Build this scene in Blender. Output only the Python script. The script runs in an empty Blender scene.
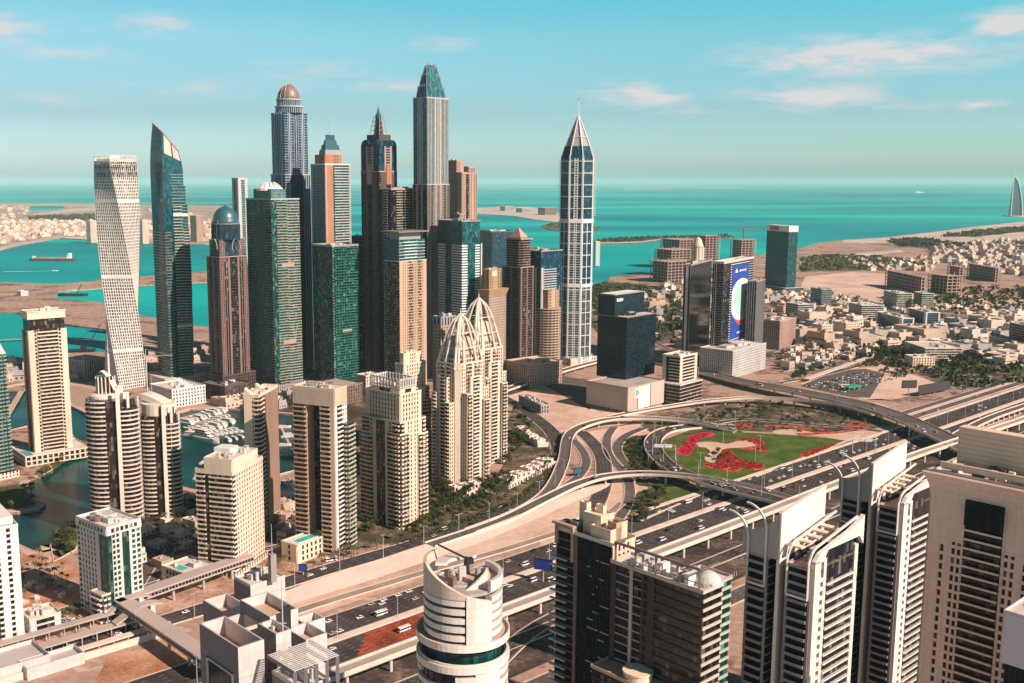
import bpy, bmesh, math, random
from mathutils import Vector
C = bpy.context.scene
R = math.radians
random.seed(7)
# ------------------------------------------------------------------ camera
FPX, CX, HC = 1050.0, 450.0, 270.0; PITCH = math.atan((341.5-181)/FPX)
SN, CS = math.sin(PITCH), math.cos(PITCH)
cd = bpy.data.cameras.new('camera'); cam = bpy.data.objects.new('camera', cd); C.collection.objects.link(cam)
cam.location = (0, 0, HC); cam.rotation_euler = (math.pi/2-PITCH, 0, 0)
cd.sensor_width = 36; cd.lens = FPX/1024*36; cd.shift_x = (512-CX)/1024; cd.clip_start = 1; cd.clip_end = 400000
C.camera = cam
# ------------------------------------------------------------------ light
SUN_AZ, SUN_EL = -35.0, 35.0          # angle of the sun from the x axis, height above the horizon
sd = bpy.data.lights.new('sun', 'SUN'); sd.energy = 5.0; sd.angle = R(0.55); sd.color = (1.0, .80, .67)
sun = bpy.data.objects.new('sun', sd); C.collection.objects.link(sun)
sv = Vector((math.cos(R(SUN_AZ))*math.cos(R(SUN_EL)), math.sin(R(SUN_AZ))*math.cos(R(SUN_EL)), math.sin(R(SUN_EL))))
sun.rotation_euler = sv.to_track_quat('Z', 'Y').to_euler(); sun.location = (0, 0, 900)
W = bpy.data.worlds.new('World'); C.world = W; W.use_nodes = True
def build_world():
    nt = W.node_tree; N = nt.nodes; L = nt.links; N.clear()
    out = N.new('ShaderNodeOutputWorld'); bg = N.new('ShaderNodeBackground'); L.new(bg.outputs[0], out.inputs[0])
    bg.inputs['Strength'].default_value = .075
    sky = N.new('ShaderNodeTexSky'); sky.sky_type = 'NISHITA'; sky.sun_disc = False
    sky.sun_elevation = R(SUN_EL); sky.sun_rotation = R(90-SUN_AZ); sky.altitude = 270; sky.air_density = 1.0; sky.dust_density = 1.6; sky.ozone_density = 1.0
    tc = N.new('ShaderNodeTexCoord'); sep = N.new('ShaderNodeSeparateXYZ'); L.new(tc.outputs['Generated'], sep.inputs[0])
    # the place's own turquoise sky: the tint turns with the height above the horizon
    rps = []
    for T in (SKYL, SKYR):
        rp = N.new('ShaderNodeValToRGB'); L.new(sep.outputs['Z'], rp.inputs[0]); rps.append(rp)
        e = rp.color_ramp.elements; e[0].position = 0; e[0].color = T[0]; e[1].position = .55; e[1].color = T[-1]
        for p, c in zip((.06, .13, .195, .32), T[1:-1]):
            q = e.new(p); q.color = c
    side = N.new('ShaderNodeMapRange'); L.new(sep.outputs['X'], side.inputs[0]); side.inputs[1].default_value = -.5; side.inputs[2].default_value = .5
    rpm = N.new('ShaderNodeMix'); rpm.data_type = 'RGBA'; L.new(side.outputs[0], rpm.inputs[0]); L.new(rps[0].outputs[0], rpm.inputs[6]); L.new(rps[1].outputs[0], rpm.inputs[7])
    ml = N.new('ShaderNodeMix'); ml.data_type = 'RGBA'; ml.blend_type = 'MULTIPLY'; ml.inputs[0].default_value = 1
    L.new(sky.outputs[0], ml.inputs[6]); L.new(rpm.outputs[2], ml.inputs[7])
    # clouds: soft lens-shaped banks in sky directions broken up with noise
    mp = N.new('ShaderNodeMapping'); mp.inputs['Scale'].default_value = (15, 15, 60); L.new(tc.outputs['Generated'], mp.inputs[0])
    nz = N.new('ShaderNodeTexNoise'); nz.inputs['Scale'].default_value = 1.6; nz.inputs['Detail'].default_value = 9; nz.inputs['Roughness'].default_value = .58
    L.new(mp.outputs[0], nz.inputs[0])
    acc = None
    for (u, v, su, sv_, amt) in CLOUDS:
        a = (u-CX)/FPX; b = (341.5-v)/FPX
        d = Vector((a, CS+b*SN, -SN+b*CS)).normalized()
        sub = N.new('ShaderNodeVectorMath'); sub.operation = 'SUBTRACT'; L.new(tc.outputs['Generated'], sub.inputs[0]); sub.inputs[1].default_value = d
        mu = N.new('ShaderNodeVectorMath'); mu.operation = 'MULTIPLY'; L.new(sub.outputs[0], mu.inputs[0]); mu.inputs[1].default_value = (FPX/su, FPX/su, FPX/sv_)
        ln = N.new('ShaderNodeVectorMath'); ln.operation = 'LENGTH'; L.new(mu.outputs[0], ln.inputs[0])
        mr = N.new('ShaderNodeMapRange'); L.new(ln.outputs['Value'], mr.inputs[0]); mr.inputs[1].default_value = 1.15; mr.inputs[2].default_value = .0
        mr.inputs[3].default_value = 0; mr.inputs[4].default_value = amt
        if acc is None: acc = mr.outputs[0]
        else:
            ad = N.new('ShaderNodeMath'); ad.operation = 'MAXIMUM'; L.new(acc, ad.inputs[0]); L.new(mr.outputs[0], ad.inputs[1]); acc = ad.outputs[0]
    s1 = N.new('ShaderNodeMapRange'); L.new(nz.outputs[0], s1.inputs[0]); s1.inputs[1].default_value = .36; s1.inputs[2].default_value = .64; s1.inputs[3].default_value = -.5; s1.inputs[4].default_value = .8
    ad = N.new('ShaderNodeMath'); ad.operation = 'ADD'; L.new(acc, ad.inputs[0]); L.new(s1.outputs[0], ad.inputs[1])
    mm = N.new('ShaderNodeMath'); mm.operation = 'MULTIPLY'; L.new(ad.outputs[0], mm.inputs[0]); L.new(acc, mm.inputs[1]); mm.use_clamp = True
    mx = N.new('ShaderNodeMix'); mx.data_type = 'RGBA'; L.new(mm.outputs[0], mx.inputs[0]); L.new(ml.outputs[2], mx.inputs[6]); mx.inputs[7].default_value = CLOUDC
    L.new(mx.outputs[2], bg.inputs[0])
SKYL = [(1.62,2.0,2.5,1), (.82,1.04,1.2,1), (.90,1.26,1.23,1), (.64,1.18,1.12,1), (.2,.38,.45,1), (.13,.20,.27,1)]
SKYR = [(1.5,2.12,2.5,1), (.90,1.40,1.58,1), (.74,1.55,1.50,1), (.0,1.72,1.56,1), (.05,.38,.45,1), (.13,.20,.27,1)]
CLOUDC = (6.9, 6.9, 7.1, 1)
CLOUDS = [(865,56,155,22,1.2), (790,62,90,13,.85), (800,92,130,14,.6), (640,95,66,16,1.15), (815,97,85,16,1.15), (1015,24,48,17,1.35), (985,105,30,7,1.2), (905,106,70,7,.5), (700,112,120,8,.4),
          (6,30,46,20,1.0), (155,25,46,14,.9), (75,54,62,10,.75), (440,44,40,9,.7), (395,86,75,9,.85), (310,72,75,13,.8), (280,24,26,8,.5), (220,88,110,10,.6), (40,100,60,8,.55), (600,118,70,7,.4), (150,88,60,8,.5)]
build_world()
vs = C.view_settings; vs.view_transform = 'Standard'; vs.look = 'None'; vs.exposure = 0.45; vs.gamma = 1; vs.use_curve_mapping = False
C.render.engine = 'CYCLES'; C.cycles.use_denoising = True; C.cycles.max_bounces = 5; C.cycles.diffuse_bounces = 3; C.cycles.glossy_bounces = 3
C.cycles.volume_bounces = 1; C.cycles.sample_clamp_indirect = 6

# ------------------------------------------------------------------ pixel -> place helpers (surveying the photograph)
def G(u, v, z=0.0):
    a = (u-CX)/FPX; b = (341.5-v)/FPX; t = (HC-z)/(SN-b*CS)
    return Vector((t*a, t*(CS+b*SN), z))
def yrow(v): return G(512, v).y
def at(u, v, y):                      # point on pixel (u, v) at forward distance y
    b = (341.5-v)/FPX; zr = y*(b*CS-SN)/(CS+b*SN)
    return Vector(((u-CX)/FPX*(y*CS-zr*SN), y, HC+zr))
def dirv(a): return Vector((math.cos(R(a)), math.sin(R(a)), 0))
def spread(p, d, u):                  # how far along d from p the column u is met, at p's height
    a = (u-CX)/FPX; D = p.y*CS-(p.z-HC)*SN
    return (a*D-p.x)/(d.x-a*d.y*CS)
def fit(uL, uC, uR, vt, vb, rot=40, w=None, d=None, cap=130):
    """footprint (near, right, far, left corner) and roof height of a block seen at those columns"""
    p = at(uC, vt, yrow(vb)); d1, d2 = dirv(rot), dirv(rot+90)
    w1 = min(spread(p, d1, uR), cap) if w is None else w; w2 = min(spread(p, d2, uL), cap) if d is None else d
    b = Vector((p.x, p.y, 0))
    return [b, b+d1*w1, b+d1*w1+d2*w2, b+d2*w2], p.z
def cen(f): return sum(f, Vector((0,0,0)))/len(f)
def inset(f, k):                       # move every edge inwards by k (outwards if negative)
    n = len(f); out = []
    for i in range(n):
        a, b, c = f[i-1], f[i], f[(i+1)%n]
        e1 = (b-a).normalized(); e2 = (c-b).normalized()
        n1 = Vector((-e1.y, e1.x, 0)); n2 = Vector((-e2.y, e2.x, 0))
        den = 1+n1.dot(n2); out.append(b+(n1+n2)*(k/max(den, .2)))
    return out
def chamfer(f, k):
    out = []; n = len(f)
    for i in range(n):
        a, b, c = f[i-1], f[i], f[(i+1)%n]
        out += [b+(a-b).normalized()*k, b+(c-b).normalized()*k]
    return out
def circle(c, r, n=24, ry=None, rot=0, a0=0):
    ry = ry or r; d1, d2 = dirv(rot), dirv(rot+90)
    return [Vector((c[0], c[1], 0))+d1*(r*math.cos(R(a0)+2*math.pi*i/n))+d2*(ry*math.sin(R(a0)+2*math.pi*i/n)) for i in range(n)]
def sub(f, s0, s1, t0, t1):            # sub-rectangle of a 4-corner footprint: s along near->right, t along near->left
    p, a, b = f[0], f[1]-f[0], f[3]-f[0]
    return [p+a*s0+b*t0, p+a*s1+b*t0, p+a*s1+b*t1, p+a*s0+b*t1]

# ------------------------------------------------------------------ materials
MATS = {}
def newmat(name):
    m = bpy.data.materials.new(name); m.use_nodes = True; nt = m.node_tree
    return m, nt, nt.nodes['Principled BSDF'], nt.nodes, nt.links
def noise(N, L, scale, detail=4, co=None, rough=.55):
    n = N.new('ShaderNodeTexNoise'); n.inputs['Scale'].default_value = scale; n.inputs['Detail'].default_value = detail; n.inputs['Roughness'].default_value = rough
    if co is not None: L.new(co, n.inputs[0])
    return n
def ramp(N, L, fac, stops):
    r = N.new('ShaderNodeValToRGB'); L.new(fac, r.inputs[0]); e = r.color_ramp.elements
    e[0].position, e[0].color = stops[0][0], (*stops[0][1], 1); e[1].position, e[1].color = stops[-1][0], (*stops[-1][1], 1)
    for p, c in stops[1:-1]:
        q = e.new(p); q.color = (*c, 1)
    return r
def sc(c, k): return tuple(min(1, x*k) for x in c)
def mat(key, c, rough=.75, var=.15, scale=.05, spec=.35, streak=True, panel=None):
    """painted / stone / concrete surface with weathering patches and vertical run-off streaks"""
    if key in MATS: return MATS[key]
    m, nt, b, N, L = newmat(key)
    g = N.new('ShaderNodeNewGeometry'); mp = N.new('ShaderNodeMapping'); L.new(g.outputs['Position'], mp.inputs[0])
    mp.inputs['Scale'].default_value = (1, 1, .22 if streak else 1)
    n1 = noise(N, L, scale, 6, mp.outputs[0]); n2 = noise(N, L, scale*14, 3, mp.outputs[0])
    ad = N.new('ShaderNodeMath'); ad.operation = 'MULTIPLY_ADD'; L.new(n2.outputs[0], ad.inputs[0]); ad.inputs[1].default_value = .45; L.new(n1.outputs[0], ad.inputs[2])
    oi = N.new('ShaderNodeObjectInfo'); o2 = N.new('ShaderNodeMath'); o2.operation = 'MULTIPLY_ADD'; L.new(oi.outputs['Random'], o2.inputs[0]); o2.inputs[1].default_value = .12; L.new(ad.outputs[0], o2.inputs[2])
    r = ramp(N, L, o2.outputs[0], [(.48, sc(c, 1-var*1.7)), (.78, c), (1.0, sc(c, 1+var*.8))]); colr = r.outputs[0]
    if panel:                                         # open joints between cladding panels
        sp = N.new('ShaderNodeSeparateXYZ'); L.new(g.outputs['Position'], sp.inputs[0]); sn = N.new('ShaderNodeSeparateXYZ'); L.new(g.outputs['True Normal'], sn.inputs[0])
        def M(op, x, y=None):
            n = N.new('ShaderNodeMath'); n.operation = op
            for i, q in enumerate((x, y)):
                if q is None: continue
                if isinstance(q, (int, float)): n.inputs[i].default_value = q
                else: L.new(q, n.inputs[i])
            return n.outputs[0]
        t = M('SUBTRACT', M('MULTIPLY', sp.outputs['Y'], sn.outputs['X']), M('MULTIPLY', sp.outputs['X'], sn.outputs['Y']))
        j = M('MAXIMUM', M('LESS_THAN', M('FRACT', M('DIVIDE', t, panel[0])), .045), M('LESS_THAN', M('FRACT', M('DIVIDE', sp.outputs['Z'], panel[1])), .045))
        cbn = N.new('ShaderNodeCombineXYZ'); L.new(M('FLOOR', M('DIVIDE', t, panel[0])), cbn.inputs[0]); L.new(M('FLOOR', M('DIVIDE', sp.outputs['Z'], panel[1])), cbn.inputs[1]); w = N.new('ShaderNodeTexWhiteNoise'); L.new(cbn.outputs[0], w.inputs['Vector'])
        k = M('SUBTRACT', M('ADD', .94, M('MULTIPLY', w.outputs['Value'], .08)), M('MULTIPLY', j, .22))
        mx = N.new('ShaderNodeMix'); mx.data_type = 'RGBA'; mx.blend_type = 'MULTIPLY'; mx.inputs[0].default_value = 1; L.new(colr, mx.inputs[6]); cc = N.new('ShaderNodeCombineColor')
        for i in range(3): L.new(k, cc.inputs[i])
        L.new(cc.outputs[0], mx.inputs[7]); colr = mx.outputs[2]
    L.new(colr, b.inputs['Base Color']); b.inputs['Roughness'].default_value = rough; b.inputs['Specular IOR Level'].default_value = spec
    MATS[key] = m; return m
def glass(key, c, c2=None, rough=.12, bay=1.8, fl=3.7, pale=.10, spec=.32, palec=(.22,.20,.18)):
    """window glass: every pane a little different, some with blinds drawn; faint waviness"""
    if key in MATS: return MATS[key]
    c2 = c2 or sc(c, 2.2)
    m, nt, b, N, L = newmat(key)
    g = N.new('ShaderNodeNewGeometry'); sp = N.new('ShaderNodeSeparateXYZ'); L.new(g.outputs['Position'], sp.inputs[0])
    sn = N.new('ShaderNodeSeparateXYZ'); L.new(g.outputs['True Normal'], sn.inputs[0])
    def M(op, a, bb):
        n = N.new('ShaderNodeMath'); n.operation = op
        for i, x in enumerate((a, bb)):
            if isinstance(x, (int, float)): n.inputs[i].default_value = x
            else: L.new(x, n.inputs[i])
        return n.outputs[0]
    t = M('SUBTRACT', M('MULTIPLY', sp.outputs['Y'], sn.outputs['X']), M('MULTIPLY', sp.outputs['X'], sn.outputs['Y']))
    cu = M('FLOOR', M('DIVIDE', t, bay), 0); cz = M('FLOOR', M('DIVIDE', sp.outputs['Z'], fl), 0)
    cb = N.new('ShaderNodeCombineXYZ'); L.new(cu, cb.inputs[0]); L.new(cz, cb.inputs[1])
    wn = N.new('ShaderNodeTexWhiteNoise'); wn.noise_dimensions = '3D'; L.new(cb.outputs[0], wn.inputs['Vector'])
    big = noise(N, L, .03, 3, g.outputs['Position'])
    mixv = M('ADD', M('MULTIPLY', wn.outputs['Value'], .75), M('MULTIPLY', big.outputs[0], .25))
    r = ramp(N, L, mixv, [(.1, sc(c, .55)), (.55, c), (.84-pale, c2), (.93-pale*.4, palec if pale > 0 else c2)])
    L.new(r.outputs[0], b.inputs['Base Color'])
    b.inputs['Roughness'].default_value = rough; b.inputs['Specular IOR Level'].default_value = spec; b.inputs['IOR'].default_value = 1.45
    bm_ = N.new('ShaderNodeBump'); bm_.inputs['Strength'].default_value = .06; bm_.inputs['Distance'].default_value = 1.0
    L.new(wn.outputs['Value'], bm_.inputs['Height']); nn = noise(N, L, .25, 2, g.outputs['Position'])
    bm2 = N.new('ShaderNodeBump'); bm2.inputs['Strength'].default_value = .05; bm2.inputs['Distance'].default_value = .6; L.new(nn.outputs[0], bm2.inputs['Height'])
    L.new(bm2.outputs[0], b.inputs['Normal'])
    MATS[key] = m; return m
def ground(key, stops, scale=.02, rough=.9, detail=8, fine=None, spec=.2):
    if key in MATS: return MATS[key]
    m, nt, b, N, L = newmat(key); g = N.new('ShaderNodeNewGeometry')
    n1 = noise(N, L, scale, detail, g.outputs['Position'], .62)
    f = n1.outputs[0]
    if fine:
        n2 = noise(N, L, fine, 4, g.outputs['Position']); a = N.new('ShaderNodeMath'); a.operation = 'MULTIPLY_ADD'
        L.new(n2.outputs[0], a.inputs[0]); a.inputs[1].default_value = .5; L.new(n1.outputs[0], a.inputs[2])
        s = N.new('ShaderNodeMath'); s.operation = 'SUBTRACT'; L.new(a.outputs[0], s.inputs[0]); s.inputs[1].default_value = .25; f = s.outputs[0]
    r = ramp(N, L, f, stops); L.new(r.outputs[0], b.inputs['Base Color'])
    b.inputs['Roughness'].default_value = rough; b.inputs['Specular IOR Level'].default_value = spec
    MATS[key] = m; return m

CREAM = mat('cream_render', (.73,.57,.44)); WHITE = mat('white_cladding', (.78,.72,.68), .6, .08); TAN = mat('tan_stone', (.50,.335,.24))
PINKB = mat('pinkish_stone', (.45,.285,.235)); BROWN = mat('brown_stone', (.20,.125,.105)); DBROWN = mat('dark_brown_panel', (.09,.06,.055), .6)
GREY = mat('grey_cladding', (.34,.31,.31), .65); LGREY = mat('light_grey_cladding', (.56,.52,.50), .65); CONC = mat('raw_concrete', (.42,.37,.33), .9, .2)
ORANGE = mat('terracotta_cladding', (.42,.19,.11)); GOLD = mat('ochre_stone', (.42,.26,.15)); STEEL = mat('painted_steel', (.50,.48,.47), .45, .06, spec=.6)
DARK = mat('black_metal', (.025,.024,.027), .5, .1); PALEGREEN = mat('pale_green_cladding', (.44,.46,.36), .6); ROOFG = mat('roof_membrane', (.40,.35,.32), .9, .2, streak=False)
ROOFL = mat('pale_roof', (.60,.53,.48), .9, .15, streak=False); ROOFD = mat('dark_roof', (.16,.13,.13), .9, .25, streak=False); COPPER = mat('copper_dome', (.22,.13,.11), .45, spec=.7)
TEALMET = mat('teal_metal', (.035,.115,.14), .35, .1, spec=.7); BLUEPNT = mat('blue_panel', (.02,.06,.36), .5, .05); RED = mat('red_paint', (.45,.03,.03), .5, .08)
GDARK = glass('glass_dark', (.014,.015,.022), (.03,.03,.04), pale=.05); GBLUE = glass('glass_blue', (.012,.05,.085), (.03,.10,.14), pale=.02)
GTEAL = glass('glass_teal', (.010,.075,.085), (.02,.15,.16), pale=.03); GGREEN = glass('glass_green', (.006,.045,.042), (.02,.14,.11), pale=.08, palec=(.10,.33,.25), bay=2.6)
GBROWN = glass('glass_brown', (.035,.022,.020), (.07,.045,.04), pale=.10); GBLACK = glass('glass_black', (.004,.008,.014), (.008,.018,.028), pale=0, rough=.22, spec=.12); GNAVY = glass('glass_navy', (.004,.016,.030), (.008,.034,.052), pale=0, rough=.07, spec=.4)
GSKY = glass('glass_sky', (.03,.13,.17), (.06,.22,.26), pale=0); GWIN = glass('glass_window', (.030,.026,.026), (.07,.06,.055), pale=.16, palec=(.34,.28,.24))
GSEA = glass('glass_seagreen', (.02,.12,.10), (.05,.22,.19), pale=.08, palec=(.25,.40,.34))

# ------------------------------------------------------------------ mesh helpers
WL = {}
class MB:
    def __init__(s): s.v = []; s.f = []; s.m = []
    def add(s, vs_, fs, mi=0):
        o = len(s.v); s.v += [tuple(x) for x in vs_]; s.f += [tuple(i+o for i in f) for f in fs]; s.m += [mi]*len(fs)
    def prism(s, poly, z0, z1, mi=0, top=None, bottom=True):
        n = len(poly); top = top or poly
        vs_ = [(p[0], p[1], z0) for p in poly]+[(p[0], p[1], z1) for p in top]
        fs = [(i, (i+1)%n, n+(i+1)%n, n+i) for i in range(n)]+[tuple(range(n, 2*n))]
        if bottom: fs.append(tuple(range(n-1, -1, -1)))
        s.add(vs_, fs, mi)
    def ring(s, poly, z0, z1, t, mi=0):
        inn = inset(poly, t); n = len(poly)
        vs_ = [(p[0], p[1], z) for z in (z0, z1) for p in poly]+[(p[0], p[1], z) for z in (z0, z1) for p in inn]
        fs = []
        for i in range(n):
            j = (i+1)%n
            fs += [(i, j, n+j, n+i), (2*n+j, 2*n+i, 3*n+i, 3*n+j), (n+i, n+j, 3*n+j, 3*n+i), (j, i, 2*n+i, 2*n+j)]
        s.add(vs_, fs, mi)
    def box(s, c, sx, sy, sz, rot=0, mi=0):           # c = centre of the bottom
        d1, d2 = dirv(rot)*(sx/2), dirv(rot+90)*(sy/2); c = Vector(c)
        s.prism([c-d1-d2, c+d1-d2, c+d1+d2, c-d1+d2], c.z, c.z+sz, mi)
    def bar(s, a, b, w, h=None, mi=0):                # square bar between two points
        a, b = Vector(a), Vector(b); h = h or w; d = b-a
        if d.length < 1e-6: return
        d.normalize(); up = Vector((0,0,1)) if abs(d.z) < .95 else Vector((0,1,0))
        x = d.cross(up).normalized(); y = x.cross(d).normalized()
        q = [x*(-w/2)+y*(-h/2), x*(w/2)+y*(-h/2), x*(w/2)+y*(h/2), x*(-w/2)+y*(h/2)]
        s.add([a+k for k in q]+[b+k for k in q], [(0,1,5,4),(1,2,6,5),(2,3,7,6),(3,0,4,7),(3,2,1,0),(4,5,6,7)], mi)
    def tube(s, pts, r, n=6, mi=0, r1=None):
        rings = []; pts = [Vector(p) for p in pts]; m = len(pts)
        for i, p in enumerate(pts):
            d = (pts[min(i+1, m-1)]-pts[max(i-1, 0)]).normalized(); up = Vector((0,0,1)) if abs(d.z) < .95 else Vector((0,1,0))
            x = d.cross(up).normalized(); y = x.cross(d); rr = r if r1 is None else r+(r1-r)*i/(m-1)
            rings.append([p+(x*math.cos(2*math.pi*k/n)+y*math.sin(2*math.pi*k/n))*rr for k in range(n)])
        s.loft(rings, mi)
    def loft(s, rings, mi=0, cap=True):
        n = len(rings[0]); vs_ = [p for r_ in rings for p in r_]; fs = []
        for i in range(len(rings)-1):
            for k in range(n):
                j = (k+1)%n; fs.append((i*n+k, i*n+j, (i+1)*n+j, (i+1)*n+k))
        if cap: fs += [tuple(range(n-1, -1, -1)), tuple(range((len(rings)-1)*n, len(rings)*n))]
        s.add(vs_, fs, mi)
    def lathe(s, c, prof, n=24, mi=0):                # prof = [(r, z)]
        s.loft([[Vector((c[0]+r*math.cos(2*math.pi*k/n), c[1]+r*math.sin(2*math.pi*k/n), z)) for k in range(n)] for r, z in prof], mi)
    def face(s, p0, p1, a, b, o0, o1, z0, z1, mi=0):  # box on the wall p0->p1: a..b along it (metres), o0..o1 outwards
        d = (p1-p0); d = Vector((d.x, d.y, 0)).normalized(); n = Vector((d.y, -d.x, 0))
        q = [p0+d*a+n*o1, p0+d*b+n*o1, p0+d*b+n*o0, p0+d*a+n*o0]; s.prism(q, z0, z1, mi)
    def build(s, name, mats, parent=None, smooth=False, coll=None):
        me = bpy.data.meshes.new(name); o0 = WL.get(parent.name, Vector()) if parent else Vector()
        base = o0
        if parent is None and s.v:
            xs = [p[0] for p in s.v]; ys = [p[1] for p in s.v]; base = Vector(((min(xs)+max(xs))/2, (min(ys)+max(ys))/2, min(p[2] for p in s.v)))
        me.from_pydata([(p[0]-base.x, p[1]-base.y, p[2]-base.z) for p in s.v], [], s.f)
        if not isinstance(mats, (list, tuple)): mats = [mats]
        for m_ in mats: me.materials.append(m_)
        if len(mats) > 1: me.polygons.foreach_set('material_index', s.m)
        if smooth: me.polygons.foreach_set('use_smooth', [True]*len(s.f))
        o = bpy.data.objects.new(name, me); C.collection.objects.link(o)
        if parent: o.parent = parent
        else: o.location = base
        WL[o.name] = base.copy()
        return o
def tag(o, label, cat, group=None, kind=None):
    if label: o['label'] = label
    if cat: o['category'] = cat
    if group: o['group'] = group
    if kind: o['kind'] = kind
    return o
def thing(name, label, cat, loc, group=None):
    o = bpy.data.objects.new(name, None); C.collection.objects.link(o); o.location = loc; o.empty_display_size = 2
    WL[o.name] = Vector(loc); return tag(o, label, cat, group)
def struct(name, mb, m):
    o = mb.build(name, m); o['kind'] = 'structure'; return o
def dup(o, loc, rz=0.0, label=None, group=None, scale=1.0):
    r = o.copy(); C.collection.objects.link(r); r.location = loc; r.rotation_euler = (0, 0, rz); r.scale = (scale,)*3
    if label: r['label'] = label
    if group: r['group'] = group
    for c in o.children:
        k = c.copy(); C.collection.objects.link(k); k.parent = r
        for g in c.children:
            q = g.copy(); C.collection.objects.link(q); q.parent = k
    return r

# ------------------------------------------------------------------ facades
def tier(root, foot, z0, z1, faces, gl=None, wall=None, fl=3.7, bay=3.4, sill=1.15, out=.45, core=True, balm=None, split=False, thick=.22, nomerge=False):
    """one storeyed block of a tower: a glazed core, and on every side strips of wall, bands, fins, grids or balconies"""
    gl = gl or GWIN; wall = wall or CREAM; n = len(foot)
    if core:
        mb = MB(); mb.prism(foot, z0, z1); mb.build('glazing', gl, root)
    nf = max(1, round((z1-z0)/fl)); fh = (z1-z0)/nf
    col = {}; bal = {}; bnd = {}
    def part(k, m): return col.setdefault((k, m.name), (MB(), m))[0]
    for i in range(n):
        p0, p1 = foot[i], foot[(i+1)%n]; ln = (p1-p0).length
        st = faces[i%len(faces)]; tot = sum(s[0] for s in st); a = 0.0
        for s in st:
            b = a+ln*s[0]/tot; k = s[1]; m = s[2] if len(s) > 2 else wall; w = b-a
            nb = max(1, round(w/bay)); bw = w/nb
            if k == 'S': part('wall', m).face(p0, p1, a, b, -.1, out+.15, z0, z1)
            elif k in 'Bb':
                mb = bnd.setdefault(m.name, (MB(), m))[0]; h = sill if k == 'B' else .5
                mb.face(p0, p1, a, b, -.1, out, z0, z0+h)
            elif k in 'PpQ':
                mb = part('wall', m); pw = {'P': .56, 'p': .3, 'Q': .7}[k]*bw
                for q in range(nf): mb.face(p0, p1, a, b, -.1, out-.06, z0+q*fh, z0+q*fh+(sill if k != 'Q' else sill*1.3))
                for q in range(nb+1):
                    x = a+q*bw; mb.face(p0, p1, max(a, x-pw/2), min(b, x+pw/2), -.1, out, z0, z1)
            elif k in 'FW':
                mb = part('fin', m); pw = (.28 if k == 'F' else .5)*bw
                for q in range(nb+1):
                    x = a+q*bw; mb.face(p0, p1, max(a, x-pw/2), min(b, x+pw/2), -.1, out+.2, z0, z1)
            elif k == 'X':
                mb = part('mullion_grid', m)
                for q in range(nf): mb.face(p0, p1, a, b, -.1, .14, z0+q*fh, z0+q*fh+thick)
                for q in range(nb*2+1):
                    x = a+q*bw/2; mb.face(p0, p1, max(a, x-.09), min(b, x+.09), -.1, .17, z0, z1)
            elif k in 'Cc':
                mm = balm or m; segs = [(a+.15, b-.15)] if k == 'C' else [(a+q*bw+bw*.14, a+(q+1)*bw-bw*.14) for q in range(nb)]
                key = (i, round(a, 2)) if split else 0
                mb = bal.setdefault((key, mm.name), (MB(), mm))[0]
                for (x0, x1) in segs:
                    mb.face(p0, p1, x0, x1, -.1, 1.45, z0+.9, z0+1.15); mb.face(p0, p1, x0, x1, 1.32, 1.5, z0+1.15, z0+2.15)
                    mb.face(p0, p1, x0, x0+.18, -.1, 1.32, z0+1.15, z0+2.15); mb.face(p0, p1, x1-.18, x1, -.1, 1.32, z0+1.15, z0+2.15)
            a = b
    for (k, _), (mb, m) in col.items(): mb.build(k, m, root)
    for nm, (mb, m) in [('balcony', x) for x in bal.values()]+[('floor_band', x) for x in bnd.values()]:
        o = mb.build(nm, m, root)
        for q in range(1, nf):
            c = o.copy(); C.collection.objects.link(c); c.parent = root; c.location = o.location+Vector((0, 0, q*fh))
    return fh
def roof(root, foot, z, wall=None, m=None, par=1.3, units=3, seed=0, t=.35):
    wall = wall or CREAM; m = m or ROOFG; f = inset(foot, -.5)
    a = MB(); a.prism(f, z, z+.35); a.build('roof', m, root)
    if par: a = MB(); a.ring(f, z+.35, z+.35+par, t); a.build('parapet', wall, root)
    rnd = random.Random(seed+int(abs(foot[0].x)*7))
    if units and len(foot) == 4:
        for i in range(units+4):
            s, t_ = rnd.uniform(.15, .7), rnd.uniform(.15, .7); ds, dt = (rnd.uniform(.12, .25), rnd.uniform(.12, .25)) if i < units else (rnd.uniform(.05, .12), rnd.uniform(.04, .09))
            a = MB(); h = rnd.uniform(1.4, 3.6); q = sub(foot, s, min(.9, s+ds), t_, min(.9, t_+dt)); a.prism(q, z+.35, z+.35+h); a.ring(inset(q, -.12), z+.2+h, z+.5+h, .3)
            a.build('roof_plant', rnd.choice([wall, LGREY, STEEL]), root)
def tower(name, label, cat, foot, z=0, group=None):
    c = cen(foot); return thing(name, label, cat, (c.x, c.y, z), group)
def cap_box(root, name, foot, z0, z1, m, top=None):
    a = MB(); a.prism(foot, z0, z1, top=top); return a.build(name, m, root)
def mast(root, name, p, z0, z1, r0, r1, m=None):
    a = MB(); a.tube([(p[0], p[1], z0), (p[0], p[1], (z0+z1)/2), (p[0], p[1], z1)], r0, 6, r1=r1); return a.build(name, m or STEEL, root)
def smoothpath(pts, k=8):
    out = []; n = len(pts)
    for i in range(n-1):
        p0, p1, p2, p3 = pts[max(i-1, 0)], pts[i], pts[i+1], pts[min(i+2, n-1)]
        for j in range(k):
            t = j/k; out.append(.5*((2*p1)+(p2-p0)*t+(2*p0-5*p1+4*p2-p3)*t*t+(3*p1-p0-3*p2+p3)*t**3))
    out.append(pts[-1]); return out
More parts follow.
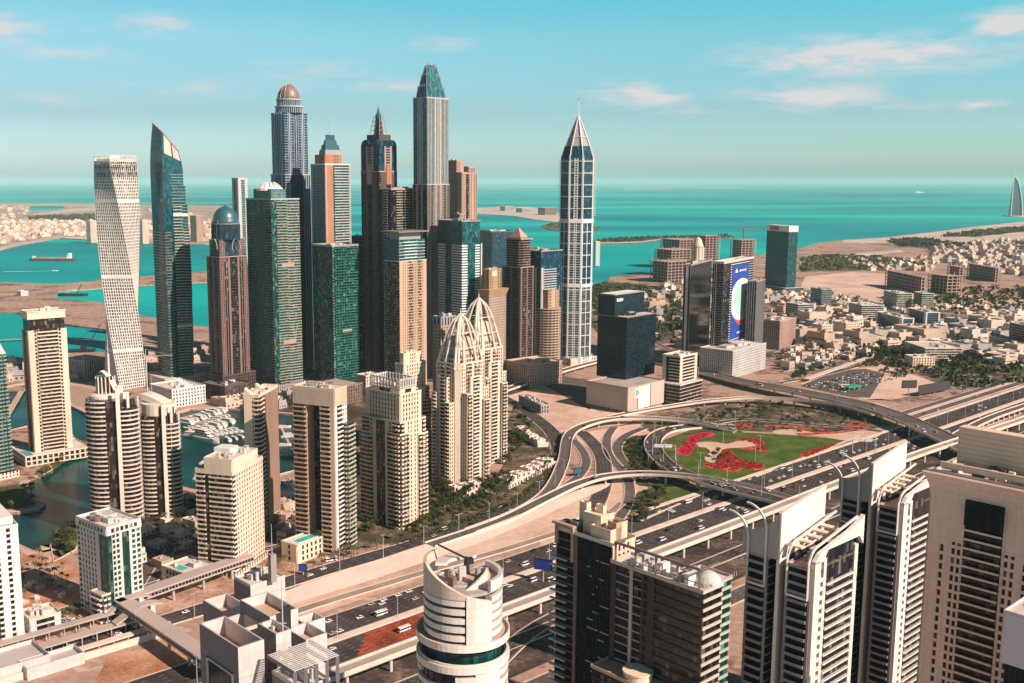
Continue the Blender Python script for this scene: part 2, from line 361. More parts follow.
# ------------------------------------------------------------------ sea, land
def polyfill(name, loops, z, m, kind='structure', depth=0, parent=None, label=None, cat=None):
    bm = bmesh.new()
    for lp in loops:
        vs_ = [bm.verts.new((p[0], p[1], z)) for p in lp]
        for i in range(len(vs_)): bm.edges.new((vs_[i], vs_[(i+1)%len(vs_)]))
    bmesh.ops.triangle_fill(bm, edges=bm.edges[:], use_beauty=True, use_dissolve=False)
    bmesh.ops.recalc_face_normals(bm, faces=bm.faces[:])
    for f in bm.faces:
        if f.normal.z < 0: f.normal_flip()
    if depth:
        be = [e for e in bm.edges if e.is_boundary]; r = bmesh.ops.extrude_edge_only(bm, edges=be)
        for v in [g for g in r['geom'] if isinstance(g, bmesh.types.BMVert)]: v.co.z -= depth
    me = bpy.data.meshes.new(name); bm.to_mesh(me); bm.free(); me.materials.append(m)
    o = bpy.data.objects.new(name, me); C.collection.objects.link(o)
    if kind: o['kind'] = kind
    if label: o['label'] = label
    if cat: o['category'] = cat
    WL[o.name] = Vector(); return o
def PX(l, z=0): return [G(u, v, z) for u, v in l]
def sm(l, k=5, closed=True):
    l = [Vector((q[0], q[1], 0)) for q in l]
    if not closed: return [(q.x, q.y) for q in smoothpath(l, k)]
    n = len(l); ext = [l[-1]]+l+[l[0], l[1]]; q = smoothpath(ext, k); return [(p.x, p.y) for p in q[k:k+n*k]]

def sea_material():
    m, nt, b, N, L = newmat('sea_water'); g = N.new('ShaderNodeNewGeometry')
    mp = N.new('ShaderNodeMapping'); L.new(g.outputs['Position'], mp.inputs[0]); mp.inputs['Scale'].default_value = (.25, 1, 1)
    n1 = noise(N, L, .0007, 5, mp.outputs[0], .5)
    r = ramp(N, L, n1.outputs[0], [(.35, (.000, .20, .235)), (.46, (.000, .29, .30)), (.55, (.000, .42, .385)), (.66, (.008, .52, .45))])
    L.new(r.outputs[0], b.inputs['Base Color']); b.inputs['Roughness'].default_value = .6; b.inputs['Specular IOR Level'].default_value = .05
    n2 = noise(N, L, .09, 4, g.outputs['Position']); bp = N.new('ShaderNodeBump'); bp.inputs['Strength'].default_value = .25; bp.inputs['Distance'].default_value = 1.2
    L.new(n2.outputs[0], bp.inputs['Height']); L.new(bp.outputs[0], b.inputs['Normal']); return m
SEA = sea_material()
a = MB(); xs = [-190000, -40000, -8000, -2000, 0, 2000, 8000, 40000, 190000]; ys = [-3000, 200, 1500, 4000, 9000, 20000, 60000, 190000]
a.v = [(x, y, -3.0) for y in ys for x in xs]
a.f = [(j*9+i, j*9+i+1, (j+1)*9+i+1, (j+1)*9+i) for j in range(len(ys)-1) for i in range(8)]; a.m = [0]*len(a.f)
struct('sea', a, SEA)
def marina_material():
    m, nt, b, N, L = newmat('marina_water'); g = N.new('ShaderNodeNewGeometry'); n1 = noise(N, L, .012, 4, g.outputs['Position'])
    r = ramp(N, L, n1.outputs[0], [(.35, (.002, .022, .028)), (.55, (.002, .062, .055)), (.72, (.004, .11, .085))])
    L.new(r.outputs[0], b.inputs['Base Color']); b.inputs['Roughness'].default_value = .3; b.inputs['Specular IOR Level'].default_value = .12
    n2 = noise(N, L, .35, 3, g.outputs['Position']); bp = N.new('ShaderNodeBump'); bp.inputs['Strength'].default_value = .35; bp.inputs['Distance'].default_value = .5
    L.new(n2.outputs[0], bp.inputs['Height']); L.new(bp.outputs[0], b.inputs['Normal']); return m
SAND = ground('sand_ground', [(.3, (.48, .30, .225)), (.5, (.66, .455, .355)), (.7, (.76, .56, .455))], .012, fine=.15)
LAND = ground('dry_ground', [(.30, (.10, .065, .055)), (.41, (.24, .15, .115)), (.50, (.46, .30, .23)), (.58, (.36, .235, .18)), (.70, (.62, .44, .35))], .011, fine=.10)
PAVE = ground('paved_ground', [(.32, (.20, .105, .07)), (.46, (.40, .235, .165)), (.56, (.50, .33, .25)), (.68, (.62, .44, .345))], .03, fine=.3)
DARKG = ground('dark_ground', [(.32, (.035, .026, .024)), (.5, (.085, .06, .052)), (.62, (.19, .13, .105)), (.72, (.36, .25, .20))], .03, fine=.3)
ASPH = ground('asphalt', [(.3, (.038, .030, .030)), (.5, (.062, .05, .048)), (.6, (.082, .066, .062)), (.72, (.12, .098, .09))], .045, fine=.7)
ASPHL = ground('asphalt_worn', [(.3, (.085, .07, .065)), (.55, (.12, .10, .092)), (.75, (.16, .13, .12))], .03, fine=.5)
GRASS = ground('lawn_grass', [(.3, (.035, .066, .007)), (.45, (.062, .105, .011)), (.56, (.085, .13, .015)), (.7, (.15, .17, .04))], .05, fine=.9)
SCRUB = ground('scrub', [(.3, (.035, .04, .02)), (.45, (.075, .068, .04)), (.56, (.15, .115, .075)), (.72, (.40, .30, .235))], .022, fine=.12)
HEDGE = ground('verge_planting', [(.3, (.03, .045, .012)), (.5, (.075, .085, .025)), (.7, (.20, .17, .05))], .06, fine=.6)
KERB = mat('pale_kerb', (.74, .58, .49), .85, .12, .08, streak=False); PAINT = mat('road_paint', (.40, .36, .33), .7, .06, streak=False)
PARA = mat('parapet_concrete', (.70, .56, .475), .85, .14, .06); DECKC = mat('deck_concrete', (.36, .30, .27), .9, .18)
LIP = (.6,)
main = [(-700,700),(-500,372),(-100,366),(0,361),(60,353),(104,352),(112,333),(104,329),(70,325),(45,320),(20,313),(0,312),(-200,310),(-400,306),(-400,286),(-200,284),(0,282),(60,284),(100,280),(205,271),(262,268),
        (262,279),(205,282),(140,285),(100,288),(57,291),(57,299),(100,302),(140,315),(207,327),(262,318),(330,300),(420,282),(470,275),(500,285),(540,297),(575,296),(590,293),(606,284),(610,277),(625,275),(660,274),(705,266),(745,257),(775,252),(801,248),(815,243),(843,240),(885,237.5),(938,231.5),(972,227),(1024,221.5),(1100,215),(1300,211),(2600,260),(2600,700)]
hole = [(-60,513),(0,513),(18,512),(40,509),(46,503),(33,498),(27,490),(28,482),(45,474),(53,470),(47,461),(58,454),(82,449),(74,437),(64,417),(24,427),(0,433),(-60,436),(-60,388),(25,390),(62,402),(100,420),(140,427),(172,414),(190,409),(220,408),(300,415),(312,466),(258,480),(205,492),(178,486),(140,490),(95,503),(84,530),(75,550),(54,562),(51,544),(49,549),(35,552),(18,544),(0,540),(-60,538)]
pm = PX(main); pm[0] = Vector((-900, -800, 0)); pm[-1] = Vector((3600, -800, 0))
polyfill('land', [pm, PX(hole)], 0, LAND, depth=6)
hl = PX(hole); a = MB(); xs_ = [p.x for p in hl]; ys_ = [p.y for p in hl]
mw = polyfill('marina_water', [inset(list(reversed(hl)) if False else hl, 0)], -2.2, marina_material())
SHORE = ground('shore_sand', [(.3, (.34, .25, .20)), (.5, (.58, .45, .38)), (.7, (.72, .58, .50))], .006, fine=.04)
TOWNG = ground('town_ground', [(.3, (.14, .11, .085)), (.46, (.36, .26, .20)), (.6, (.52, .38, .31)), (.75, (.62, .47, .39))], .006, fine=.03)
polyfill('headland', [PX([(-300,201),(0,202.5),(25,203),(60,203),(100,204),(205,205),(270,208),(345,213),(345,236),(270,243),(205,244),(150,243),(100,241.5),(85,239.5),(60,238),(20,245),(0,250),(-120,272),(-300,290)])], 0, TOWNG, depth=5)
polyfill('beach', [PX([(-120,272),(0,250),(20,245),(60,238),(85,239.5),(120,241.6),(120,240),(85,237),(60,235.5),(20,242.5),(0,247),(-120,268)])], .3, SHORE)
polyfill('lagoon', [PX([(22,206.5),(60,205.8),(66,207.5),(60,209.5),(32,211)])], .4, SEA)
polyfill('beach_strip', [PX([(0,205),(95,206),(95,205),(0,204)])], .5, SHORE); polyfill('shore_flat', [PX([(33,213.5),(70,209),(95,207.5),(95,210.5),(60,213),(36,216)])], .5, SHORE)
polyfill('scrub_strip', [PX([(28,217),(60,214.5),(95,215.5),(95,221),(60,220),(30,219.5)])], .45, SCRUB)
polyfill('crescent_island', [PX([(466,209),(500,206.5),(530,207),(556,210),(562,218),(556,222),(535,219.5),(515,216),(478,213.5)])], 0, SHORE, depth=4)
polyfill('green_islet', [PX([(541,226),(552,222.5),(563,222),(600,227),(598,230),(566,231.5),(550,230)])], 0, SCRUB, depth=4)
polyfill('breakwater', [PX([(590,241),(607,238.5),(625,238),(660,235.5),(732,235.2),(736,237.4),(700,238.5),(662,239.5),(640,242.8),(628,243.2),(596,243.8)])], 0, SCRUB, depth=4)
polyfill('breakwater_beach', [PX([(600,243.6),(628,243.2),(640,242.8),(662,239.5),(662,238.7),(640,241.5),(628,242),(600,242.6)])], .5, SHORE)
for q in ([(470,187.6),(545,187.2),(560,187.7),(490,188.2)], [(600,187),(680,186.6),(700,187.3),(625,187.8)], [(620,189.2),(668,189),(672,189.6),(630,189.8)], [(690,187.8),(740,187.4),(748,188),(700,188.4)]):
    polyfill('sand_island', [PX(q)], -1, SHORE)
# right-hand coast: beach, sand flats, scrub
polyfill('beach', [PX([(1024,221.5),(972,227),(938,231.5),(885,237.5),(843,240),(843,243),(880,243),(930,240),(975,233),(1024,226)])], .3, SHORE)
polyfill('sand_flat', [PX([(930,240),(975,233),(1024,228),(1100,224),(1100,238),(1000,241),(960,246),(925,243)])], .35, SHORE)
polyfill('sand_flat', [PX([(805,277),(850,272),(905,275),(930,290),(990,298),(1024,300),(1024,318),(960,312),(890,305),(840,295),(800,288)])], .35, SAND)
polyfill('sand_flat', [PX([(798,262),(850,254),(900,250),(905,252),(850,258),(800,266)])], .35, SHORE)
polyfill('scrub_field', [PX([(800,258),(830,254),(905,258),(925,265),(880,270),(800,272)])], .3, SCRUB)
polyfill('scrub_field', [PX([(885,240),(925,238),(972,246),(960,250),(900,247)])], .4, SCRUB)
polyfill('scrub_field', [PX([(585,287),(606,281),(655,286),(690,290),(690,345),(655,342),(600,335),(585,320)])], .3, SCRUB)
polyfill('scrub_field', [PX([(845,345),(900,330),(1000,330),(1050,345),(1050,372),(960,372),(900,360)])], .3, SCRUB)
# ------------------------------------------------------------------ interchange ground
polyfill('sand_lot', [PX([(500,398),(545,385),(600,412),(640,414),(628,424),(590,428),(566,436),(552,425),(520,408)])], .06, SAND)
polyfill('sand_lot', [PX(sm([(575,436),(600,430),(640,424),(650,430),(640,470),(660,520),(600,530),(540,545),(560,500),(590,480),(600,460)],4))], .06, SAND)
polyfill('sand_lot', [PX([(240,607),(330,577),(420,549),(500,527),(545,508),(590,487),(600,500),(560,530),(500,552),(420,580),(330,610),(250,640)])], .10, SAND)
TERR = ground('terracotta_paving', [(.32, (.30, .13, .075)), (.5, (.48, .24, .14)), (.66, (.58, .36, .25))], .03, fine=.5)
polyfill('plaza', [PX([(12,560),(40,548),(76,566),(78,600),(110,612),(60,618),(16,625)])], .14, TERR)
polyfill('plaza', [PX([(110,655),(200,640),(240,660),(250,720),(60,740)])], .14, TERR)
polyfill('plaza', [PX([(300,575),(345,560),(365,545),(385,540),(392,548),(380,558),(340,573),(300,588)])], .06, PAVE)
polyfill('plaza', [PX([(-60,640),(0,625),(60,612),(130,590),(215,565),(300,540),(300,580),(210,604),(110,632),(0,664),(-60,680)])], .05, PAVE)
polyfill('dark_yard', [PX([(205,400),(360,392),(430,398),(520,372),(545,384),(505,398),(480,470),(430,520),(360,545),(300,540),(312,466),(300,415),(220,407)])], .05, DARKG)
polyfill('dark_yard', [PX([(510,384),(560,376),(590,380),(590,410),(545,386)])], .07, ASPHL)  # grey sheet paints the black office block's cast shadow onto the ground
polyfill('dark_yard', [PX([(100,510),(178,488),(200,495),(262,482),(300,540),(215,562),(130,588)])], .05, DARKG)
GARD = ground('garden_ground', [(.3, (.035, .04, .018)), (.5, (.09, .075, .04)), (.62, (.24, .17, .12)), (.75, (.42, .32, .25))], .05, fine=.3)
polyfill('garden', [PX(sm([(352,545),(365,520),(425,480),(500,470),(508,420),(520,405),(545,430),(556,456),(546,478),(512,504),(440,532),(385,545)],4))], .12, GARD)
polyfill('verge', [PX(sm([(390,545),(440,532),(512,504),(546,478),(553,456),(549,447),(555,457),(550,480),(516,507),(442,536),(395,549)],3))], .2, HEDGE)
polyfill('interchange_planting', [PX([(640,425),(720,405),(760,400),(880,415),(890,425),(860,432),(800,434),(700,428),(650,432)])], .08, SCRUB)
polyfill('interchange_planting', [PX(sm([(622,440),(645,436),(655,455),(668,470),(690,484),(640,486),(630,470),(620,455)],4))], .10, HEDGE)
polyfill('interchange_planting', [PX(sm([(638,492),(690,487),(660,512),(640,530),(625,525)],4))], .10, SCRUB)
polyfill('interchange_planting', [PX([(654,444),(690,430),(740,425),(752,480),(735,491),(700,482),(664,462)])], .13, HEDGE)
polyfill('lawn', [PX([(668,489),(692,487),(704,491),(694,496),(660,510),(652,505),(664,500)])], .15, GRASS)
lawnpts = sm([(676,452),(683,440),(692,434),(712,431)],4,False)+[(760,433.5),(815,437),(848,441)]+[(840,446),(803,458),(757,476)]+sm([(738,485),(708,478),(688,466),(678,456)],4,False)
polyfill('park_lawn', [PX(lawnpts)], .18, GRASS)
BEDR = ground('red_flower_bed', [(.35, (.24, .04, .02)), (.5, (.47, .05, .035)), (.62, (.62, .14, .09))], .16, fine=1.2)
BEDM = ground('magenta_flower_bed', [(.35, (.30, .01, .03)), (.5, (.62, .02, .08)), (.62, (.72, .09, .14))], .16, fine=1.2)
PATHS = ground('park_path', [(.3, (.52, .34, .24)), (.6, (.66, .46, .34))], .1)
z = .24
def patch(name, l, m, z, smooth=4): return polyfill(name, [PX(sm(l, smooth))], z, m)
patch('flower_bed', [(688,437),(700,433),(713,433),(713,436),(703,438),(697,442),(694,448),(689,456),(678,453),(677,448),(683,446),(687,441)], BEDM, .24)
patch('flower_bed', [(730,443),(742,438.5),(752,438),(763,441),(765,447),(768,451),(758,451),(745,450),(735,448)], BEDR, .24)
patch('park_path', [(697,443),(712,442),(728,444),(740,440),(753,440),(757,445),(745,447.5),(728,448.5),(722,451),(717,457),(714,463),(706,461),(705,457),(710,452),(706,448),(699,447)], PATHS, .30)
patch('flower_bed', [(722,449),(729,448),(735,455),(741,461),(752,462),(764,465),(763,470),(750,470),(745,466),(735,464),(730,458)], BEDR, .27)
patch('flower_bed', [(704,463),(716,464),(730,461),(740,464),(743,468),(735,472),(718,470),(706,467)], BEDR, .26)
patch('flower_bed', [(802,453),(815,449),(835,444),(839,443),(836,447),(818,453),(806,458),(800,459)], BEDR, .26)
patch('flower_bed', [(736,424),(752,424),(754,428),(738,428)], BEDR, .26); patch('flower_bed', [(845,422),(862,424),(870,428),(850,427)], BEDR, .26)
patch('park_path', [(772,432),(790,429.5),(830,434),(868,430),(880,436),(850,441),(815,436),(780,434.5)], PATHS, .28)
for q in ([(800,436),(830,434),(868,430),(866,428.5),(830,432),(795,433.5)], [(764,425),(800,426),(834,431),(820,431),(790,428),(764,427)]): polyfill('flower_bed', [PX(q)], .32, BEDR)
polyfill('verge_wall', [PX([(757,477.5),(803,459.3),(848,441.5),(860,437),(860,435.5),(847,440),(803,457.5),(755,476.3)])], .35, KERB, kind='structure')
polyfill('verge_wall', [PX([(640,520),(665,509.5),(704,492.5),(704,494.5),(665,511.5),(642,522)])], .35, KERB)
# ------------------------------------------------------------------ roads
def ribbon(pts, w0, w1, z, mb, dz=None, mi=0):
    n = len(pts); L_ = []
    for i, p in enumerate(pts):
        d = (pts[min(i+1, n-1)]-pts[max(i-1, 0)]); d = Vector((d.x, d.y, 0)).normalized(); nn = Vector((-d.y, d.x, 0)); zz = p.z+z
        L_.append((Vector((p.x, p.y, zz))+nn*w0, Vector((p.x, p.y, zz))+nn*w1))
    if dz is None: mb.add([q for a_ in L_ for q in a_], [(2*i+1, 2*i, 2*i+2, 2*i+3) for i in range(n-1)], mi)
    else:
        vs_ = [q for a_ in L_ for q in (a_[0], a_[1], a_[1]+Vector((0,0,dz)), a_[0]+Vector((0,0,dz)))]
        fs = [(4*i+k, 4*i+(k+1)%4, 4*i+4+(k+1)%4, 4*i+4+k) for i in range(n-1) for k in range(4)]+[(3,2,1,0), (4*n-4, 4*n-3, 4*n-2, 4*n-1)]
        mb.add(vs_, fs, mi)
def resample(pts, step):
    out = [pts[0]]; acc = 0
    for i in range(len(pts)-1):
        d = (pts[i+1]-pts[i]).length; t = step-acc
        while t <= d: out.append(pts[i].lerp(pts[i+1], t/d)); t += step
        acc = (acc+d)%step
    return out
def dashes(pts, off, mb, z, on=3.2, per=10, w=.13):
    q = resample(pts, per)
    for i in range(len(q)-1):
        d = (q[i+1]-q[i]); d.normalize(); nn = Vector((-d.y, d.x, 0)).normalized(); p = q[i]+nn*off+Vector((0,0,z)); e = p+d*on
        mb.add([p-nn*w, e-nn*w, e+nn*w, p+nn*w], [(0,1,2,3)])
PATHSX = {}
def road(name, pts, w, lanes, z=.25, m=None, kerb=.6, solid=True):
    PATHSX.setdefault(name, []).append((pts, w, lanes, z))
    a = MB(); ribbon(pts, -w/2, w/2, z, a); o = a.build(name, m or ASPH); o['kind'] = 'structure'; off = o.location
    if kerb:
        for s in (-1, 1):
            a = MB(); ribbon(pts, s*w/2-(kerb if s < 0 else 0), s*w/2+(kerb if s > 0 else 0), 0, a, z+.14); k = a.build('kerb', KERB, o)
    a = MB(); lw = (w-1.6)/lanes
    for i in range(1, lanes): dashes(pts, -w/2+.8+i*lw, a, z+.05)
    if solid:
        for s in (-1, 1): ribbon(pts, s*(w/2-.8)-.1, s*(w/2-.8)+.1, z+.05, a)
    a.build('lane_marking', PAINT, o)
    return o
def fly(name, label, pts, w, lanes, piers=28, m=None, cat='flyover', thick=1.7, pmin=4.0, par=1.1, pcol=None):
    """elevated road: deck, surface, two parapets, columns standing on the ground"""
    PATHSX.setdefault(name, []).append((pts, w, lanes, .12))
    c = pts[len(pts)//2]; root = thing(name, label, cat, (c.x, c.y, 0))
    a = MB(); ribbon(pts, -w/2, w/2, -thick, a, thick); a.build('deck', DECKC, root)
    a = MB(); ribbon(pts, -w/2+.45, w/2-.45, .08, a); a.build('road_surface', m or ASPHL, root)
    for s in (-1, 1):
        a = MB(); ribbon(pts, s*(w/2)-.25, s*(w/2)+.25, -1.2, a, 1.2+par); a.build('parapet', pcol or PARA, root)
    if lanes:
        a = MB(); lw = (w-2)/lanes
        for i in range(1, lanes): dashes(pts, -w/2+1+i*lw, a, .13)
        for s in (-1, 1): ribbon(pts, s*(w/2-1)-.12, s*(w/2-1)+.12, .13, a)
        a.build('lane_marking', PAINT, root)
    for p in resample(pts, piers)[1:]:
        if p.z-thick > pmin:
            a = MB(); a.lathe((p.x, p.y), [(1.0, 0), (1.0, p.z-thick-1.4), (2.4, p.z-thick-.2), (2.4, p.z-thick+.1)], 10); a.build('column', PARA, root)
    return root
def P3(l): return smoothpath([G(u, v, z) for u, v, z in l], 8)
RD = 41.5; dR = dirv(RD); nR = dirv(RD+90)
def line(n, a0, a1, z=0, step=20): return [dR*a+nR*n+Vector((0,0,z)) for a in range(int(a0), int(a1)+1, step)]
road('highway', line(505, -260, 2900), 27, 6, .25, ASPH)
road('highway', line(472, -260, 2900), 24.5, 6, .25, ASPH)
a = MB(); ribbon(line(488, -260, 2900), -2.9, 2.9, .2, a, .5); struct('median', a, KERB)
REDS = ground('red_surfacing', [(.3, (.18, .028, .010)), (.5, (.34, .05, .016)), (.7, (.48, .10, .035))], .05, fine=.4)
a = MB()
for k in range(6): ribbon(line(462.6+k*3.75, 338+k*4, 424+k*3, 0, 3), -1.5, 1.5, .285, a)
struct('red_lane', a, REDS)
a = MB(); ribbon(line(521.5, 680, 2900), -2, 2, .2, a, .35); struct('sidewalk', a, KERB)
road('service_road', line(534, 1190, 2900), 11, 3, .25, ASPHL); road('service_road', line(551, 1190, 2900), 10, 3, .25, ASPHL)
a = MB(); ribbon(line(542.5, 1190, 2900), -2, 2, .2, a, .3); struct('sidewalk', a, SAND)
a = MB(); ribbon(line(420, -260, 2900), -36, 34, .1, a); struct('dark_yard', a, DARKG)
road('service_road', line(415, -260, 2900), 12, 3, .25, ASPH)
road('service_road', line(368, -260, 2900), 14, 4, .25, ASPHL)
# marina-side road sweeping round the villa gardens
mroad = P3([(-80,690,0),(60,650,0),(150,625,0),(210,607,0),(285,583,0),(333,568,0),(419,543,0),(470,524,0),(520,503,0),(549,482,0),(560,458,0),(553,434,0),(530,414,0),(505,399,0),(480,388,0),(440,382,0),(400,380,0)])
road('marina_road', mroad, 17, 4, .3, ASPH)
polyfill('embankment', [PX(sm([(236,612),(300,586),(360,566),(420,546),(480,527),(530,508),(570,493),(604,483),(608,487),(575,502),(530,522),(480,543),(420,564),(360,584),(300,602),(245,620)],3))], .34, ground('embankment_concrete', [(.3, (.70, .54, .45)), (.5, (.80, .64, .545)), (.7, (.84, .69, .60))], .02, fine=.3))
road('ramp', P3([(240,634,0),(305,609,0),(380,586,0),(440,568,0),(520,545,0),(600,518,0),(622,503,0)]), 7, 2, .4, ground('pale_asphalt', [(.3, (.24, .18, .155)), (.55, (.32, .25, .215)), (.75, (.40, .31, .27))], .03, fine=.5))
road('ramp', P3([(575,428,0),(590,440,0),(601,455,0),(604,470,0),(602,490,0),(592,512,0)]), 15, 4, .3, ASPH)
road('ramp', P3([(573,440,0),(583,452,0),(586,464,0),(578,477,0),(560,490,0)]), 9, 2, .32, ASPHL)
road('ramp', P3([(614,427,0),(607,438,0),(608,452,0),(618,466,0),(628,480,0),(629,500,0),(618,520,0)]), 9, 2, .3, ASPHL)
road('ramp', P3([(644,428,0),(626,436,0),(617,447,0),(622,460,0),(636,472,0),(655,483,0)]), 10, 2, .32, ASPHL)
road('park_road', P3([(640,437,0),(700,427,0),(740,420,0),(800,424,0),(850,428,0),(884,432,0)]), 9, 2, .3, ASPH)
road('town_road', P3([(700,372,0),(690,360,0),(660,345,0),(640,330,0)]), 9, 2, .3, ASPHL)
road('town_road', P3([(780,372,0),(850,352,0),(905,340,0),(960,345,0),(1060,352,0)]), 9, 2, .3, ASPHL)
road('town_road', P3([(800,318,0),(880,312,0),(960,318,0),(1060,322,0)]), 12, 3, .3, ASPHL)
road('town_road', P3([(0,340,0),(60,338,0),(104,340,0),(150,345,0),(205,338,0)]), 9, 2, .3, ASPHL)
road('town_road', P3([(0,388,0),(40,382,0),(80,386,0),(130,398,0),(170,404,0)]), 10, 2, .3, SAND)
road('lower_road', P3([(470,690,0),(520,640,0),(560,615,0),(600,600,0)]), 12, 3, .3, ASPH)
# flyovers
SURF = ASPHL
fly('flyover', 'slim pale flyover curling over the sand lot to the park, farther of two curved ones', P3([(470,531,.6),(520,511,1),(549,490,1.5),(563,462,3),(568,437,5),(580,427,6.5),(606,419.5,7),(640,417.5,7),(680,420,6),(712,425.5,4),(735,431,1.5)]), 11, 2)
fly('flyover', 'long pale flyover arching over sand and highway lanes, nearer of two curved ones', P3([(430,545,.6),(500,521,1.2),(545,499,4),(577,484,6.5),(606,476,8),(642,473,9),(680,475,9.5),(720,481,9.5),(760,490,9),(800,502,8.5)]), 11, 2)
fly('flyover', 'broad dark elevated loop road curving round the left end of the park lawn', P3([(735,427,.8),(700,426,1.2),(668,430,2.4),(654,439,4),(655,452,5.5),(672,468,7),(702,480,8.5),(740,491,9),(782,501,9),(830,513,9)]), 17, 4, m=ASPH)
fly('flyover', 'widest dark flyover crossing the highway behind the white finned towers', P3([(640,357,.6),(700,371,4),(740,381,7),(780,388,9),(822,396,10),(860,404,10.5),(900,417,10.5),(942,436,10.5),(985,458,10.5),(1040,485,9)]), 26, 6, m=ASPHL)
fly('flyover', 'thin pale ramp curving in front of the widest flyover and merging into it', P3([(610,417,.6),(640,411,2),(690,403,5),(725,399,7),(757,397.5,8),(800,400,8.5),(840,405,9),(875,414,9.6)]), 9, 2)
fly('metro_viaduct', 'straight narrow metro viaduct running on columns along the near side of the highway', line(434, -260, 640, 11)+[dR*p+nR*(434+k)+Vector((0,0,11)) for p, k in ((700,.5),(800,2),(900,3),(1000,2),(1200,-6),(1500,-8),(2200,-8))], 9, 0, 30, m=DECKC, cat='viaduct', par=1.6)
fly('approach_ramp', 'short pale ramp viaduct with a row of low arches at the right edge', P3([(930,452,1),(960,433,5),(990,418,8),(1024,406,9),(1080,388,9)]), 10, 2, 14, cat='flyover', pmin=1.5)
fly('elevated_link', 'straight raised road passing left of the white spire tower towards the black office block', P3([(480,398,4),(510,388,5),(545,376,6),(590,363,6),(640,352,5)]), 12, 2, cat='flyover')

hq = [G(u, v) for u, v in hole if u > -50]; a = MB(); ribbon(hq, .1, 7.5, .16, a); struct('promenade', a, ground('promenade_paving', [(.3, (.46, .29, .22)), (.6, (.60, .41, .32))], .05, fine=.5))
a = MB(); ribbon(hq, .0, .6, .16, a, .5); struct('quay_edge', a, KERB)

polyfill('garden', [PX([(-60,490),(0,487),(26,484),(25,498),(36,503),(30,507),(0,510),(-60,510)])], .2, HEDGE); polyfill('garden', [PX([(55,528),(76,524),(80,545),(62,556),(54,545)])], .2, HEDGE)
polyfill('garden', [PX([(36,470),(60,462),(84,452),(84,455),(62,464),(44,478)])], .2, HEDGE)
TOWNB = ground('town_block_ground', [(.34, (.045, .038, .034)), (.46, (.11, .085, .07)), (.54, (.30, .21, .165)), (.64, (.52, .38, .30))], .02, fine=.12)
polyfill('town_ground', [PX([(700,300),(790,285),(850,300),(1080,306),(1080,368),(960,374),(905,368),(850,366),(790,376),(765,356)])], .12, TOWNB)
polyfill('town_ground', [PX([(905,368),(1080,362),(1080,384),(1000,386),(955,398),(945,388)])], .14, TOWNB)
polyfill('town_ground', [PX([(640,340),(700,320),(765,350),(720,366),(690,368)])], .12, TOWNB)
for q in ([(780,383),(840,371),(905,352),(960,352)], [(770,352),(820,340),(860,318),(900,300)], [(1030,318),(930,322),(860,330),(810,344)], [(960,372),(985,345),(1010,315),(1020,300)]): road('town_road', P3([(u, v, 0) for u, v in q]), 9, 2, .26, ASPHL)

road('plaza_street', P3([(0,632,0),(75,607,0),(150,586,0),(222,560,0),(285,545,0)]), 8, 2, .3, ASPHL)
road('plaza_street', P3([(150,586,0),(165,560,0),(178,530,0),(172,508,0)]), 7, 2, .32, ASPHL)
road('plaza_street', P3([(222,560,0),(268,520,0),(300,500,0),(350,470,0),(380,420,0)]), 8, 2, .3, ASPHL)
# ------------------------------------------------------------------ towers along the marina (far group)
def fityy(uL, uC, uR, vt, y, rot=41.5, w=None, d=None):
    p = at(uC, vt, y); d1, d2 = dirv(rot), dirv(rot+90)
    w1 = spread(p, d1, uR) if w is None else w; w2 = spread(p, d2, uL) if d is None else d
    b = Vector((p.x, p.y, 0)); return [b, b+d1*w1, b+d1*w1+d2*w2, b+d2*w2], p.z
def zat(u, v, y): return at(u, v, y).z
def lerpf(f, g, t): return [a.lerp(b, t) for a, b in zip(f, g)]
def podium(root, foot, h, grow=6, wall=None, m=None, faces=None):
    tier(root, inset(foot, -grow), 0, h, faces or [[(1,'P')]], GDARK, wall or CREAM, 4.5); roof(root, inset(foot, -grow), h, wall or CREAM, m, 1.2, 0)
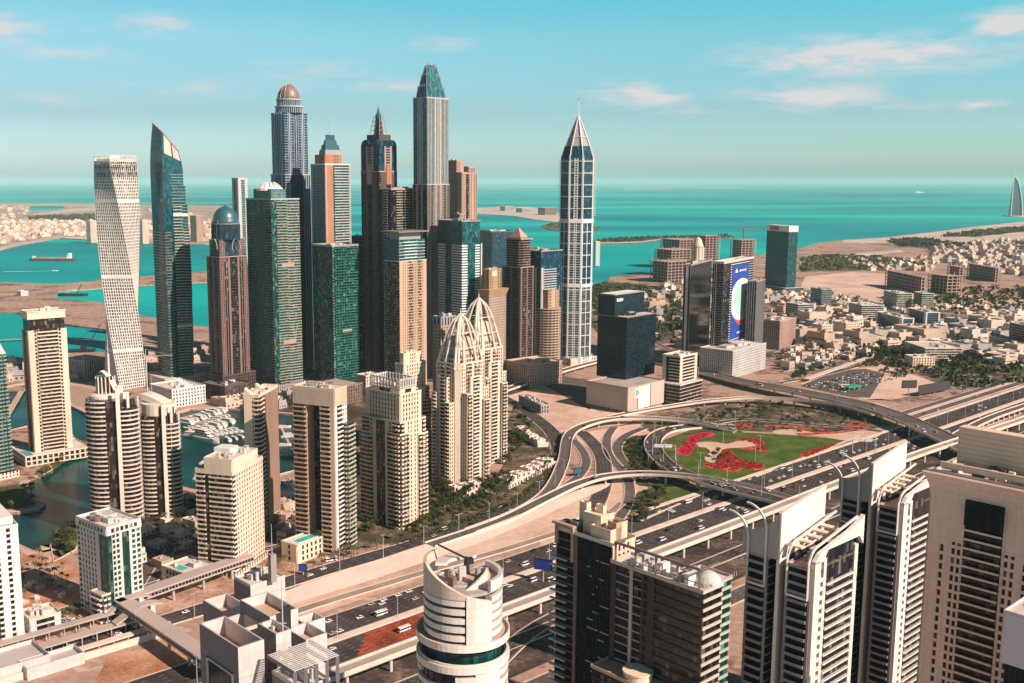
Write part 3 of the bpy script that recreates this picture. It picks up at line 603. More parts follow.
# --- twisted tower
def twisted():
    y = yrow(386); c = at(115, 157, y); zt = c.z-6; r = tower('twisted_tower', 'pale twisting skyscraper turning a quarter turn from base to open latticed top', 'skyscraper', [Vector((c.x, c.y, 0))])
    w = 19.5; nf = 73; core = MB(); wall = MB(); top = MB(); rings = []
    def sq(a, s, z): return [Vector((c.x, c.y, z))+dirv(a+45+90*k)*s*1.4142 for k in range(4)]
    ang = lambda z: 138-90*z/zt
    for i in range(nf+1): z = zt*i/nf; rings.append([p for p in sq(ang(z), w-.5, z)])
    core.loft(rings); core.build('glazing', glass('glass_twist', (.05,.042,.04), (.10,.085,.08), pale=.2, palec=(.4,.36,.33)), r)
    nb = 13; fh = zt/nf
    for i in range(nf):
        z = i*fh; f = sq(ang(z+fh*.25), w, 0); last = i >= nf-5
        for k in range(4):
            p0, p1 = f[k], f[(k+1)%4]; ln = (p1-p0).length
            if not last or i % 2 == 0: wall.face(p0, p1, 0, ln, -.3, .05, z, z+(.95 if not last else .5))
            bw = ln/nb
            f2 = sq(ang(z+fh*.6), w, 0); q0, q1 = f2[k], f2[(k+1)%4]
            for b in range(nb+1):
                pw = (.98 if i % 24 != 12 else bw*.98)*(.5 if last else 1); x = b*bw; wall.face(q0, q1, max(0, x-pw/2), min(ln, x+pw/2), -.3, .1, z+.95, z+fh)
    f = sq(ang(zt), w, 0)
    for k in range(4):
        p0, p1 = f[k], f[(k+1)%4]; ln = (p1-p0).length; top.face(p0, p1, 0, ln, -.3, 0, zt, zt+.6); top.face(p0, p1, 0, ln, -.3, 0, zt+6.4, zt+6.9)
        for b in range(14): top.face(p0, p1, b*ln/14, b*ln/14+.55, -.3, 0, zt+.6, zt+7.5+(b*37 % 5)*.5)
    tm = mat('pale_metal_panel', (.80,.74,.69), .55, .06)
    wall.build('wall', tm, r); top.build('roof_screen', tm, r)
    a = MB(); a.prism(inset(f, 3), zt, zt+3.4); a.build('roof_plant', LGREY, r)
twisted()
# --- curved blade-topped tower
def blade():
    vb = 388; y = yrow(vb); BG = glass('glass_blade', (.012,.05,.055), (.03,.10,.10), pale=.04); BT = glass('glass_blade_top', (.008,.07,.10), (.02,.12,.15), pale=0)
    p = at(163, 190, y); d1, d2 = dirv(40), dirv(130); w2 = spread(p, d2, 151); b = Vector((p.x, p.y, 0)); fs = []
    for v, uR in ((388,192.5), (345,192.5), (300,192), (262,191), (230,189.5), (205,187.5), (186,185.3), (172,183)):
        q = at(162, v, y); w1 = spread(Vector((b.x, b.y, q.z)), d1, uR); fs.append(([b, b+d1*w1, b+d1*w1+d2*w2, b+d2*w2], q.z))
    base = fs[0][0]; r = tower('blade_tower', 'blue and green skyscraper whose slanted blade top rises to a point on its left', 'skyscraper', base); z = 0; SL = mat('pale_slab', (.42,.42,.36), .6)
    for i in range(1, len(fs)):
        f, zt = fs[i]; low = i <= 4
        tier(r, f, z, zt, [[(.26,'b' if low else 'g',GREY),(.1,'g'),(.40,'C' if i < 6 else 'b',SL),(.24,'B' if low else 'b',SL)], [(1,'b')], [(1,'b')], [(.75,'b' if low else 'g',GREY),(.25,'g')]], BG if low else BT, SL, 3.8); z = zt
    for v in (215, 327):
        zz = zat(162, v, y); a = MB(); f = fs[2][0]; ln = (f[1]-f[0]).length; a.face(f[0], f[1], ln*.35, ln*.95, -.3, 1.3, zz-2, zz+1.5); a.build('plant_floor', WHITE, r)
    f, zt = fs[-1]; zp = zat(154.5, 124, f[3].y); rows = []
    b4 = [Vector((q.x, q.y, zt)) for q in f]
    tl = b4[3].lerp(b4[0], .36); top = [b4[0].lerp(b4[1], .05), b4[0].lerp(b4[1], .80), b4[3].lerp(b4[2], .86), tl]
    zs = [zat(162, 132, y), zat(178, 151, y), zat(176, 142, y+20), zp]
    for k in range(7):
        t = k/6; row = []
        for i in range(4): x = b4[i].lerp(top[i], t**1.7); row.append(Vector((x.x, x.y, zt+(zs[i]-zt)*t)))
        rows.append(row)
    a = MB(); a.loft(rows); a.build('slanted_crown', BT, r)
    n_ = Vector((d1.y, -d1.x, 0))*.6; a = MB(); q0, q1 = rows[3], rows[6]
    for lo, hi, k1 in ((.10,.50,6), (.58,.94,6)):
        A = [rows[3][0].lerp(rows[3][1], lo), rows[3][0].lerp(rows[3][1], hi), rows[k1][0].lerp(rows[k1][1], hi), rows[k1][0].lerp(rows[k1][1], lo)]
        a.add([x+n_ for x in A]+[x-n_ for x in A], [(0,1,2,3),(7,6,5,4),(0,4,5,1),(1,5,6,2),(2,6,7,3),(3,7,4,0)])
    a.build('crown_panel', mat('crown_pink', (.66,.50,.44)), r)
    a = MB(); T = rows[-1]
    for i in range(4): a.bar(T[i], T[(i+1)%4], 1.6)
    a.build('crown_rim', mat('rim_brown', (.25,.16,.13)), r)
    podium(r, base, 14, 14, CREAM, ROOFL)
blade()
# --- brown tower with teal dome
def domed():
    MAR = mat('maroon_stone', (.25,.145,.13))
    f, zt = fit(206, 219, 246, 240, 396, 50); r = tower('domed_tower', 'dark pinkish-brown tower with arched shoulders under a small teal dome', 'skyscraper', f)
    fc = [[(.14,'P'),(.16,'F'),(.06,'S'),(.28,'b',DBROWN),(.06,'S'),(.16,'F'),(.14,'P')], [(.2,'P'),(.6,'F'),(.2,'P')], [(.2,'P'),(.6,'F'),(.2,'P')], [(.2,'P'),(.2,'b',DBROWN),(.2,'P'),(.2,'b',DBROWN),(.2,'P')]]
    z1 = zat(219, 258, f[0].y); tier(r, f, 26, z1, fc, GDARK, MAR, 3.6, 3)
    tier(r, inset(f, -5), 0, 26, [[(1,'P')]], GDARK, DBROWN, 4.5); roof(r, inset(f, -5), 26, DBROWN, ROOFD, 1.2, 0)
    tier(r, inset(f, 3), z1, zt, [[(.2,'P'),(.6,'b',DBROWN),(.2,'P')]], GBLUE, MAR, 3.6); roof(r, f, z1, PINKB, ROOFD, 1, 0)
    c = cen(f); z2 = zat(226, 224, c.y); f2 = circle(c, 17.5, 18); tier(r, f2, zt, z2, [[(.15,'F'),(.7,'g'),(.15,'F')]], GBLUE, mat('navy_trim', (.10,.11,.14)), 3.6, 3); roof(r, f2, z2, GREY, ROOFD, .8, 0)
    for k in range(4):
        a = MB(); p = c+dirv(50+90*k)*18; rr = [[p+dirv(140+90*k)*(7*math.cos(t*math.pi/10))*s+Vector((0,0,zt-12+13*math.sin(t*math.pi/10)))+dirv(50+90*k)*q for s, q in ((1,0),(1,2),(.84,2),(.84,0))] for t in range(11)]
        a.loft(rr); a.build('arch', GREY, r)
    z3 = zat(226, 206, c.y); a = MB(); h = z3-z2; a.lathe(c, [(16, z2), (16.3, z2+h*.15)]+[(15.8*math.cos(t*math.pi/16), z2+h*.2+h*.78*math.sin(t*math.pi/16)) for t in range(8)]+[(.4, z3+1)], 24); a.build('dome', TEALMET, r, True)
    for k in range(8):
        a = MB(); q = c+dirv(k*45+22)*16.6; a.tube([(q.x,q.y,z2),(q.x,q.y,z2+4),(q.x,q.y,z2+7)], .5, 5, r1=.1); a.build('finial', GREY, r)
domed()
# --- slim grey tower behind
f, zt = fit(232, 238, 247, 180, 350, 46); r = tower('slim_tower', 'slender pale grey tower half hidden behind the green glass tower', 'skyscraper', f)
tier(r, f, 0, zt, [[(.3,'S'),(.4,'b'),(.3,'S')]], GSKY, LGREY); roof(r, f, zt, LGREY, None, 3, 2); mast(r, 'antenna', cen(f), zt, zt+12, .5, .2)
# --- green glass tower with white tent roof
GG5 = glass('glass_grey_green', (.012,.06,.06), (.03,.11,.10), pale=.10, palec=(.20,.24,.20)); SL5 = mat('olive_slab', (.30,.30,.24), .7)
f, zt = fit(246, 271, 299, 200, 392, 46); r = tower('green_glass_tower', 'seagreen glass apartment tower under a ribbed white tent-like roof', 'skyscraper', f)
tier(r, f, 10, zt, [[(.15,'g'),(.40,'C'),(.45,'B',mat('slab_tan', (.40,.34,.29)))], [(1,'b')], [(1,'b')], [(.2,'b',GREY),(.6,'X',GREY),(.2,'b')]], GG5, SL5, 3.6); tier(r, inset(f,-3), 0, 10, [[(1,'P')]], GDARK, GREY)
z1 = zt-2; f2 = sub(f, .1, .62, .1, .8); z2 = zat(262, 189, f[0].y+12); tier(r, f2, zt, z2, [[(1,'X')]], GSKY, PALEGREEN, 4); roof(r, f, zt, PALEGREEN, None, 1.5, 3)
c = cen(f2); a = MB(); z3 = zat(262, 182, c.y); 
a.lathe(c, [(17, z2-2), (16, z2+1), (11, z2+(z3-z2)*.55), (6, z3-1), (.3, z3)], 18); a.build('tent_roof', WHITE, r)
for k in range(14):
    a = MB(); q = dirv(k*360/14); a.tube([c+q*16.6+Vector((0,0,z2)), c+q*11.6+Vector((0,0,z2+(z3-z2)*.55+.6)), c+q*6+Vector((0,0,z3-.2))], .6, 4); a.build('tent_rib', LGREY, r)

for v in (265, 342):
    a = MB(); p = at(285, v, f[0].y+14); a.face(f[0], f[1], 14, 34, .3, .9, p.z-3, p.z+3); a.build('plant_floor_screen', PINKB, r)
# --- tall domed skyscraper (princess like dome)
def grand_dome():
    GREY = mat('blue_grey_cladding', (.24,.27,.33), .6); LGREY = mat('pale_blue_cladding', (.44,.46,.52), .6); GBLUE = glass('glass_grand', (.014,.05,.10), (.03,.10,.17), pale=.02)
    vb = 374; f, zt = fit(271, 285, 310, 175, vb, 50); r = tower('grand_domed_tower', 'very tall grey skyscraper crowned by a ribbed copper dome and needle', 'skyscraper', f)
    fc = [[(.16,'b'),(.08,'W'),(.16,'g'),(.2,'F'),(.16,'g'),(.08,'W'),(.16,'b')]]
    tier(r, f, 0, zt, [[(.16,'B',LGREY),(.05,'S'),(.5,'b',mat('navy_trim', (.1,.11,.14))),(.05,'S'),(.24,'F',LGREY)], fc[0], fc[0], [(.15,'b'),(.1,'W',LGREY),(.5,'b',GREY),(.1,'W',LGREY),(.15,'b')]], GBLUE, GREY, 3.6)
    z1 = zat(284, 112, f[0].y); f2 = inset(f, 1.6); tier(r, f2, zt, z1, [[(.15,'b'),(.14,'W'),(.12,'b'),(.18,'F'),(.12,'b'),(.14,'W'),(.15,'b')]], GBLUE, LGREY, 3.6); roof(r, f, zt, LGREY, None, 1, 0)
    c = cen(f); prev = z1
    for (v, rr) in ((107, 18.5), (100, 16.5)):
        zz = zat(290, v, c.y); tier(r, circle(c, rr, 20), prev, zz, [[(1,'F')]], GBLUE, LGREY, 4, 3); a = MB(); a.lathe(c, [(rr+1.4, zz-.6), (rr+1.4, zz+1)], 28); a.build('cornice', LGREY, r); prev = zz
    zz = zat(290, 84, c.y); h = zz-prev; a = MB(); a.lathe(c, [(15.5*math.cos(t*math.pi/20), prev+1+h*.95*math.sin(t*math.pi/20)) for t in range(10)]+[(.5, zz)], 28); a.build('dome', COPPER, r, True)
    a = MB()
    for k in range(14): a.tube([c+dirv(k*360/14)*(15.9*math.cos(t*math.pi/18))+Vector((0,0,prev+1+h*.96*math.sin(t*math.pi/18))) for t in range(9)], .35, 4)
    a.build('dome_rib', STEEL, r)
    mast(r, 'spire', c, zz-1, zat(290, 76, c.y), 1.0, .15)
grand_dome()
# --- orange striped tower with stepped crown and antenna
def orange():
    f, zt = fit(311, 325, 350, 165, 380, 48); r = tower('orange_striped_tower', 'blue glass tower with a broad terracotta stripe and stepped grey crown with antenna', 'skyscraper', f)
    tier(r, f, 0, zt, [[(.04,'W',WHITE),(.26,'S',ORANGE),(.06,'g'),(.58,'B',LGREY),(.06,'W',WHITE)], [(1,'b',LGREY)], [(1,'b',LGREY)], [(.1,'W',LGREY),(.8,'X',LGREY),(.1,'S',ORANGE)]], glass('glass_orange_tower', (.012,.06,.075), (.03,.12,.14), pale=.04), LGREY, 3.7); roof(r, f, zt, WHITE, None, 1.5, 0)
    c = cen(f); z1 = zat(328, 155, c.y); tier(r, sub(f,.06,.7,.1,.8), zt, z1, [[(.5,'S'),(.3,'P'),(.2,'S')]], GSKY, ORANGE, 4); prev = z1
    for v, k in ((150,7.5),(145,9.5),(140,12),(135,14.5)):
        zz = zat(330, v, c.y); cap_box(r, 'crown_step', inset(f, k), prev, zz, TEALMET if v != 150 else GREY, inset(f, k+1)); prev = zz
    mast(r, 'antenna', c, prev-1, zat(330, 117, c.y), .8, .2)
orange()
# --- dark emerald tower in front
f, zt = fit(312, 332, 358, 247, 391, 44); r = tower('emerald_tower', 'dark emerald glass tower with glittering mottled green panes', 'skyscraper', f)
tier(r, f, 6, zt, [[(.06,'b',GREY),(.6,'c',mat('green_rail', (.05,.16,.12), .3, .2)),(.34,'C',mat('green_rail', (.05,.16,.12)))], [(1,'b',GREY)], [(1,'b',GREY)], [(1,'X',DBROWN)]], GGREEN, GREY, 3.6, 4.2); tier(r, inset(f,-4), 0, 6, [[(1,'P')]], GDARK, GREY)
roof(r, f, zt, GREY, None, 2, 3); a = MB(); a.face(f[0], f[1], 15, 30, .3, .9, zat(345,332,f[0].y)-2.5, zat(345,332,f[0].y)+2.5); a.build('plant_floor_screen', PINKB, r)
# --- blue arched-crown brown tower
def arched():
    vb = 376; f, zt = fit(361, 379, 397, 172, vb, 44); r = tower('arched_crown_tower', 'brown tower with round-headed dark blue upper bays and a scaffolded spire', 'skyscraper', f)
    st = [(.1,'b'),(.2,'P'),(.06,'S'),(.28,'b'),(.06,'S'),(.2,'P'),(.1,'b')]
    tier(r, f, 0, zt, [st], GDARK, mat('mauve_stone', (.15,.10,.10)), 3.6); roof(r, f, zt, PINKB, None, 1, 0)
    f2 = inset(f, .2); z1 = zat(379, 146, f[0].y); tier(r, f2, zt, z1, [[(.3,'g'),(.08,'S'),(.24,'B',PINKB),(.08,'S'),(.3,'g')]], GBLUE, PINKB, 3.6)
    # round-headed bays
    for i in (0, 1, 2, 3):
        p0, p1 = f2[i], f2[(i+1)%4]; d = (p1-p0); ln = d.length; d.normalize(); n = Vector((d.y, -d.x, 0))
        for s, m_ in ((.25, GBLUE), (.75, GBLUE)):
            a = MB(); q = p0+d*ln*s; pr = [q+d*(ln*.235*math.cos(t*math.pi/12))+Vector((0,0,z1-1+ln*.26*math.sin(t*math.pi/12))) for t in range(13)]
            a.add([p+n*.5 for p in pr]+[p-n*(ln*.45) for p in pr], [(k, k+1, 14+k, 13+k) for k in range(12)]+[tuple(range(13))]); a.build('round_head', m_, r)
        a = MB(); q = p0+d*ln*.5; zz = zat(379, 168, f[0].y); pr = [q+d*(4.5*x)+Vector((0,0,y_)) for x, y_ in [(-1, zz-22), (1, zz-22), (1, zz), (.7, zz+4), (0, zz+6), (-.7, zz+4), (-1, zz)]]
        a.add([p+n*2.2 for p in pr]+[p-n*.5 for p in pr], [tuple(range(7))]+[(k, (k+1)%7, 7+(k+1)%7, 7+k) for k in range(7)]); a.build('gabled_bay', ORANGE if i == 0 else PINKB, r)
    c = cen(f); z2 = zat(379, 135, c.y); cap_box(r, 'crown_base', inset(f, 6), z1, z2, DBROWN); z3 = zat(379, 117, c.y)
    a = MB(); g = inset(f, 9); h = inset(f, 13)
    for k in range(4):
        a.bar(g[k]+Vector((0,0,z2)), h[k]+Vector((0,0,z3)), .7)
        for q in range(5):
            t = q/4; e0, e1 = g[k].lerp(h[k], t), g[(k+1)%4].lerp(h[(k+1)%4], t); zz = z2+(z3-z2)*t; a.bar(e0+Vector((0,0,zz)), e1+Vector((0,0,zz)), .5); a.bar(e0.lerp(e1,.5)+Vector((0,0,zz-3)), e0.lerp(e1,.5)+Vector((0,0,zz+3)), .5)
    a.build('scaffold', GREY, r); cap_box(r, 'crown_core', inset(f, 13), z2, z3-2, DBROWN, inset(f, 15)); a = MB(); z4 = zat(379, 106, c.y); a.lathe(c, [(4, z3-3), (4.4, z3+2), (2, z3+6), (.8, z4-3), (.1, z4)], 10); a.build('spire', TEALMET, r)
arched()
# --- olive-beige slab
f, zt = fit(380, 391, 420, 190, 378, 52); r = tower('olive_slab_tower', 'olive-beige slab tower with rows of projecting bays, in front of the arched brown tower', 'skyscraper', f)
tier(r, f, 0, zt, [[(.15,'g'),(.22,'C'),(.06,'g'),(.22,'C'),(.06,'g'),(.22,'C'),(.07,'g')], [(1,'b')], [(1,'b')], [(.3,'b',DBROWN),(.4,'C',GREY),(.3,'b',DBROWN)]], GDARK, mat('olive_render', (.36,.31,.21)), 3.6); roof(r, f, zt, PINKB, None, 2, 4)
# --- ribbed stone skyscraper with glass pyramid crown
def ribbed():
    vb = 378; f, zt = fit(413, 427, 449, 185, vb, 46); r = tower('ribbed_tower', 'tallest ribbed stone skyscraper with a stepped blue glass pyramid crown', 'skyscraper', f)
    RS = mat('ribbed_stone', (.50,.40,.36)); st = [(.2,'F'),(.08,'b',GREY),(.2,'W'),(.04,'g'),(.2,'W'),(.08,'b',GREY),(.2,'F')]
    tier(r, f, 0, zt, [st, st, st, [(.25,'g'),(.1,'W'),(.25,'b',GREY),(.1,'W'),(.3,'g')]], GDARK, RS, 3.6, 3); roof(r, f, zt, RS, None, 1, 0)
    z1 = zat(427, 98, f[0].y); st2 = [(.26,'F'),(.05,'g'),(.17,'W'),(.04,'g'),(.17,'W'),(.05,'g'),(.26,'F')]; f2 = inset(f, .8); tier(r, f2, zt, z1, [st2, st2, st2, [(.3,'g'),(.4,'W'),(.3,'g')]], GSKY, mat('ribbed_stone_light', (.58,.48,.44)), 3.6, 3); roof(r, f2, z1, RS, None, 1.5, 0)
    c = cen(f); prev = z1; W0 = (f[1]-f[0]).length
    for (v, k0, k1) in ((87, 3.5, 5.5), (76, 6.5, 9), (68, 9.5, 12), (65, 13, 14)):
        zz = zat(430, v, c.y); cap_box(r, 'crown_step', inset(f, k0), prev, zz, GSKY, inset(f, k1))
        a = MB(); g0, g1 = inset(f, k0-.1), inset(f, k1-.1)
        for i in range(4):
            for s in (0, .25, .5, .75): a.bar(g0[i].lerp(g0[(i+1)%4], s)+Vector((0,0,prev)), g1[i].lerp(g1[(i+1)%4], s)+Vector((0,0,zz+2.5)), .5)
        a.build('crown_rib', GREY, r); prev = zz
    mast(r, 'spire', c, prev, prev+8, .8, .2)
ribbed()
# --- pinkish twin-stepped tower right of ribbed
f, zt = fit(447, 462, 477, 174, 366, 44); r = tower('stepped_pink_tower', 'pinkish-brown stepped apartment tower right behind the tallest ribbed skyscraper', 'skyscraper', f)
PK = mat('rose_stone', (.46,.30,.245))
tier(r, f, 0, zt, [[(.25,'P'),(.2,'b',DBROWN),(.2,'P'),(.1,'S'),(.25,'P')], [(1,'P')], [(1,'P')], [(.3,'S'),(.4,'P'),(.3,'S')]], GDARK, PK, 3.6); roof(r, f, zt, PK, None, 2, 2)
z1 = zat(455, 162, f[3].y); g = sub(f, .0, .45, .35, .98); tier(r, g, zt, z1, [[(.5,'P'),(.5,'S')]], GDARK, PK); roof(r, g, z1, PK, None, 2, 1)
g = sub(f, .55, .95, .1, .6); z2 = zat(470, 168, f[0].y); tier(r, g, zt, z2, [[(1,'P')]], GDARK, PK); roof(r, g, z2, PK, None, 2, 1)
f = sub(f, -.25, .12, -.1, .3); z3 = zat(458, 215, f[0].y); tier(r, f, 0, z3, [[(1,'P')]], GDARK, PK); roof(r, f, z3, PK)
# --- cream tower with flat flying roof
f, zt = fit(384, 399, 426, 240, 393, 46); r = tower('flat_roofed_tower', 'beige tower with dark teal left side under a thin overhanging flat roof', 'skyscraper', f)
zc = zat(399, 262, f[0].y); tier(r, inset(f,1.2), zc, zt, [[(.2,'b'),(.5,'B'),(.3,'b')], [(1,'b')], [(1,'b')], [(1,'X',GREY)]], GTEAL, WHITE, 3.7)
tier(r, f, 0, zc, [[(.1,'S'),(.22,'Q'),(.18,'B'),(.18,'Q'),(.14,'B'),(.08,'Q'),(.1,'S')], [(1,'Q')], [(1,'Q')], [(.3,'b',GREY),(.4,'X',DBROWN),(.3,'b',GREY)]], glass('glass_flat', (.05,.035,.03), (.11,.08,.065), pale=.2, palec=(.4,.28,.2)), TAN, 3.6)
roof(r, f, zc, CREAM, None, .8, 0); z1 = zat(399, 232, f[0].y); cap_box(r, 'roof_core', inset(f, 5), zt, z1-1, GREY); cap_box(r, 'flying_roof', inset(f, -3), z1-1, z1+.6, mat('roof_slab_brown', (.24,.18,.16)))
# --- white-banded tower with teal cap
f, zt = fit(438, 462, 480, 244, 384, 38); r = tower('white_banded_tower', 'white banded tower with a dark teal glass cap and glass corner strip', 'skyscraper', f)
tier(r, f, 0, zt, [[(.30,'B'),(.42,'g'),(.28,'B')], [(1,'B')], [(1,'B')], [(.32,'B'),(.26,'g'),(.42,'B')]], GTEAL, mat('blue_white_panel', (.72,.71,.73), .5), 3.5, sill=1.8); z1 = zat(462, 222, f[0].y); tier(r, f, zt, z1, [[(1,'g')]], GTEAL, GREY, 6); roof(r, f, z1, GREY, ROOFD, 1.5, 3)
a = MB(); a.face(f[1], f[2], -3, 0, 0, 1.2, 0, zt); a.build('fin', WHITE, r)
# --- brown/ochre corniced tower
f, zt = fit(480, 489, 506, 297, 386, 50); r = tower('corniced_tower', 'ochre brown gridded tower with a heavy golden cornice below its roof block', 'skyscraper', f)
tier(r, f, 0, zt, [[(.12,'P'),(.76,'Q'),(.12,'P')]], GWIN, mat('mauve_render', (.42,.30,.25)), 3.5, 2.6); zz = zat(489, 290, f[0].y); cap_box(r, 'cornice', f, zt, zz, GOLD, inset(f, -3)); z2 = zat(492, 270, f[0].y+10); g = sub(f, .05, .75, .1, .8); tier(r, g, zz, z2, [[(.3,'P'),(.4,'S'),(.3,'P')]], GDARK, GOLD); roof(r, g, z2, GOLD, None, 1, 1); a = MB(); a.face(g[0], g[1], 5, 15, .5, 1.2, z2-8, z2-1); a.build('sign_panel', CREAM, r)
# --- dark brown tower with pyramid roof + blue slat tower
f, zt = fit(503, 521, 534, 240, 374, 44); r = tower('pyramid_roofed_tower', 'dark brown tower with a shallow tan pyramid roof and stepped wing', 'skyscraper', f)
zz = zat(521, 268, f[0].y); tier(r, f, 0, zz, [[(.1,'S'),(.35,'b'),(.1,'S'),(.35,'b'),(.1,'S')]], GDARK, BROWN, 3.6); roof(r, f, zz, PINKB, None, 1, 0); f2 = chamfer(inset(f, 1.5), 4); tier(r, f2, zz, zt, [[(1,'B')]], GDARK, mat('plum_stone', (.27,.17,.15)), 3.6); roof(r, inset(f,1.5), zt, PINKB, None, 1.5, 0)
c = cen(f); zp = zat(521, 227, c.y); a = MB(); g = inset(f, 7); a.prism(g, zt, zt+3); a.prism(inset(g,-1), zt+3, zp, top=[c]*4); a.build('pyramid_roof', TAN, r)
g, zt2 = fit(531, 540, 548, 250, 366, 44); tier(r, g, 0, zt2, [[(.3,'b'),(.7,'P')]], GDARK, PINKB); roof(r, g, zt2, PINKB, None, 1, 4)
f, zt = fit(528, 541, 562, 268, 372, 44); r = tower('blue_slat_tower', 'navy blue glass tower with white vertical fins and slatted right side', 'skyscraper', f)
tier(r, f, 0, zt, [[(.12,'W',WHITE),(.62,'B',LGREY),(.26,'g')], [(1,'B',LGREY)], [(1,'B',LGREY)], [(.2,'g'),(.08,'S',WHITE),(.3,'g'),(.08,'S',WHITE),(.34,'g')]], GBLUE, LGREY, 3.5); z1 = zat(541, 252, f[0].y); tier(r, f, zt, z1, [[(1,'g')]], GBLUE, GREY, 5); roof(r, f, z1, GREY, ROOFD, 1.5, 3)
# --- round tower under construction
def constr():
    y = yrow(372); z1 = zat(547, 308, y); c = at(547, 308, y+16); c.z = 0; r = tower('round_unfinished_tower', 'round concrete tower under construction with bare floor slabs and open top storeys', 'skyscraper', [c])
    a = MB(); nf = int(z1/3.8)
    core = MB(); core.prism(circle(c, 15, 20), 0, z1); core.build('core', mat('brown_infill', (.20,.13,.11)), r)  # core filled with one even brown tone
    for q in range(nf):
        b = MB(); b.prism(circle(c, 20, 28), q*3.8+2.6, q*3.8+3.8) if q == 0 else None
        if q == 0: o = b.build('floor_slab', TAN, r)
        else:
            k = o.copy(); C.collection.objects.link(k); k.parent = r; k.location = o.location+Vector((0,0,q*3.8))
    for k in range(20):
        b = MB(); p = c+dirv(k*18)*18.6; b.box((p.x,p.y,0), 1, 1, z1, k*18); b.build('column', CONC, r)
    z2 = zat(547, 290, y); g = [c+dirv(44+45+90*k)*17 for k in range(4)]; tier(r, g, z1, z2, [[(.3,'P'),(.3,'S'),(.4,'P')]], GDARK, TAN, 4.5)
    for k in range(4):
        for s in (.0, .33, .66):
            b = MB(); p = g[k].lerp(g[(k+1)%4], s); b.box((p.x,p.y,z2), .9, .9, 5); b.build('column', CONC, r)
    b = MB(); b.tube([(c.x,c.y,z2),(c.x,c.y,z2+12),(c.x,c.y,z2+24)], .9, 4); b.bar((c.x-6,c.y-3,z2+14),(c.x+18,c.y+9,z2+20),.8); b.build('crane', mat('crane_red', (.30,.06,.04)), r)
constr()
# --- spired white-framed tower
def spired():
    vb = 364; y = yrow(vb); c = at(577, 200, y+18); c.z = 0; D0 = 33*y/FPX/2
    r = tower('spired_tower', 'slim white-framed blue glass tower tapering to a tall needle spire', 'skyscraper', [c])
    def octa(k): return [c+dirv(22.5+45*i-11)*(D0*k*1.045) for i in range(8)]
    f = octa(1.0); WF = mat('white_frame', (.74,.71,.70), .5, .06); V = lambda v: zat(577, v, y)
    nrm = [((f[i]+f[(i+1)%8])/2-c).normalized() for i in range(8)]
    fcs = []; fcu = []
    for i in range(8):
        front = i % 2 == 1
        fcs.append([(.07,'S'),(.40,'g'),(.05,'S'),(.41,'g'),(.07,'S')] if not front else [(.10,'S'),(.30,'b'),(.05,'S'),(.10,'B'),(.05,'S'),(.30,'b'),(.10,'S')])
        fcu.append([(.06,'S'),(.88,'g'),(.06,'S')] if not front else [(.09,'S'),(.26,'g'),(.06,'S'),(.18,'B'),(.06,'S'),(.26,'g'),(.09,'S')])
    z0 = 12; zm = V(287); z1 = V(223); z2 = V(158)
    tier(r, [p*1 for p in octa(1.1)], 0, z0, [[(.2,'S'),(.6,'P'),(.2,'S')]], GDARK, WF, 6)
    tier(r, f, z0, zm, fcs, glass('glass_spire_low', (.05,.085,.10), (.11,.15,.16), pale=.03), WF, 3.6); tier(r, inset(f,-.6), zm, zm+5, [[(1,'S')]], GBLUE, WF)
    tier(r, f, zm+5, z1, fcs, GBLUE, WF, 3.6); tier(r, inset(f,-.6), z1, z1+6, [[(1,'S')]], GBLUE, WF); tier(r, f, z1+6, z2, fcu, GBLUE, WF, 3.6)
    hoop = MB(); z = z0+14
    while z < z2:
        hoop.ring(inset(f,-.62), z, z+.9, .5); z += 17
    hoop.build('frame_hoop', WF, r)
    z3 = V(146); cap_box(r, 'shoulder', f, z2, z3, GBLUE, octa(.78)); a = MB()
    for i in range(8): a.bar(f[i]+Vector((0,0,z2)), octa(.78)[i]+Vector((0,0,z3)), 1.2)
    a.build('shoulder_rib', WF, r)
    z4 = V(117); cap_box(r, 'spire_cone', octa(.70), z3, z4, GREY, octa(.06)); a = MB()
    for i in range(8): a.bar(octa(.76)[i]+Vector((0,0,z3)), octa(.05)[i]+Vector((0,0,z4+2)), 1.3)
    for t in (.33, .6):
        q = octa(.76*(1-t)+.05*t); zz = z3+(z4-z3)*t
        for i in range(8): a.bar(q[i]+Vector((0,0,zz)), q[(i+1)%8]+Vector((0,0,zz)), .7)
    a.build('spire_rib', WF, r)
    zs = V(97); mast(r, 'spire', c, z4, zs, .9, .25, WF); a = MB(); a.lathe(c, [(.2, zs-3), (1.2, zs-1.5), (.2, zs)], 8); a.build('finial', GREY, r)
    for i in range(0, 8):
        for s in (0, 1):
            a = MB(); q = octa(1.03)[i]; n = (q-c).normalized()
            if s == 0:
                for k in range(24): zz = z1+10+k*(z2-z1-12)/24; a.bar(q+Vector((0,0,zz)), q+n*2.6+Vector((0,0,zz)), .5, .8)
                a.build('bracket', WF, r)
    tier(r, [c+dirv(45+90*k+30)*34 for k in range(4)], 0, 9, [[(.6,'S'),(.4,'P')]], GDARK, CREAM, 4.5); roof(r, [c+dirv(45+90*k+30)*34 for k in range(4)], 9, CREAM, ROOFL, 1.2, 0)
spired()
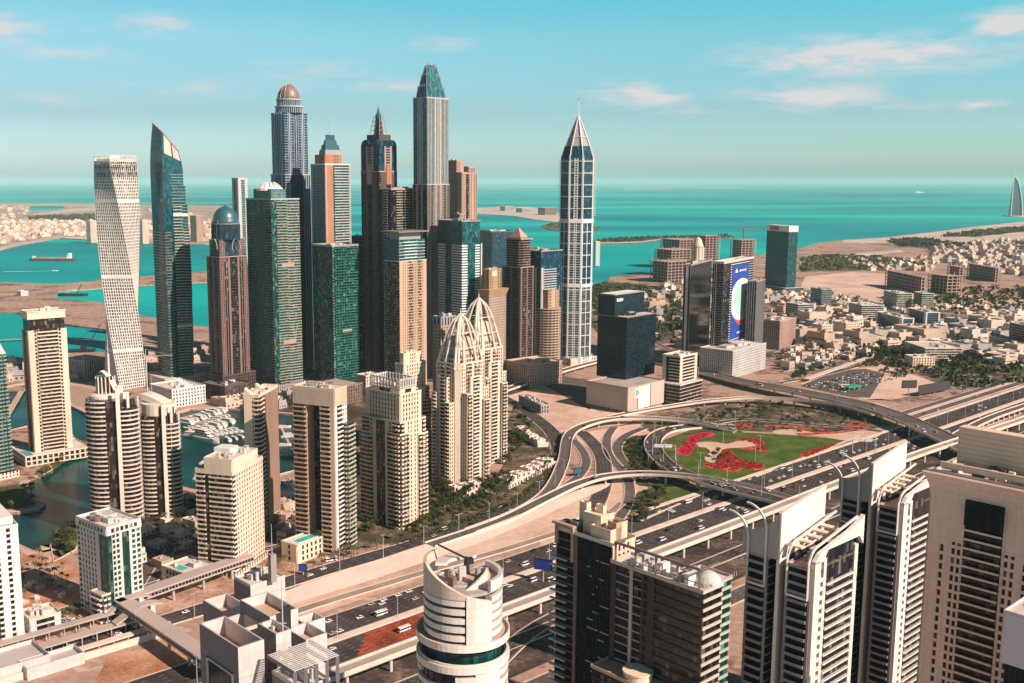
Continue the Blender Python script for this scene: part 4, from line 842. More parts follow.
# ------------------------------------------------------------------ glass offices right of centre
def blackbox():
    f, zt = fit(598, 627, 656, 318, 404, 46); vbz = zat(627, 381, f[0].y); r = tower('black_glass_office', 'black glass office block with a notched top rising from a pale stone podium', 'office tower', f)
    pf, pz = fit(587, 628, 664, 389, 414, 44); 
    tier(r, pf, 3, pz, [[(.25,'S'),(.02,'g'),(.33,'S',WHITE),(.02,'g'),(.38,'S')], [(1,'S')], [(1,'S')], [(1,'S')]], GDARK, mat('podium_stone', (.50,.40,.34))); tier(r, inset(pf,1.5), 0, 3, [[(1,'p')]], GDARK, TAN, 3, 6); roof(r, pf, pz, TAN, ROOFG, 1.5, 0)
    z1 = zat(627, 298, f[0].y); tier(r, f, pz, zt, [[(1,'X')]], GNAVY, DARK, 4, 3.5); g = [f[0]+(f[3]-f[0])*.45, f[1]+(f[2]-f[1])*.45, f[2], f[3]]
    g = sub(f, .0, 1, .42, 1); tier(r, g, zt, z1+2, [[(1,'X')]], glass('glass_petrol', (.004,.035,.05), (.008,.055,.07), pale=0, rough=.06), DARK, 5); roof(r, f, zt, DARK, ROOFL, .6, 4); roof(r, g, z1+2, DARK, mat('white_roof', (.75,.70,.66), .8), .5, 0)
    a = MB()
    for k in range(7): a.face(g[0], g[1], 3+k*1.9, 3+k*1.9+(1.1 if k % 3 else 1.6), .35, .7, z1-6-(k % 2)*.6, z1-2.6+(.5 if k in (0, 4) else 0))
    a.build('lettering', WHITE, r)
    a = MB(); b0 = pf[0]; a.face(pf[0], pf[1], 12, 24, .65, .9, pz-13, pz-1); a.build('advert_panel', mat('poster_white', (.72,.74,.72)), r)
    a = MB(); a.face(pf[0], pf[1], 15, 18, .9, 1.0, pz-11, pz-3); a.face(pf[0], pf[1], 19, 20.5, .9, 1.0, pz-9, pz-5); a.build('advert_print', mat('poster_teal', (.10,.35,.36)), r)
blackbox()
f, zt = fit(663, 680, 697, 358, 404, 46); r = tower('pale_office', 'pale banded office block with a flat roof beside the black glass block', 'office', f)
pf, pz = fit(656, 680, 702, 386, 407, 46); tier(r, pf, 0, pz, [[(1,'b')]], GDARK, CREAM, 4); roof(r, pf, pz, CREAM, ROOFL, 1, 0); tier(r, f, pz, zt, [[(.15,'S'),(.7,'B'),(.15,'S')], [(1,'B')], [(1,'B')], [(.2,'S'),(.2,'g'),(.6,'B')]], GDARK, CREAM, 4); roof(r, f, zt, CREAM, ROOFL, 2, 5)
f, zt = fit(684, 691, 712, 266, 368, 62); r = tower('black_curtain_tower', 'black glass tower with a pale edge strip, left of the tower with the big advert', 'office tower', f)
tier(r, f, 0, zt, [[(1,'g')], [(1,'g')], [(1,'g')], [(.35,'F'),(.3,'S',LGREY),(.35,'F')]], GNAVY, GREY, 4); roof(r, f, zt, GREY, ROOFD, 2, 2)
f, zt = fit(687, 699, 708, 262, 332, 44); r = tower('domed_stone_tower', 'beige stone tower with a small domed cap peeping over the black curtain tower', 'tower', f)
tier(r, f, 0, zt, [[(.3,'S'),(.4,'P'),(.3,'S')]], GDARK, CREAM, 4); roof(r, f, zt, CREAM, None, 1, 0); z1 = zat(697, 248, f[0].y); f2 = chamfer(inset(f, 4), 4); tier(r, f2, zt, z1, [[(.3,'S'),(.4,'P'),(.3,'S')]], GDARK, CREAM, 4); c = cen(f); zz = zat(697, 237, c.y); a = MB(); a.lathe(c, [(9.5, z1), (10, z1+2), (8.5, z1+6), (5, zz-3), (.4, zz)], 14); a.build('dome', CREAM, r, True)
def advert():
    f, zt = fit(713, 724, 757, 264, 372, 56); r = tower('advert_tower', 'dark banded tower whose front is covered by a huge blue and white advert', 'office tower', f)
    pf, pz = fit(700, 733, 766, 352, 378, 48); tier(r, pf, 0, pz, [[(1,'P')]], GWIN, LGREY, 3.6, 3.2); roof(r, pf, pz, LGREY, ROOFL, 1.2, 4)
    tier(r, f, pz, zt, [[(.22,'g'),(.62,'B',LGREY),(.16,'b',LGREY)], [(1,'b',GREY)], [(1,'b',GREY)], [(.15,'g'),(.2,'F',LGREY),(.65,'b')]], GDARK, GREY, 3.6); roof(r, f, zt, LGREY, ROOFL, 3, 3)
    ln = (f[1]-f[0]).length; a0, a1 = ln*.27, ln*.82; z0, z1 = zat(735, 343, f[0].y), zt-5
    a = MB(); a.face(f[0], f[1], a0, a1, .5, .9, z0, z1); o = a.build('advert_banner', BLUEPNT, r)
    d = (f[1]-f[0]).normalized(); n = Vector((d.y, -d.x, 0)); H = z1-z0; Wd = a1-a0
    def blob(cx, cz, rx, rz, m, out, name, cut=None):
        b = MB(); pts = []
        for k in range(28):
            t = k*2*math.pi/28; x = cx+rx*math.cos(t); zz = cz+rz*math.sin(t); x = min(max(x, 0), 1); pts.append(f[0]+d*(a0+x*Wd)+n*out+Vector((0,0,z0+zz*H)))
        b.add(pts+[p-n*.12 for p in pts], [tuple(range(28))]+[(k, (k+1)%28, 28+(k+1)%28, 28+k) for k in range(28)]); b.build(name, m, o)
    blob(.72, .45, .62, .30, mat('advert_red', (.62,.07,.06), .5), 1.0, 'advert_shape'); blob(.60, .52, .68, .29, mat('advert_white', (.72,.74,.74), .5), 1.1, 'advert_shape'); blob(.55, .52, .38, .21, mat('advert_mint', (.38,.62,.56), .5), 1.2, 'advert_shape')
    blob(.9, .42, .14, .05, mat('advert_red', (.6,.07,.06)), 1.3, 'advert_shape'); blob(.9, .58, .12, .05, mat('advert_red', (.6,.07,.06)), 1.3, 'advert_shape')
    b = MB()
    for k in range(4): b.face(f[0], f[1], a0+Wd*(.42+k*.11), a0+Wd*(.42+k*.11)+Wd*.07, 1.0, 1.15, z0+H*.905, z0+H*.93)
    for k in range(3): b.face(f[0], f[1], a0+Wd*(.4+k*.14), a0+Wd*(.4+k*.14)+Wd*.1, 1.0, 1.15, z0+H*.055, z0+H*.08)
    b.build('lettering', WHITE, o)
    b = MB(); pts = [f[0]+d*(a0+x*Wd)+n*1.15+Vector((0,0,z0+zz*H)) for x, zz in ((.16,.90),(.34,.90),(.22,.96))]; b.add(pts+[p-n*.1 for p in pts], [(0,1,2),(0,3,4,1),(1,4,5,2),(2,5,3,0)]); b.build('emblem', WHITE, o)
    g, gz = fit(748, 757, 765, 282, 366, 58); tier(r, g, 0, gz, [[(1,'F',GREY)]], GDARK, GREY, 4); roof(r, g, gz, GREY, None, 1, 1)
advert()
f, zt = fit(767, 789, 798, 232, 291, 20); r = tower('teal_slab_tower', 'lone dark teal slab tower with a white sign band on its top', 'office tower', f)
tier(r, f, 8, zt, [[(1,'X')]], GTEAL, mat('teal_mullion', (.03,.12,.13)), 4); z1 = zat(789, 226, f[0].y); cap_box(r, 'sign_band', inset(f,-.6), zt, z1, WHITE); a = MB()
for k in range(6): a.face(f[3], f[0], 14+k*6, 18+k*6, .8, 1.2, zt+2, z1-2)
a.build('lettering', RED, r); tier(r, inset(f,-14), 0, 8, [[(1,'b')]], GDARK, LGREY, 4); roof(r, inset(f,-14), 8, LGREY, ROOFL, 1, 0)
f, zt = fit(760, 780, 796, 322, 350, 50); r = tower('pink_hotel', 'pinkish mid-rise hotel with rows of windows right of the advert tower', 'hotel', f)
tier(r, f, 0, zt, [[(1,'P')], [(1,'P')], [(1,'P')], [(1,'P')]], GWIN, PINKB, 3.6, 3.4); roof(r, f, zt, PINKB, ROOFL, 1.5, 4)
# ------------------------------------------------------------------ marina towers nearer the camera
# hotel slab left
f, zt = fit(22, 28, 66, 331, 462, 38); r = tower('cream_hotel', 'cream hotel slab with balcony rows and blank parapet, rising from a waterside terrace block', 'hotel', f)
tier(r, f, 8, zt, [[(.14,'S'),(.08,'p'),(.56,'C'),(.08,'p'),(.14,'S')], [(1,'P')], [(1,'P')], [(.25,'S',TAN),(.5,'b',DBROWN),(.25,'S',TAN)]], GBROWN, CREAM, 3.5, split=False)
z1 = zat(29, 320, f[0].y); tier(r, inset(f, 1), zt, z1, [[(1,'g')]], GBROWN, CREAM, 5); z2 = zat(29, 314, f[0].y); cap_box(r, 'roof_block', f, z1, z2+1, CREAM); roof(r, f, z2+1, CREAM, ROOFL, .8, 2)
pf = [p for p in inset(f, -13)]; tier(r, pf, 0, 9, [[(1,'p')]], GDARK, CREAM, 4.5, 5); roof(r, pf, 9, CREAM, ROOFL, 1.2, 0)
a = MB(); q = sub(pf, .02, .16, .05, .6); a.prism(inset(q, 1), 9.4, 9.7); a.build('roof_pool', mat('pool_teal', (.08,.34,.30), .2), r)
# far left green tower with slanted top
f, zt = fit(-34, -12, 5, 356, 480, 48); r = tower('green_edge_tower', 'teal glass balconied tower with a slanting top at the left edge', 'apartment tower', f)
tier(r, f, 6, zt, [[(.2,'g'),(.4,'C'),(.4,'c')], [(1,'C')], [(1,'C')], [(1,'C')]], GTEAL, mat('olive_slab', (.30,.30,.24)), 3.5); tier(r, inset(f, -4), 0, 6, [[(1,'P')]], GDARK, CREAM); roof(r, f, zt, CREAM)
z1 = zat(-6, 318, f[0].y); a = MB(); n = 4; b4 = [p+Vector((0,0,zt)) for p in f]; a.loft([b4, [Vector((f[0].x,f[0].y,z1)), Vector((f[1].x,f[1].y,zt+2)), Vector((f[2].x,f[2].y,zt+2)), Vector((f[3].x,f[3].y,z1))]]); a.build('slanted_crown', LGREY, r)
# round balcony towers
def rounded(name, label, uc, r0, vt, vb, crown):
    y = yrow(vb); z1 = zat(uc, vt, y); c = at(uc, vt, y+r0); c.z = 0; r = tower(name, label, 'apartment tower', [c]); rb = 48
    wall = mat('warm_white_render', (.70,.60,.52)); gl = GBROWN; fl = 3.5; nf = int(z1/fl)
    a = MB(); a.prism(circle(c, r0-1.8, 20), 0, z1); a.build('glazing', gl, r)
    def lobe(ang, rr, dist, zt_, bands=True, spl=True):
        cc = c+dirv(ang)*dist; a = MB(); a.prism(circle(cc, rr-1.6, 20), 0, zt_); a.build('glazing', gl, r)
        b = MB(); b.prism(circle(cc, rr, 22), 2.0, 2.3); b.ring(circle(cc, rr, 22), 2.3, 3.2, .25); o = b.build('balcony', wall, r)
        for k in range(1, int(zt_/fl)):
            q = o.copy(); C.collection.objects.link(q); q.parent = r; q.location = o.location+Vector((0,0,k*fl))
    lobe(215, r0*.72, r0*.42, z1); lobe(-25, r0*.60, r0*.62, z1-6); lobe(80, r0*.6, r0*.6, z1)
    for ang, w, h in ((-62, 3.0, z1+10), (-38, 2.2, z1+3), (5, 2.2, z1)):
        p = c+dirv(ang)*(r0*1.02); a = MB(); a.box((p.x,p.y,0), 1.2, w, h, ang); a.build('wall', wall, r)
    return r, c, z1, wall
r, c, z1, wl = rounded('round_balcony_tower', 'tall round-cornered apartment tower wrapped in balconies, with curved crown and mast', 113, 18.5, 402, 536, True)
a = MB(); cc = c+dirv(215)*7; a.lathe(cc, [(10, z1), (10.6, z1+1), (10.6, z1+3), (8, z1+4)], 20); a.build('crown_drum', wl, r)
a = MB(); cc = c+dirv(190)*5; a.prism(circle(cc, 7, 14), z1, z1+17); a.build('crown_core', GBROWN, r)
a = MB()
for k in range(-3, 4): p = cc+dirv(-70+k*24)*7.2; a.box((p.x,p.y,z1+2), .8, .8, 15, k*24)
a.build('crown_fin', wl, r)
a = MB(); pts = []
for k in range(11):
    t = k/10; pts.append(cc+dirv(-30)*(t*15-4)+Vector((0,0,z1+20-13*t*t-(1.5 if k == 0 else 0))))
a.loft([[p+dirv(60)*-2.4, p+dirv(60)*2.4, p+dirv(60)*2.4+Vector((0,0,1)), p+dirv(60)*-2.4+Vector((0,0,1))] for p in pts]); a.build('curved_canopy', wl, r)
for s in (0, 1): a = MB(); p = c+dirv(-30)*(7+s*6); a.box((p.x,p.y,z1-4), 3, 6, 14-s*5, -30); a.build('crown_wall', wl, r)
a = MB(); p = c+dirv(200)*2; a.tube([(p.x,p.y,z1+15),(p.x,p.y,z1+34)], .9, 8); a.tube([(p.x,p.y,z1+34),(p.x,p.y,z1+50)], .3, 5, r1=.1); a.build('antenna', LGREY, r)
r, c, z1, wl = rounded('round_balcony_tower', 'shorter round-cornered white balcony tower with a barrel-shaped cap beside the taller masted one', 159, 15.5, 417, 517, True)
a = MB(); a.prism(circle(c, 13.5, 24), z1-1, z1+9); a.build('crown_drum', wl, r)
a = MB(); pts = [c+dirv(-20)*(-13+26*k/10)+Vector((0,0,z1+16-9*(k/10)**1.6)) for k in range(11)]
a.loft([[p+dirv(70)*-6, p+dirv(70)*6, p+dirv(70)*6+Vector((0,0,-5)), p+dirv(70)*-6+Vector((0,0,-5))] for p in pts]); a.build('curved_canopy', wl, r)
a = MB(); p = c+dirv(160)*6; a.tube([(p.x,p.y,z1+8),(p.x,p.y,z1+30)], .35, 5, r1=.12); a.build('antenna', LGREY, r)
a = MB()
for k in range(5): p = c+dirv(-70+k*26)*13.6; a.box((p.x,p.y,z1), .5, 1.4, 6, -70+k*26)
a.build('crown_opening', GBROWN, r)
# white slab
f, zt = fit(196, 232, 262, 476, 578, 72); r = tower('white_wrap_slab', 'cream slab with balcony bands on its left face and small square windows on its right', 'apartment tower', f)
tier(r, f, 4, zt, [[(.10,'B',WHITE),(.90,'P')], [(1,'P')], [(1,'P')], [(.25,'C'),(.12,'g'),(.63,'C')]], GWIN, CREAM, 3.5, 3.4, split=True); tier(r, inset(f,-1.5), 0, 4, [[(1,'P')]], GDARK, CREAM)
z1 = zat(232, 464, f[0].y); g = sub(f, .0, .40, .0, .75); tier(r, g, zt, z1+2, [[(1,'S')]], GWIN, CREAM); roof(r, f, zt, CREAM, ROOFL, 3, 2); roof(r, g, z1+2, CREAM, ROOFL, .8, 2)
g = sub(f, .45, .95, .1, .6); tier(r, g, zt, z1, [[(1,'S')]], GWIN, CREAM); roof(r, g, z1, CREAM, ROOFL, .6, 3)
g = sub(f, .35, .62, .35, .8); cap_box(r, 'roof_plant', g, zt, z1+6, WHITE)
# narrow tower left of arch
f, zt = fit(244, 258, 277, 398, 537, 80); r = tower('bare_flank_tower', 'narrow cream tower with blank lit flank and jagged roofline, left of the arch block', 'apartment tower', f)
tier(r, f, 0, zt, [[(.25,'C'),(.1,'g'),(.65,'S',mat('shade_brown_render', (.30,.185,.135)))], [(1,'P')], [(1,'P')], [(.55,'S'),(.15,'P'),(.3,'C')]], GBROWN, CREAM, 3.5); roof(r, f, zt, CREAM, ROOFL, 2, 4)  # right flank browned: the arch block's cast shadow put into its colour
z1 = zat(246, 385, f[3].y)
for s0, s1, dz in ((.0, .12, 7), (.3, .42, 4), (.55, .65, 6)):
    g = sub(f, s0, s1, .45, .98); a = MB(); a.loft([[p+Vector((0,0,zt)) for p in g], [g[0]+Vector((0,0,zt+2)), g[1]+Vector((0,0,zt+2)), g[2]+Vector((0,0,zt+dz)), g[3]+Vector((0,0,zt+dz))]]); a.build('roof_fin', CREAM, r)
# arch block
def archblock():
    f, zt = fit(293, 334, 346, 391, 556, 66); r = tower('arch_block', 'sand-coloured block shaped as a giant gateway with a dark full-height opening', 'apartment tower', f)
    zb = zat(334, 407, f[0].y); fl = [(.62,'S'),(.38,'C')]
    L_ = [f[3]+(f[0]-f[3])*t for t in (0, .30, .66, 1)]; back = f[1]-f[0]
    g1 = [L_[1], L_[1]+back, f[2], L_[0]]; g2 = [f[0], f[1], L_[2]+back, L_[2]]; mid = [L_[2]+back*.6, L_[2]+back*.95, L_[1]+back*.95, L_[1]+back*.6]
    tier(r, g1, 0, zb, [[(1,'S')], [(1,'P')], [(1,'P')], [(1,'C')]], GBROWN, TAN, 3.5); tier(r, g2, 0, zb, [[(.15,'S',WHITE),(.5,'C',WHITE),(.35,'P',WHITE)], [(1,'P')], [(1,'P')], [(.7,'C'),(.3,'S')]], GBROWN, mat('sand_render', (.58,.44,.33)), 3.5, split=True)
    tier(r, mid, 0, zb, [[(1,'b')]], GDARK, DBROWN, 3.5); tier(r, f, zb, zt, [[(1,'S')]], GBROWN, mat('sand_render', (.58,.44,.33))); roof(r, f, zt, mat('sand_render', (.58,.44,.33)), ROOFL, 1, 5)
    e0, e1 = f[1], f[2]; g = [f[1]-dirv(66)*8, f[1]+dirv(66)*3, f[1]+dirv(66)*3-dirv(-24)*-5, f[1]-dirv(66)*8+dirv(-24)*5]
    g = [f[1]+dirv(-24)*4-dirv(66)*7, f[1]+dirv(-24)*4+dirv(66)*4, f[1]+dirv(66)*4, f[1]-dirv(66)*7]; tier(r, g, 0, zt-26, [[(1,'C')]], GBROWN, PALEGREEN, 3.5)
archblock()
# pool block
f, zt = fit(282, 297, 329, 547, 564, 52); r = tower('pool_block', 'low cream block with a turquoise rooftop swimming pool', 'building', f)
tier(r, f, 0, zt, [[(.1,'S'),(.8,'P'),(.1,'S')], [(1,'P')], [(1,'P')], [(.4,'S'),(.2,'p'),(.4,'S')]], GDARK, CREAM, 5, 4); roof(r, f, zt, CREAM, ROOFL, 1.2, 0)
a = MB(); q = sub(f, .18, .82, .28, .72); a.ring(inset(q, -1), zt+.3, zt+.6, 1); a.build('pool_deck', WHITE, r); a = MB(); a.prism(q, zt+.3, zt+.5); a.build('roof_pool', mat('pool_water', (.03,.46,.38), .15), r)
# beige stepped tower with louvred crown
def stepped(name, label, uL, uC, uR, vtop, vstep, vmid, vb, crown, rot=48):
    f, z0 = fit(uL, uC, uR, vmid, vb, rot); r = tower(name, label, 'apartment tower', f)
    st = [(.16,'c'),(.10,'S'),(.22,'P'),(.04,'S'),(.22,'P'),(.1,'S'),(.16,'c')]; sl = [(.2,'c'),(.1,'P'),(.08,'S'),(.24,'b',DBROWN),(.08,'S'),(.1,'P'),(.2,'c')]
    tier(r, f, 0, z0, [st, st, sl, sl], GWIN, CREAM, 3.4, 3.2); roof(r, f, z0, CREAM, ROOFL, 1.2, 0)
    for k in range(4):
        p = f[k]; g = [p+(f[(k+1)%4]-p)*.0, p+(f[(k+1)%4]-p)*.28, p+(f[(k+1)%4]-p)*.28+(f[k-1]-p)*.28, p+(f[k-1]-p)*.28]; tier(r, inset(g, -1.2), 0, z0-9-3*(k % 2), [[(1,'c')], [(1,'P')], [(1,'P')], [(1,'c')]], GWIN, CREAM, 3.4, 3.2); roof(r, inset(g, -1.2), z0-9-3*(k % 2), CREAM, ROOFL, 1, 0)
    f2 = inset(f, 2.4); z1 = zat(uC, vstep, f2[0].y); tier(r, f2, z0, z1, [[(.1,'S'),(.8,'P'),(.1,'S')]], GWIN, CREAM, 3.4, 3.2); roof(r, f2, z1, CREAM, ROOFL, 1.2, 0)
    f3 = inset(f2, 3); z2 = zat(uC, vtop, f3[0].y)
    if crown:
        z15 = z1+(z2-z1)*.3; tier(r, f3, z1, z15, [[(.3,'S'),(.4,'g'),(.3,'S')]], GWIN, CREAM, 4); roof(r, f3, z15, CREAM, ROOFL, .4, 3); a = MB(); n_ = 9
        for k in range(4):
            p0, p1 = f3[k], f3[(k+1)%4]
            for q in range(n_): p = p0.lerp(p1, q/n_); a.box((p.x,p.y,z15), .9, .9, z2-z15, rot)
            for zz in (z15+2, z2-1): a.bar(p0+Vector((0,0,zz)), p1+Vector((0,0,zz)), .6, .8)
        a.build('louvre_crown', LGREY, r)
    else: tier(r, f3, z1, z2, [[(.3,'S'),(.4,'P'),(.3,'S')]], GWIN, CREAM, 3.4); roof(r, f3, z2, CREAM, ROOFL, 1.2, 2)
stepped('louvre_crowned_tower', 'beige stepped apartment tower with an open louvred metal crown', 362, 400, 425, 379, 396, 424, 530, True)
stepped('beige_stepped_tower', 'plain-topped beige stepped tower behind the louvre-crowned one', 392, 404, 429, 355, 366, 392, 484, False)
# rib-crowned twin cluster
def ribcrown(name, label, uL, uC, uR, vmid, vapex, vb, ua):
    f, z0 = fit(uL, uC, uR, vmid, vb, 47); r = tower(name, label, 'apartment tower', f); f = chamfer(f, 4); 
    WR = mat('warm_white_stone', (.74,.60,.50)); A = [(.2,'P'),(.25,'c'),(.1,'S'),(.25,'c'),(.2,'P')]; Bq = [(1,'S',WR)]
    base = f; tier(r, f, 0, z0, [A, Bq, A, Bq, A, Bq, A, Bq] if False else [Bq, A, Bq, A, Bq, A, Bq, A], GWIN, CREAM, 3.4, 3.0)
    c = cen(f); f2 = inset(f, 3.5); z1 = z0+7; tier(r, f2, z0, z1, [[(1,'p')]], GWIN, WR, 3.4, 3); za = zat(ua, vapex, c.y)
    roof(r, f, z0, CREAM, ROOFL, 1.5, 0); cap_box(r, 'roof_core', inset(f2, 3), z1, z0+(za-z0)*.55, mat('crown_shell', (.52,.42,.36)), inset(f2, 8))
    for k in range(14):
        a = MB(); t = k/14*8; p = f[int(t)].lerp(f[(int(t)+1)%8], t-int(t))*1.0; d = p-c; pts = []
        for j in range(9):
            s = j/8; rad = (1-s)**.56; pts.append(c+d*(rad*.97+.02)+Vector((0,0,z0-4+(za-z0+4)*s)))
        a.tube(pts, 1.75, 5, r1=.9); a.build('crown_rib', WR, r)
    for zf, rf in ((.38, .77), (.66, .55)):
        a = MB(); q = [c+(p-c)*rf for p in f]; zz = z0-4+(za-z0+4)*zf
        for i in range(8): a.bar(q[i]+Vector((0,0,zz)), q[(i+1)%8]+Vector((0,0,zz)), .7)
        a.build('crown_hoop', WR, r)
    mast(r, 'finial', c, za-3, za+5, .9, .2, WR)
    for i in (1, 3, 5, 7):
        g0, g1 = f[i], f[(i+1)%8]; d = (g1-g0).normalized(); n = Vector((d.y, -d.x, 0)); ln = (g1-g0).length
        g = [g0+d*ln*.26+n*4, g0+d*ln*.74+n*4, g0+d*ln*.74, g0+d*ln*.26]; tier(r, g, 0, z0-12, [[(.2,'S'),(.6,'C'),(.2,'S')], [(1,'P')], [(1,'S')], [(1,'P')]], GWIN, WR, 3.4, 3, core=True); roof(r, g, z0-12, WR, ROOFL, 1, 0)
        for s0, s1, dz in ((.02, .24, 26), (.76, .98, 34)):
            g = [g0+d*ln*s0+n*7, g0+d*ln*s1+n*7, g0+d*ln*s1-n*1, g0+d*ln*s0-n*1]; tier(r, g, 0, z0-dz, [[(1,'c')], [(1,'P')], [(1,'S')], [(1,'P')]], GWIN, CREAM, 3.4, 3); roof(r, g, z0-dz, CREAM, ROOFL, 1, 0)
ribcrown('rib_crowned_tower', 'nearer of the two cream towers with tent-like crowns of curved white ribs', 434, 458, 487, 366, 314, 488, 461)
ribcrown('rib_crowned_tower', 'farther and taller-looking cream tower whose curved white rib crown rises behind the nearer one', 452, 477, 505, 352, 298, 467, 475)
f, zt = fit(433, 441, 455, 318, 452, 47); r = tower('dark_window_tower', 'slim dark-windowed stone tower with a round-holed attic left of the rib crowns', 'apartment tower', f)
z1 = zt-9; tier(r, f, 0, z1, [[(1,'P')]], GDARK, TAN, 3.4); tier(r, f, z1, zt, [[(1,'P')]], GDARK, GREY, 9, 4.5); roof(r, f, zt, GREY, None, 1, 2)
# grey-white block with green glass strip
def block11():
    f, zt = fit(77, 107, 140, 536, 622, 50); r = tower('green_strip_block', 'greyish white block with a tall green glass strip and cluttered roof at the water', 'apartment tower', f)
    tier(r, f, 0, zt, [[(.12,'g'),(.24,'p'),(.06,'S'),(.22,'g'),(.06,'S'),(.3,'p')], [(1,'P')], [(1,'P')], [(.12,'p'),(.52,'P'),(.1,'S'),(.26,'g')]], glass('glass_strip', (.015,.05,.045), (.03,.11,.09), pale=.05), mat('cool_white_render', (.66,.61,.59)), 3.4, 3.4)
    z1 = zat(107, 530, f[0].y); tier(r, inset(f, -.3), zt, z1, [[(.1,'S'),(.8,'p'),(.1,'S')]], GWIN, mat('cool_white_render', (.66,.61,.59)), 3); roof(r, f, z1, mat('cool_white_render', (.6,.6,.6)), ROOFL, 1.6, 9, 5)
    for s, t in ((.3,.75),(.22,.55)):
        a = MB(); p = sub(f, s, s, t, t)[0]; a.lathe(p, [(2.6, z1+.3), (2.6, z1+3.2), (2.2, z1+3.6)], 14); a.build('roof_tank', COPPER, r)
    g = [f[0]+dirv(50+180)*5.5, f[0]+dirv(50+180)*.1, f[0]+dirv(140)*12+dirv(230)*.1, f[0]+dirv(140)*12+dirv(230)*5.5]; tier(r, g, 0, 18, [[(1,'c')], [(1,'S')], [(1,'c')], [(1,'c')]], GWIN, mat('cool_white_render', (.6,.6,.6)), 3.4); roof(r, g, 18, CREAM, None, 1, 0)
block11()
f, zt = fit(-40, -12, 17, 532, 648, 36); r = tower('edge_white_tower', 'white apartment block with a column of dark square windows at the left edge', 'apartment tower', f)
tier(r, f, 0, zt, [[(.35,'c'),(.22,'S'),(.2,'p'),(.23,'S')], [(1,'P')], [(1,'P')], [(1,'C')]], GDARK, WHITE, 3.3, 3.2); roof(r, f, zt, WHITE, ROOFG, 1.6, 3)
z1 = zat(-12, 522, f[0].y+10); a = MB(); g = sub(f, .3, .98, .1, .9); a.prism(g, zt, z1+2); a.build('roof_block', WHITE, r)
f, zt = fit(20, 30, 60, 622, 634, 40); r = tower('low_white_block', 'low white block with two long window slots and a cluttered roof', 'building', f)
tier(r, f, 0, zt, [[(.2,'S'),(.6,'B'),(.2,'S')], [(1,'P')], [(1,'P')], [(1,'P')]], GDARK, mat('cool_white_render', (.6,.6,.6)), 4); roof(r, f, zt, CREAM, ROOFL, 1.5, 8)
f, zt = fit(162, 184, 212, 575, 588, 52); r = tower('low_cream_block', 'low cream block with a green rooftop court between the station walkway and the cream slab', 'building', f)
tier(r, f, 0, zt, [[(.5,'S'),(.4,'p'),(.1,'S')], [(1,'P')], [(1,'P')], [(.2,'S'),(.8,'p')]], GDARK, CREAM, 4); roof(r, f, zt, CREAM, ROOFL, 1.2, 2); a = MB(); q = sub(f, .15, .4, .3, .7); a.prism(q, zt+.3, zt+.5); a.build('roof_pool', mat('pool_water', (.03,.46,.38), .15), r)

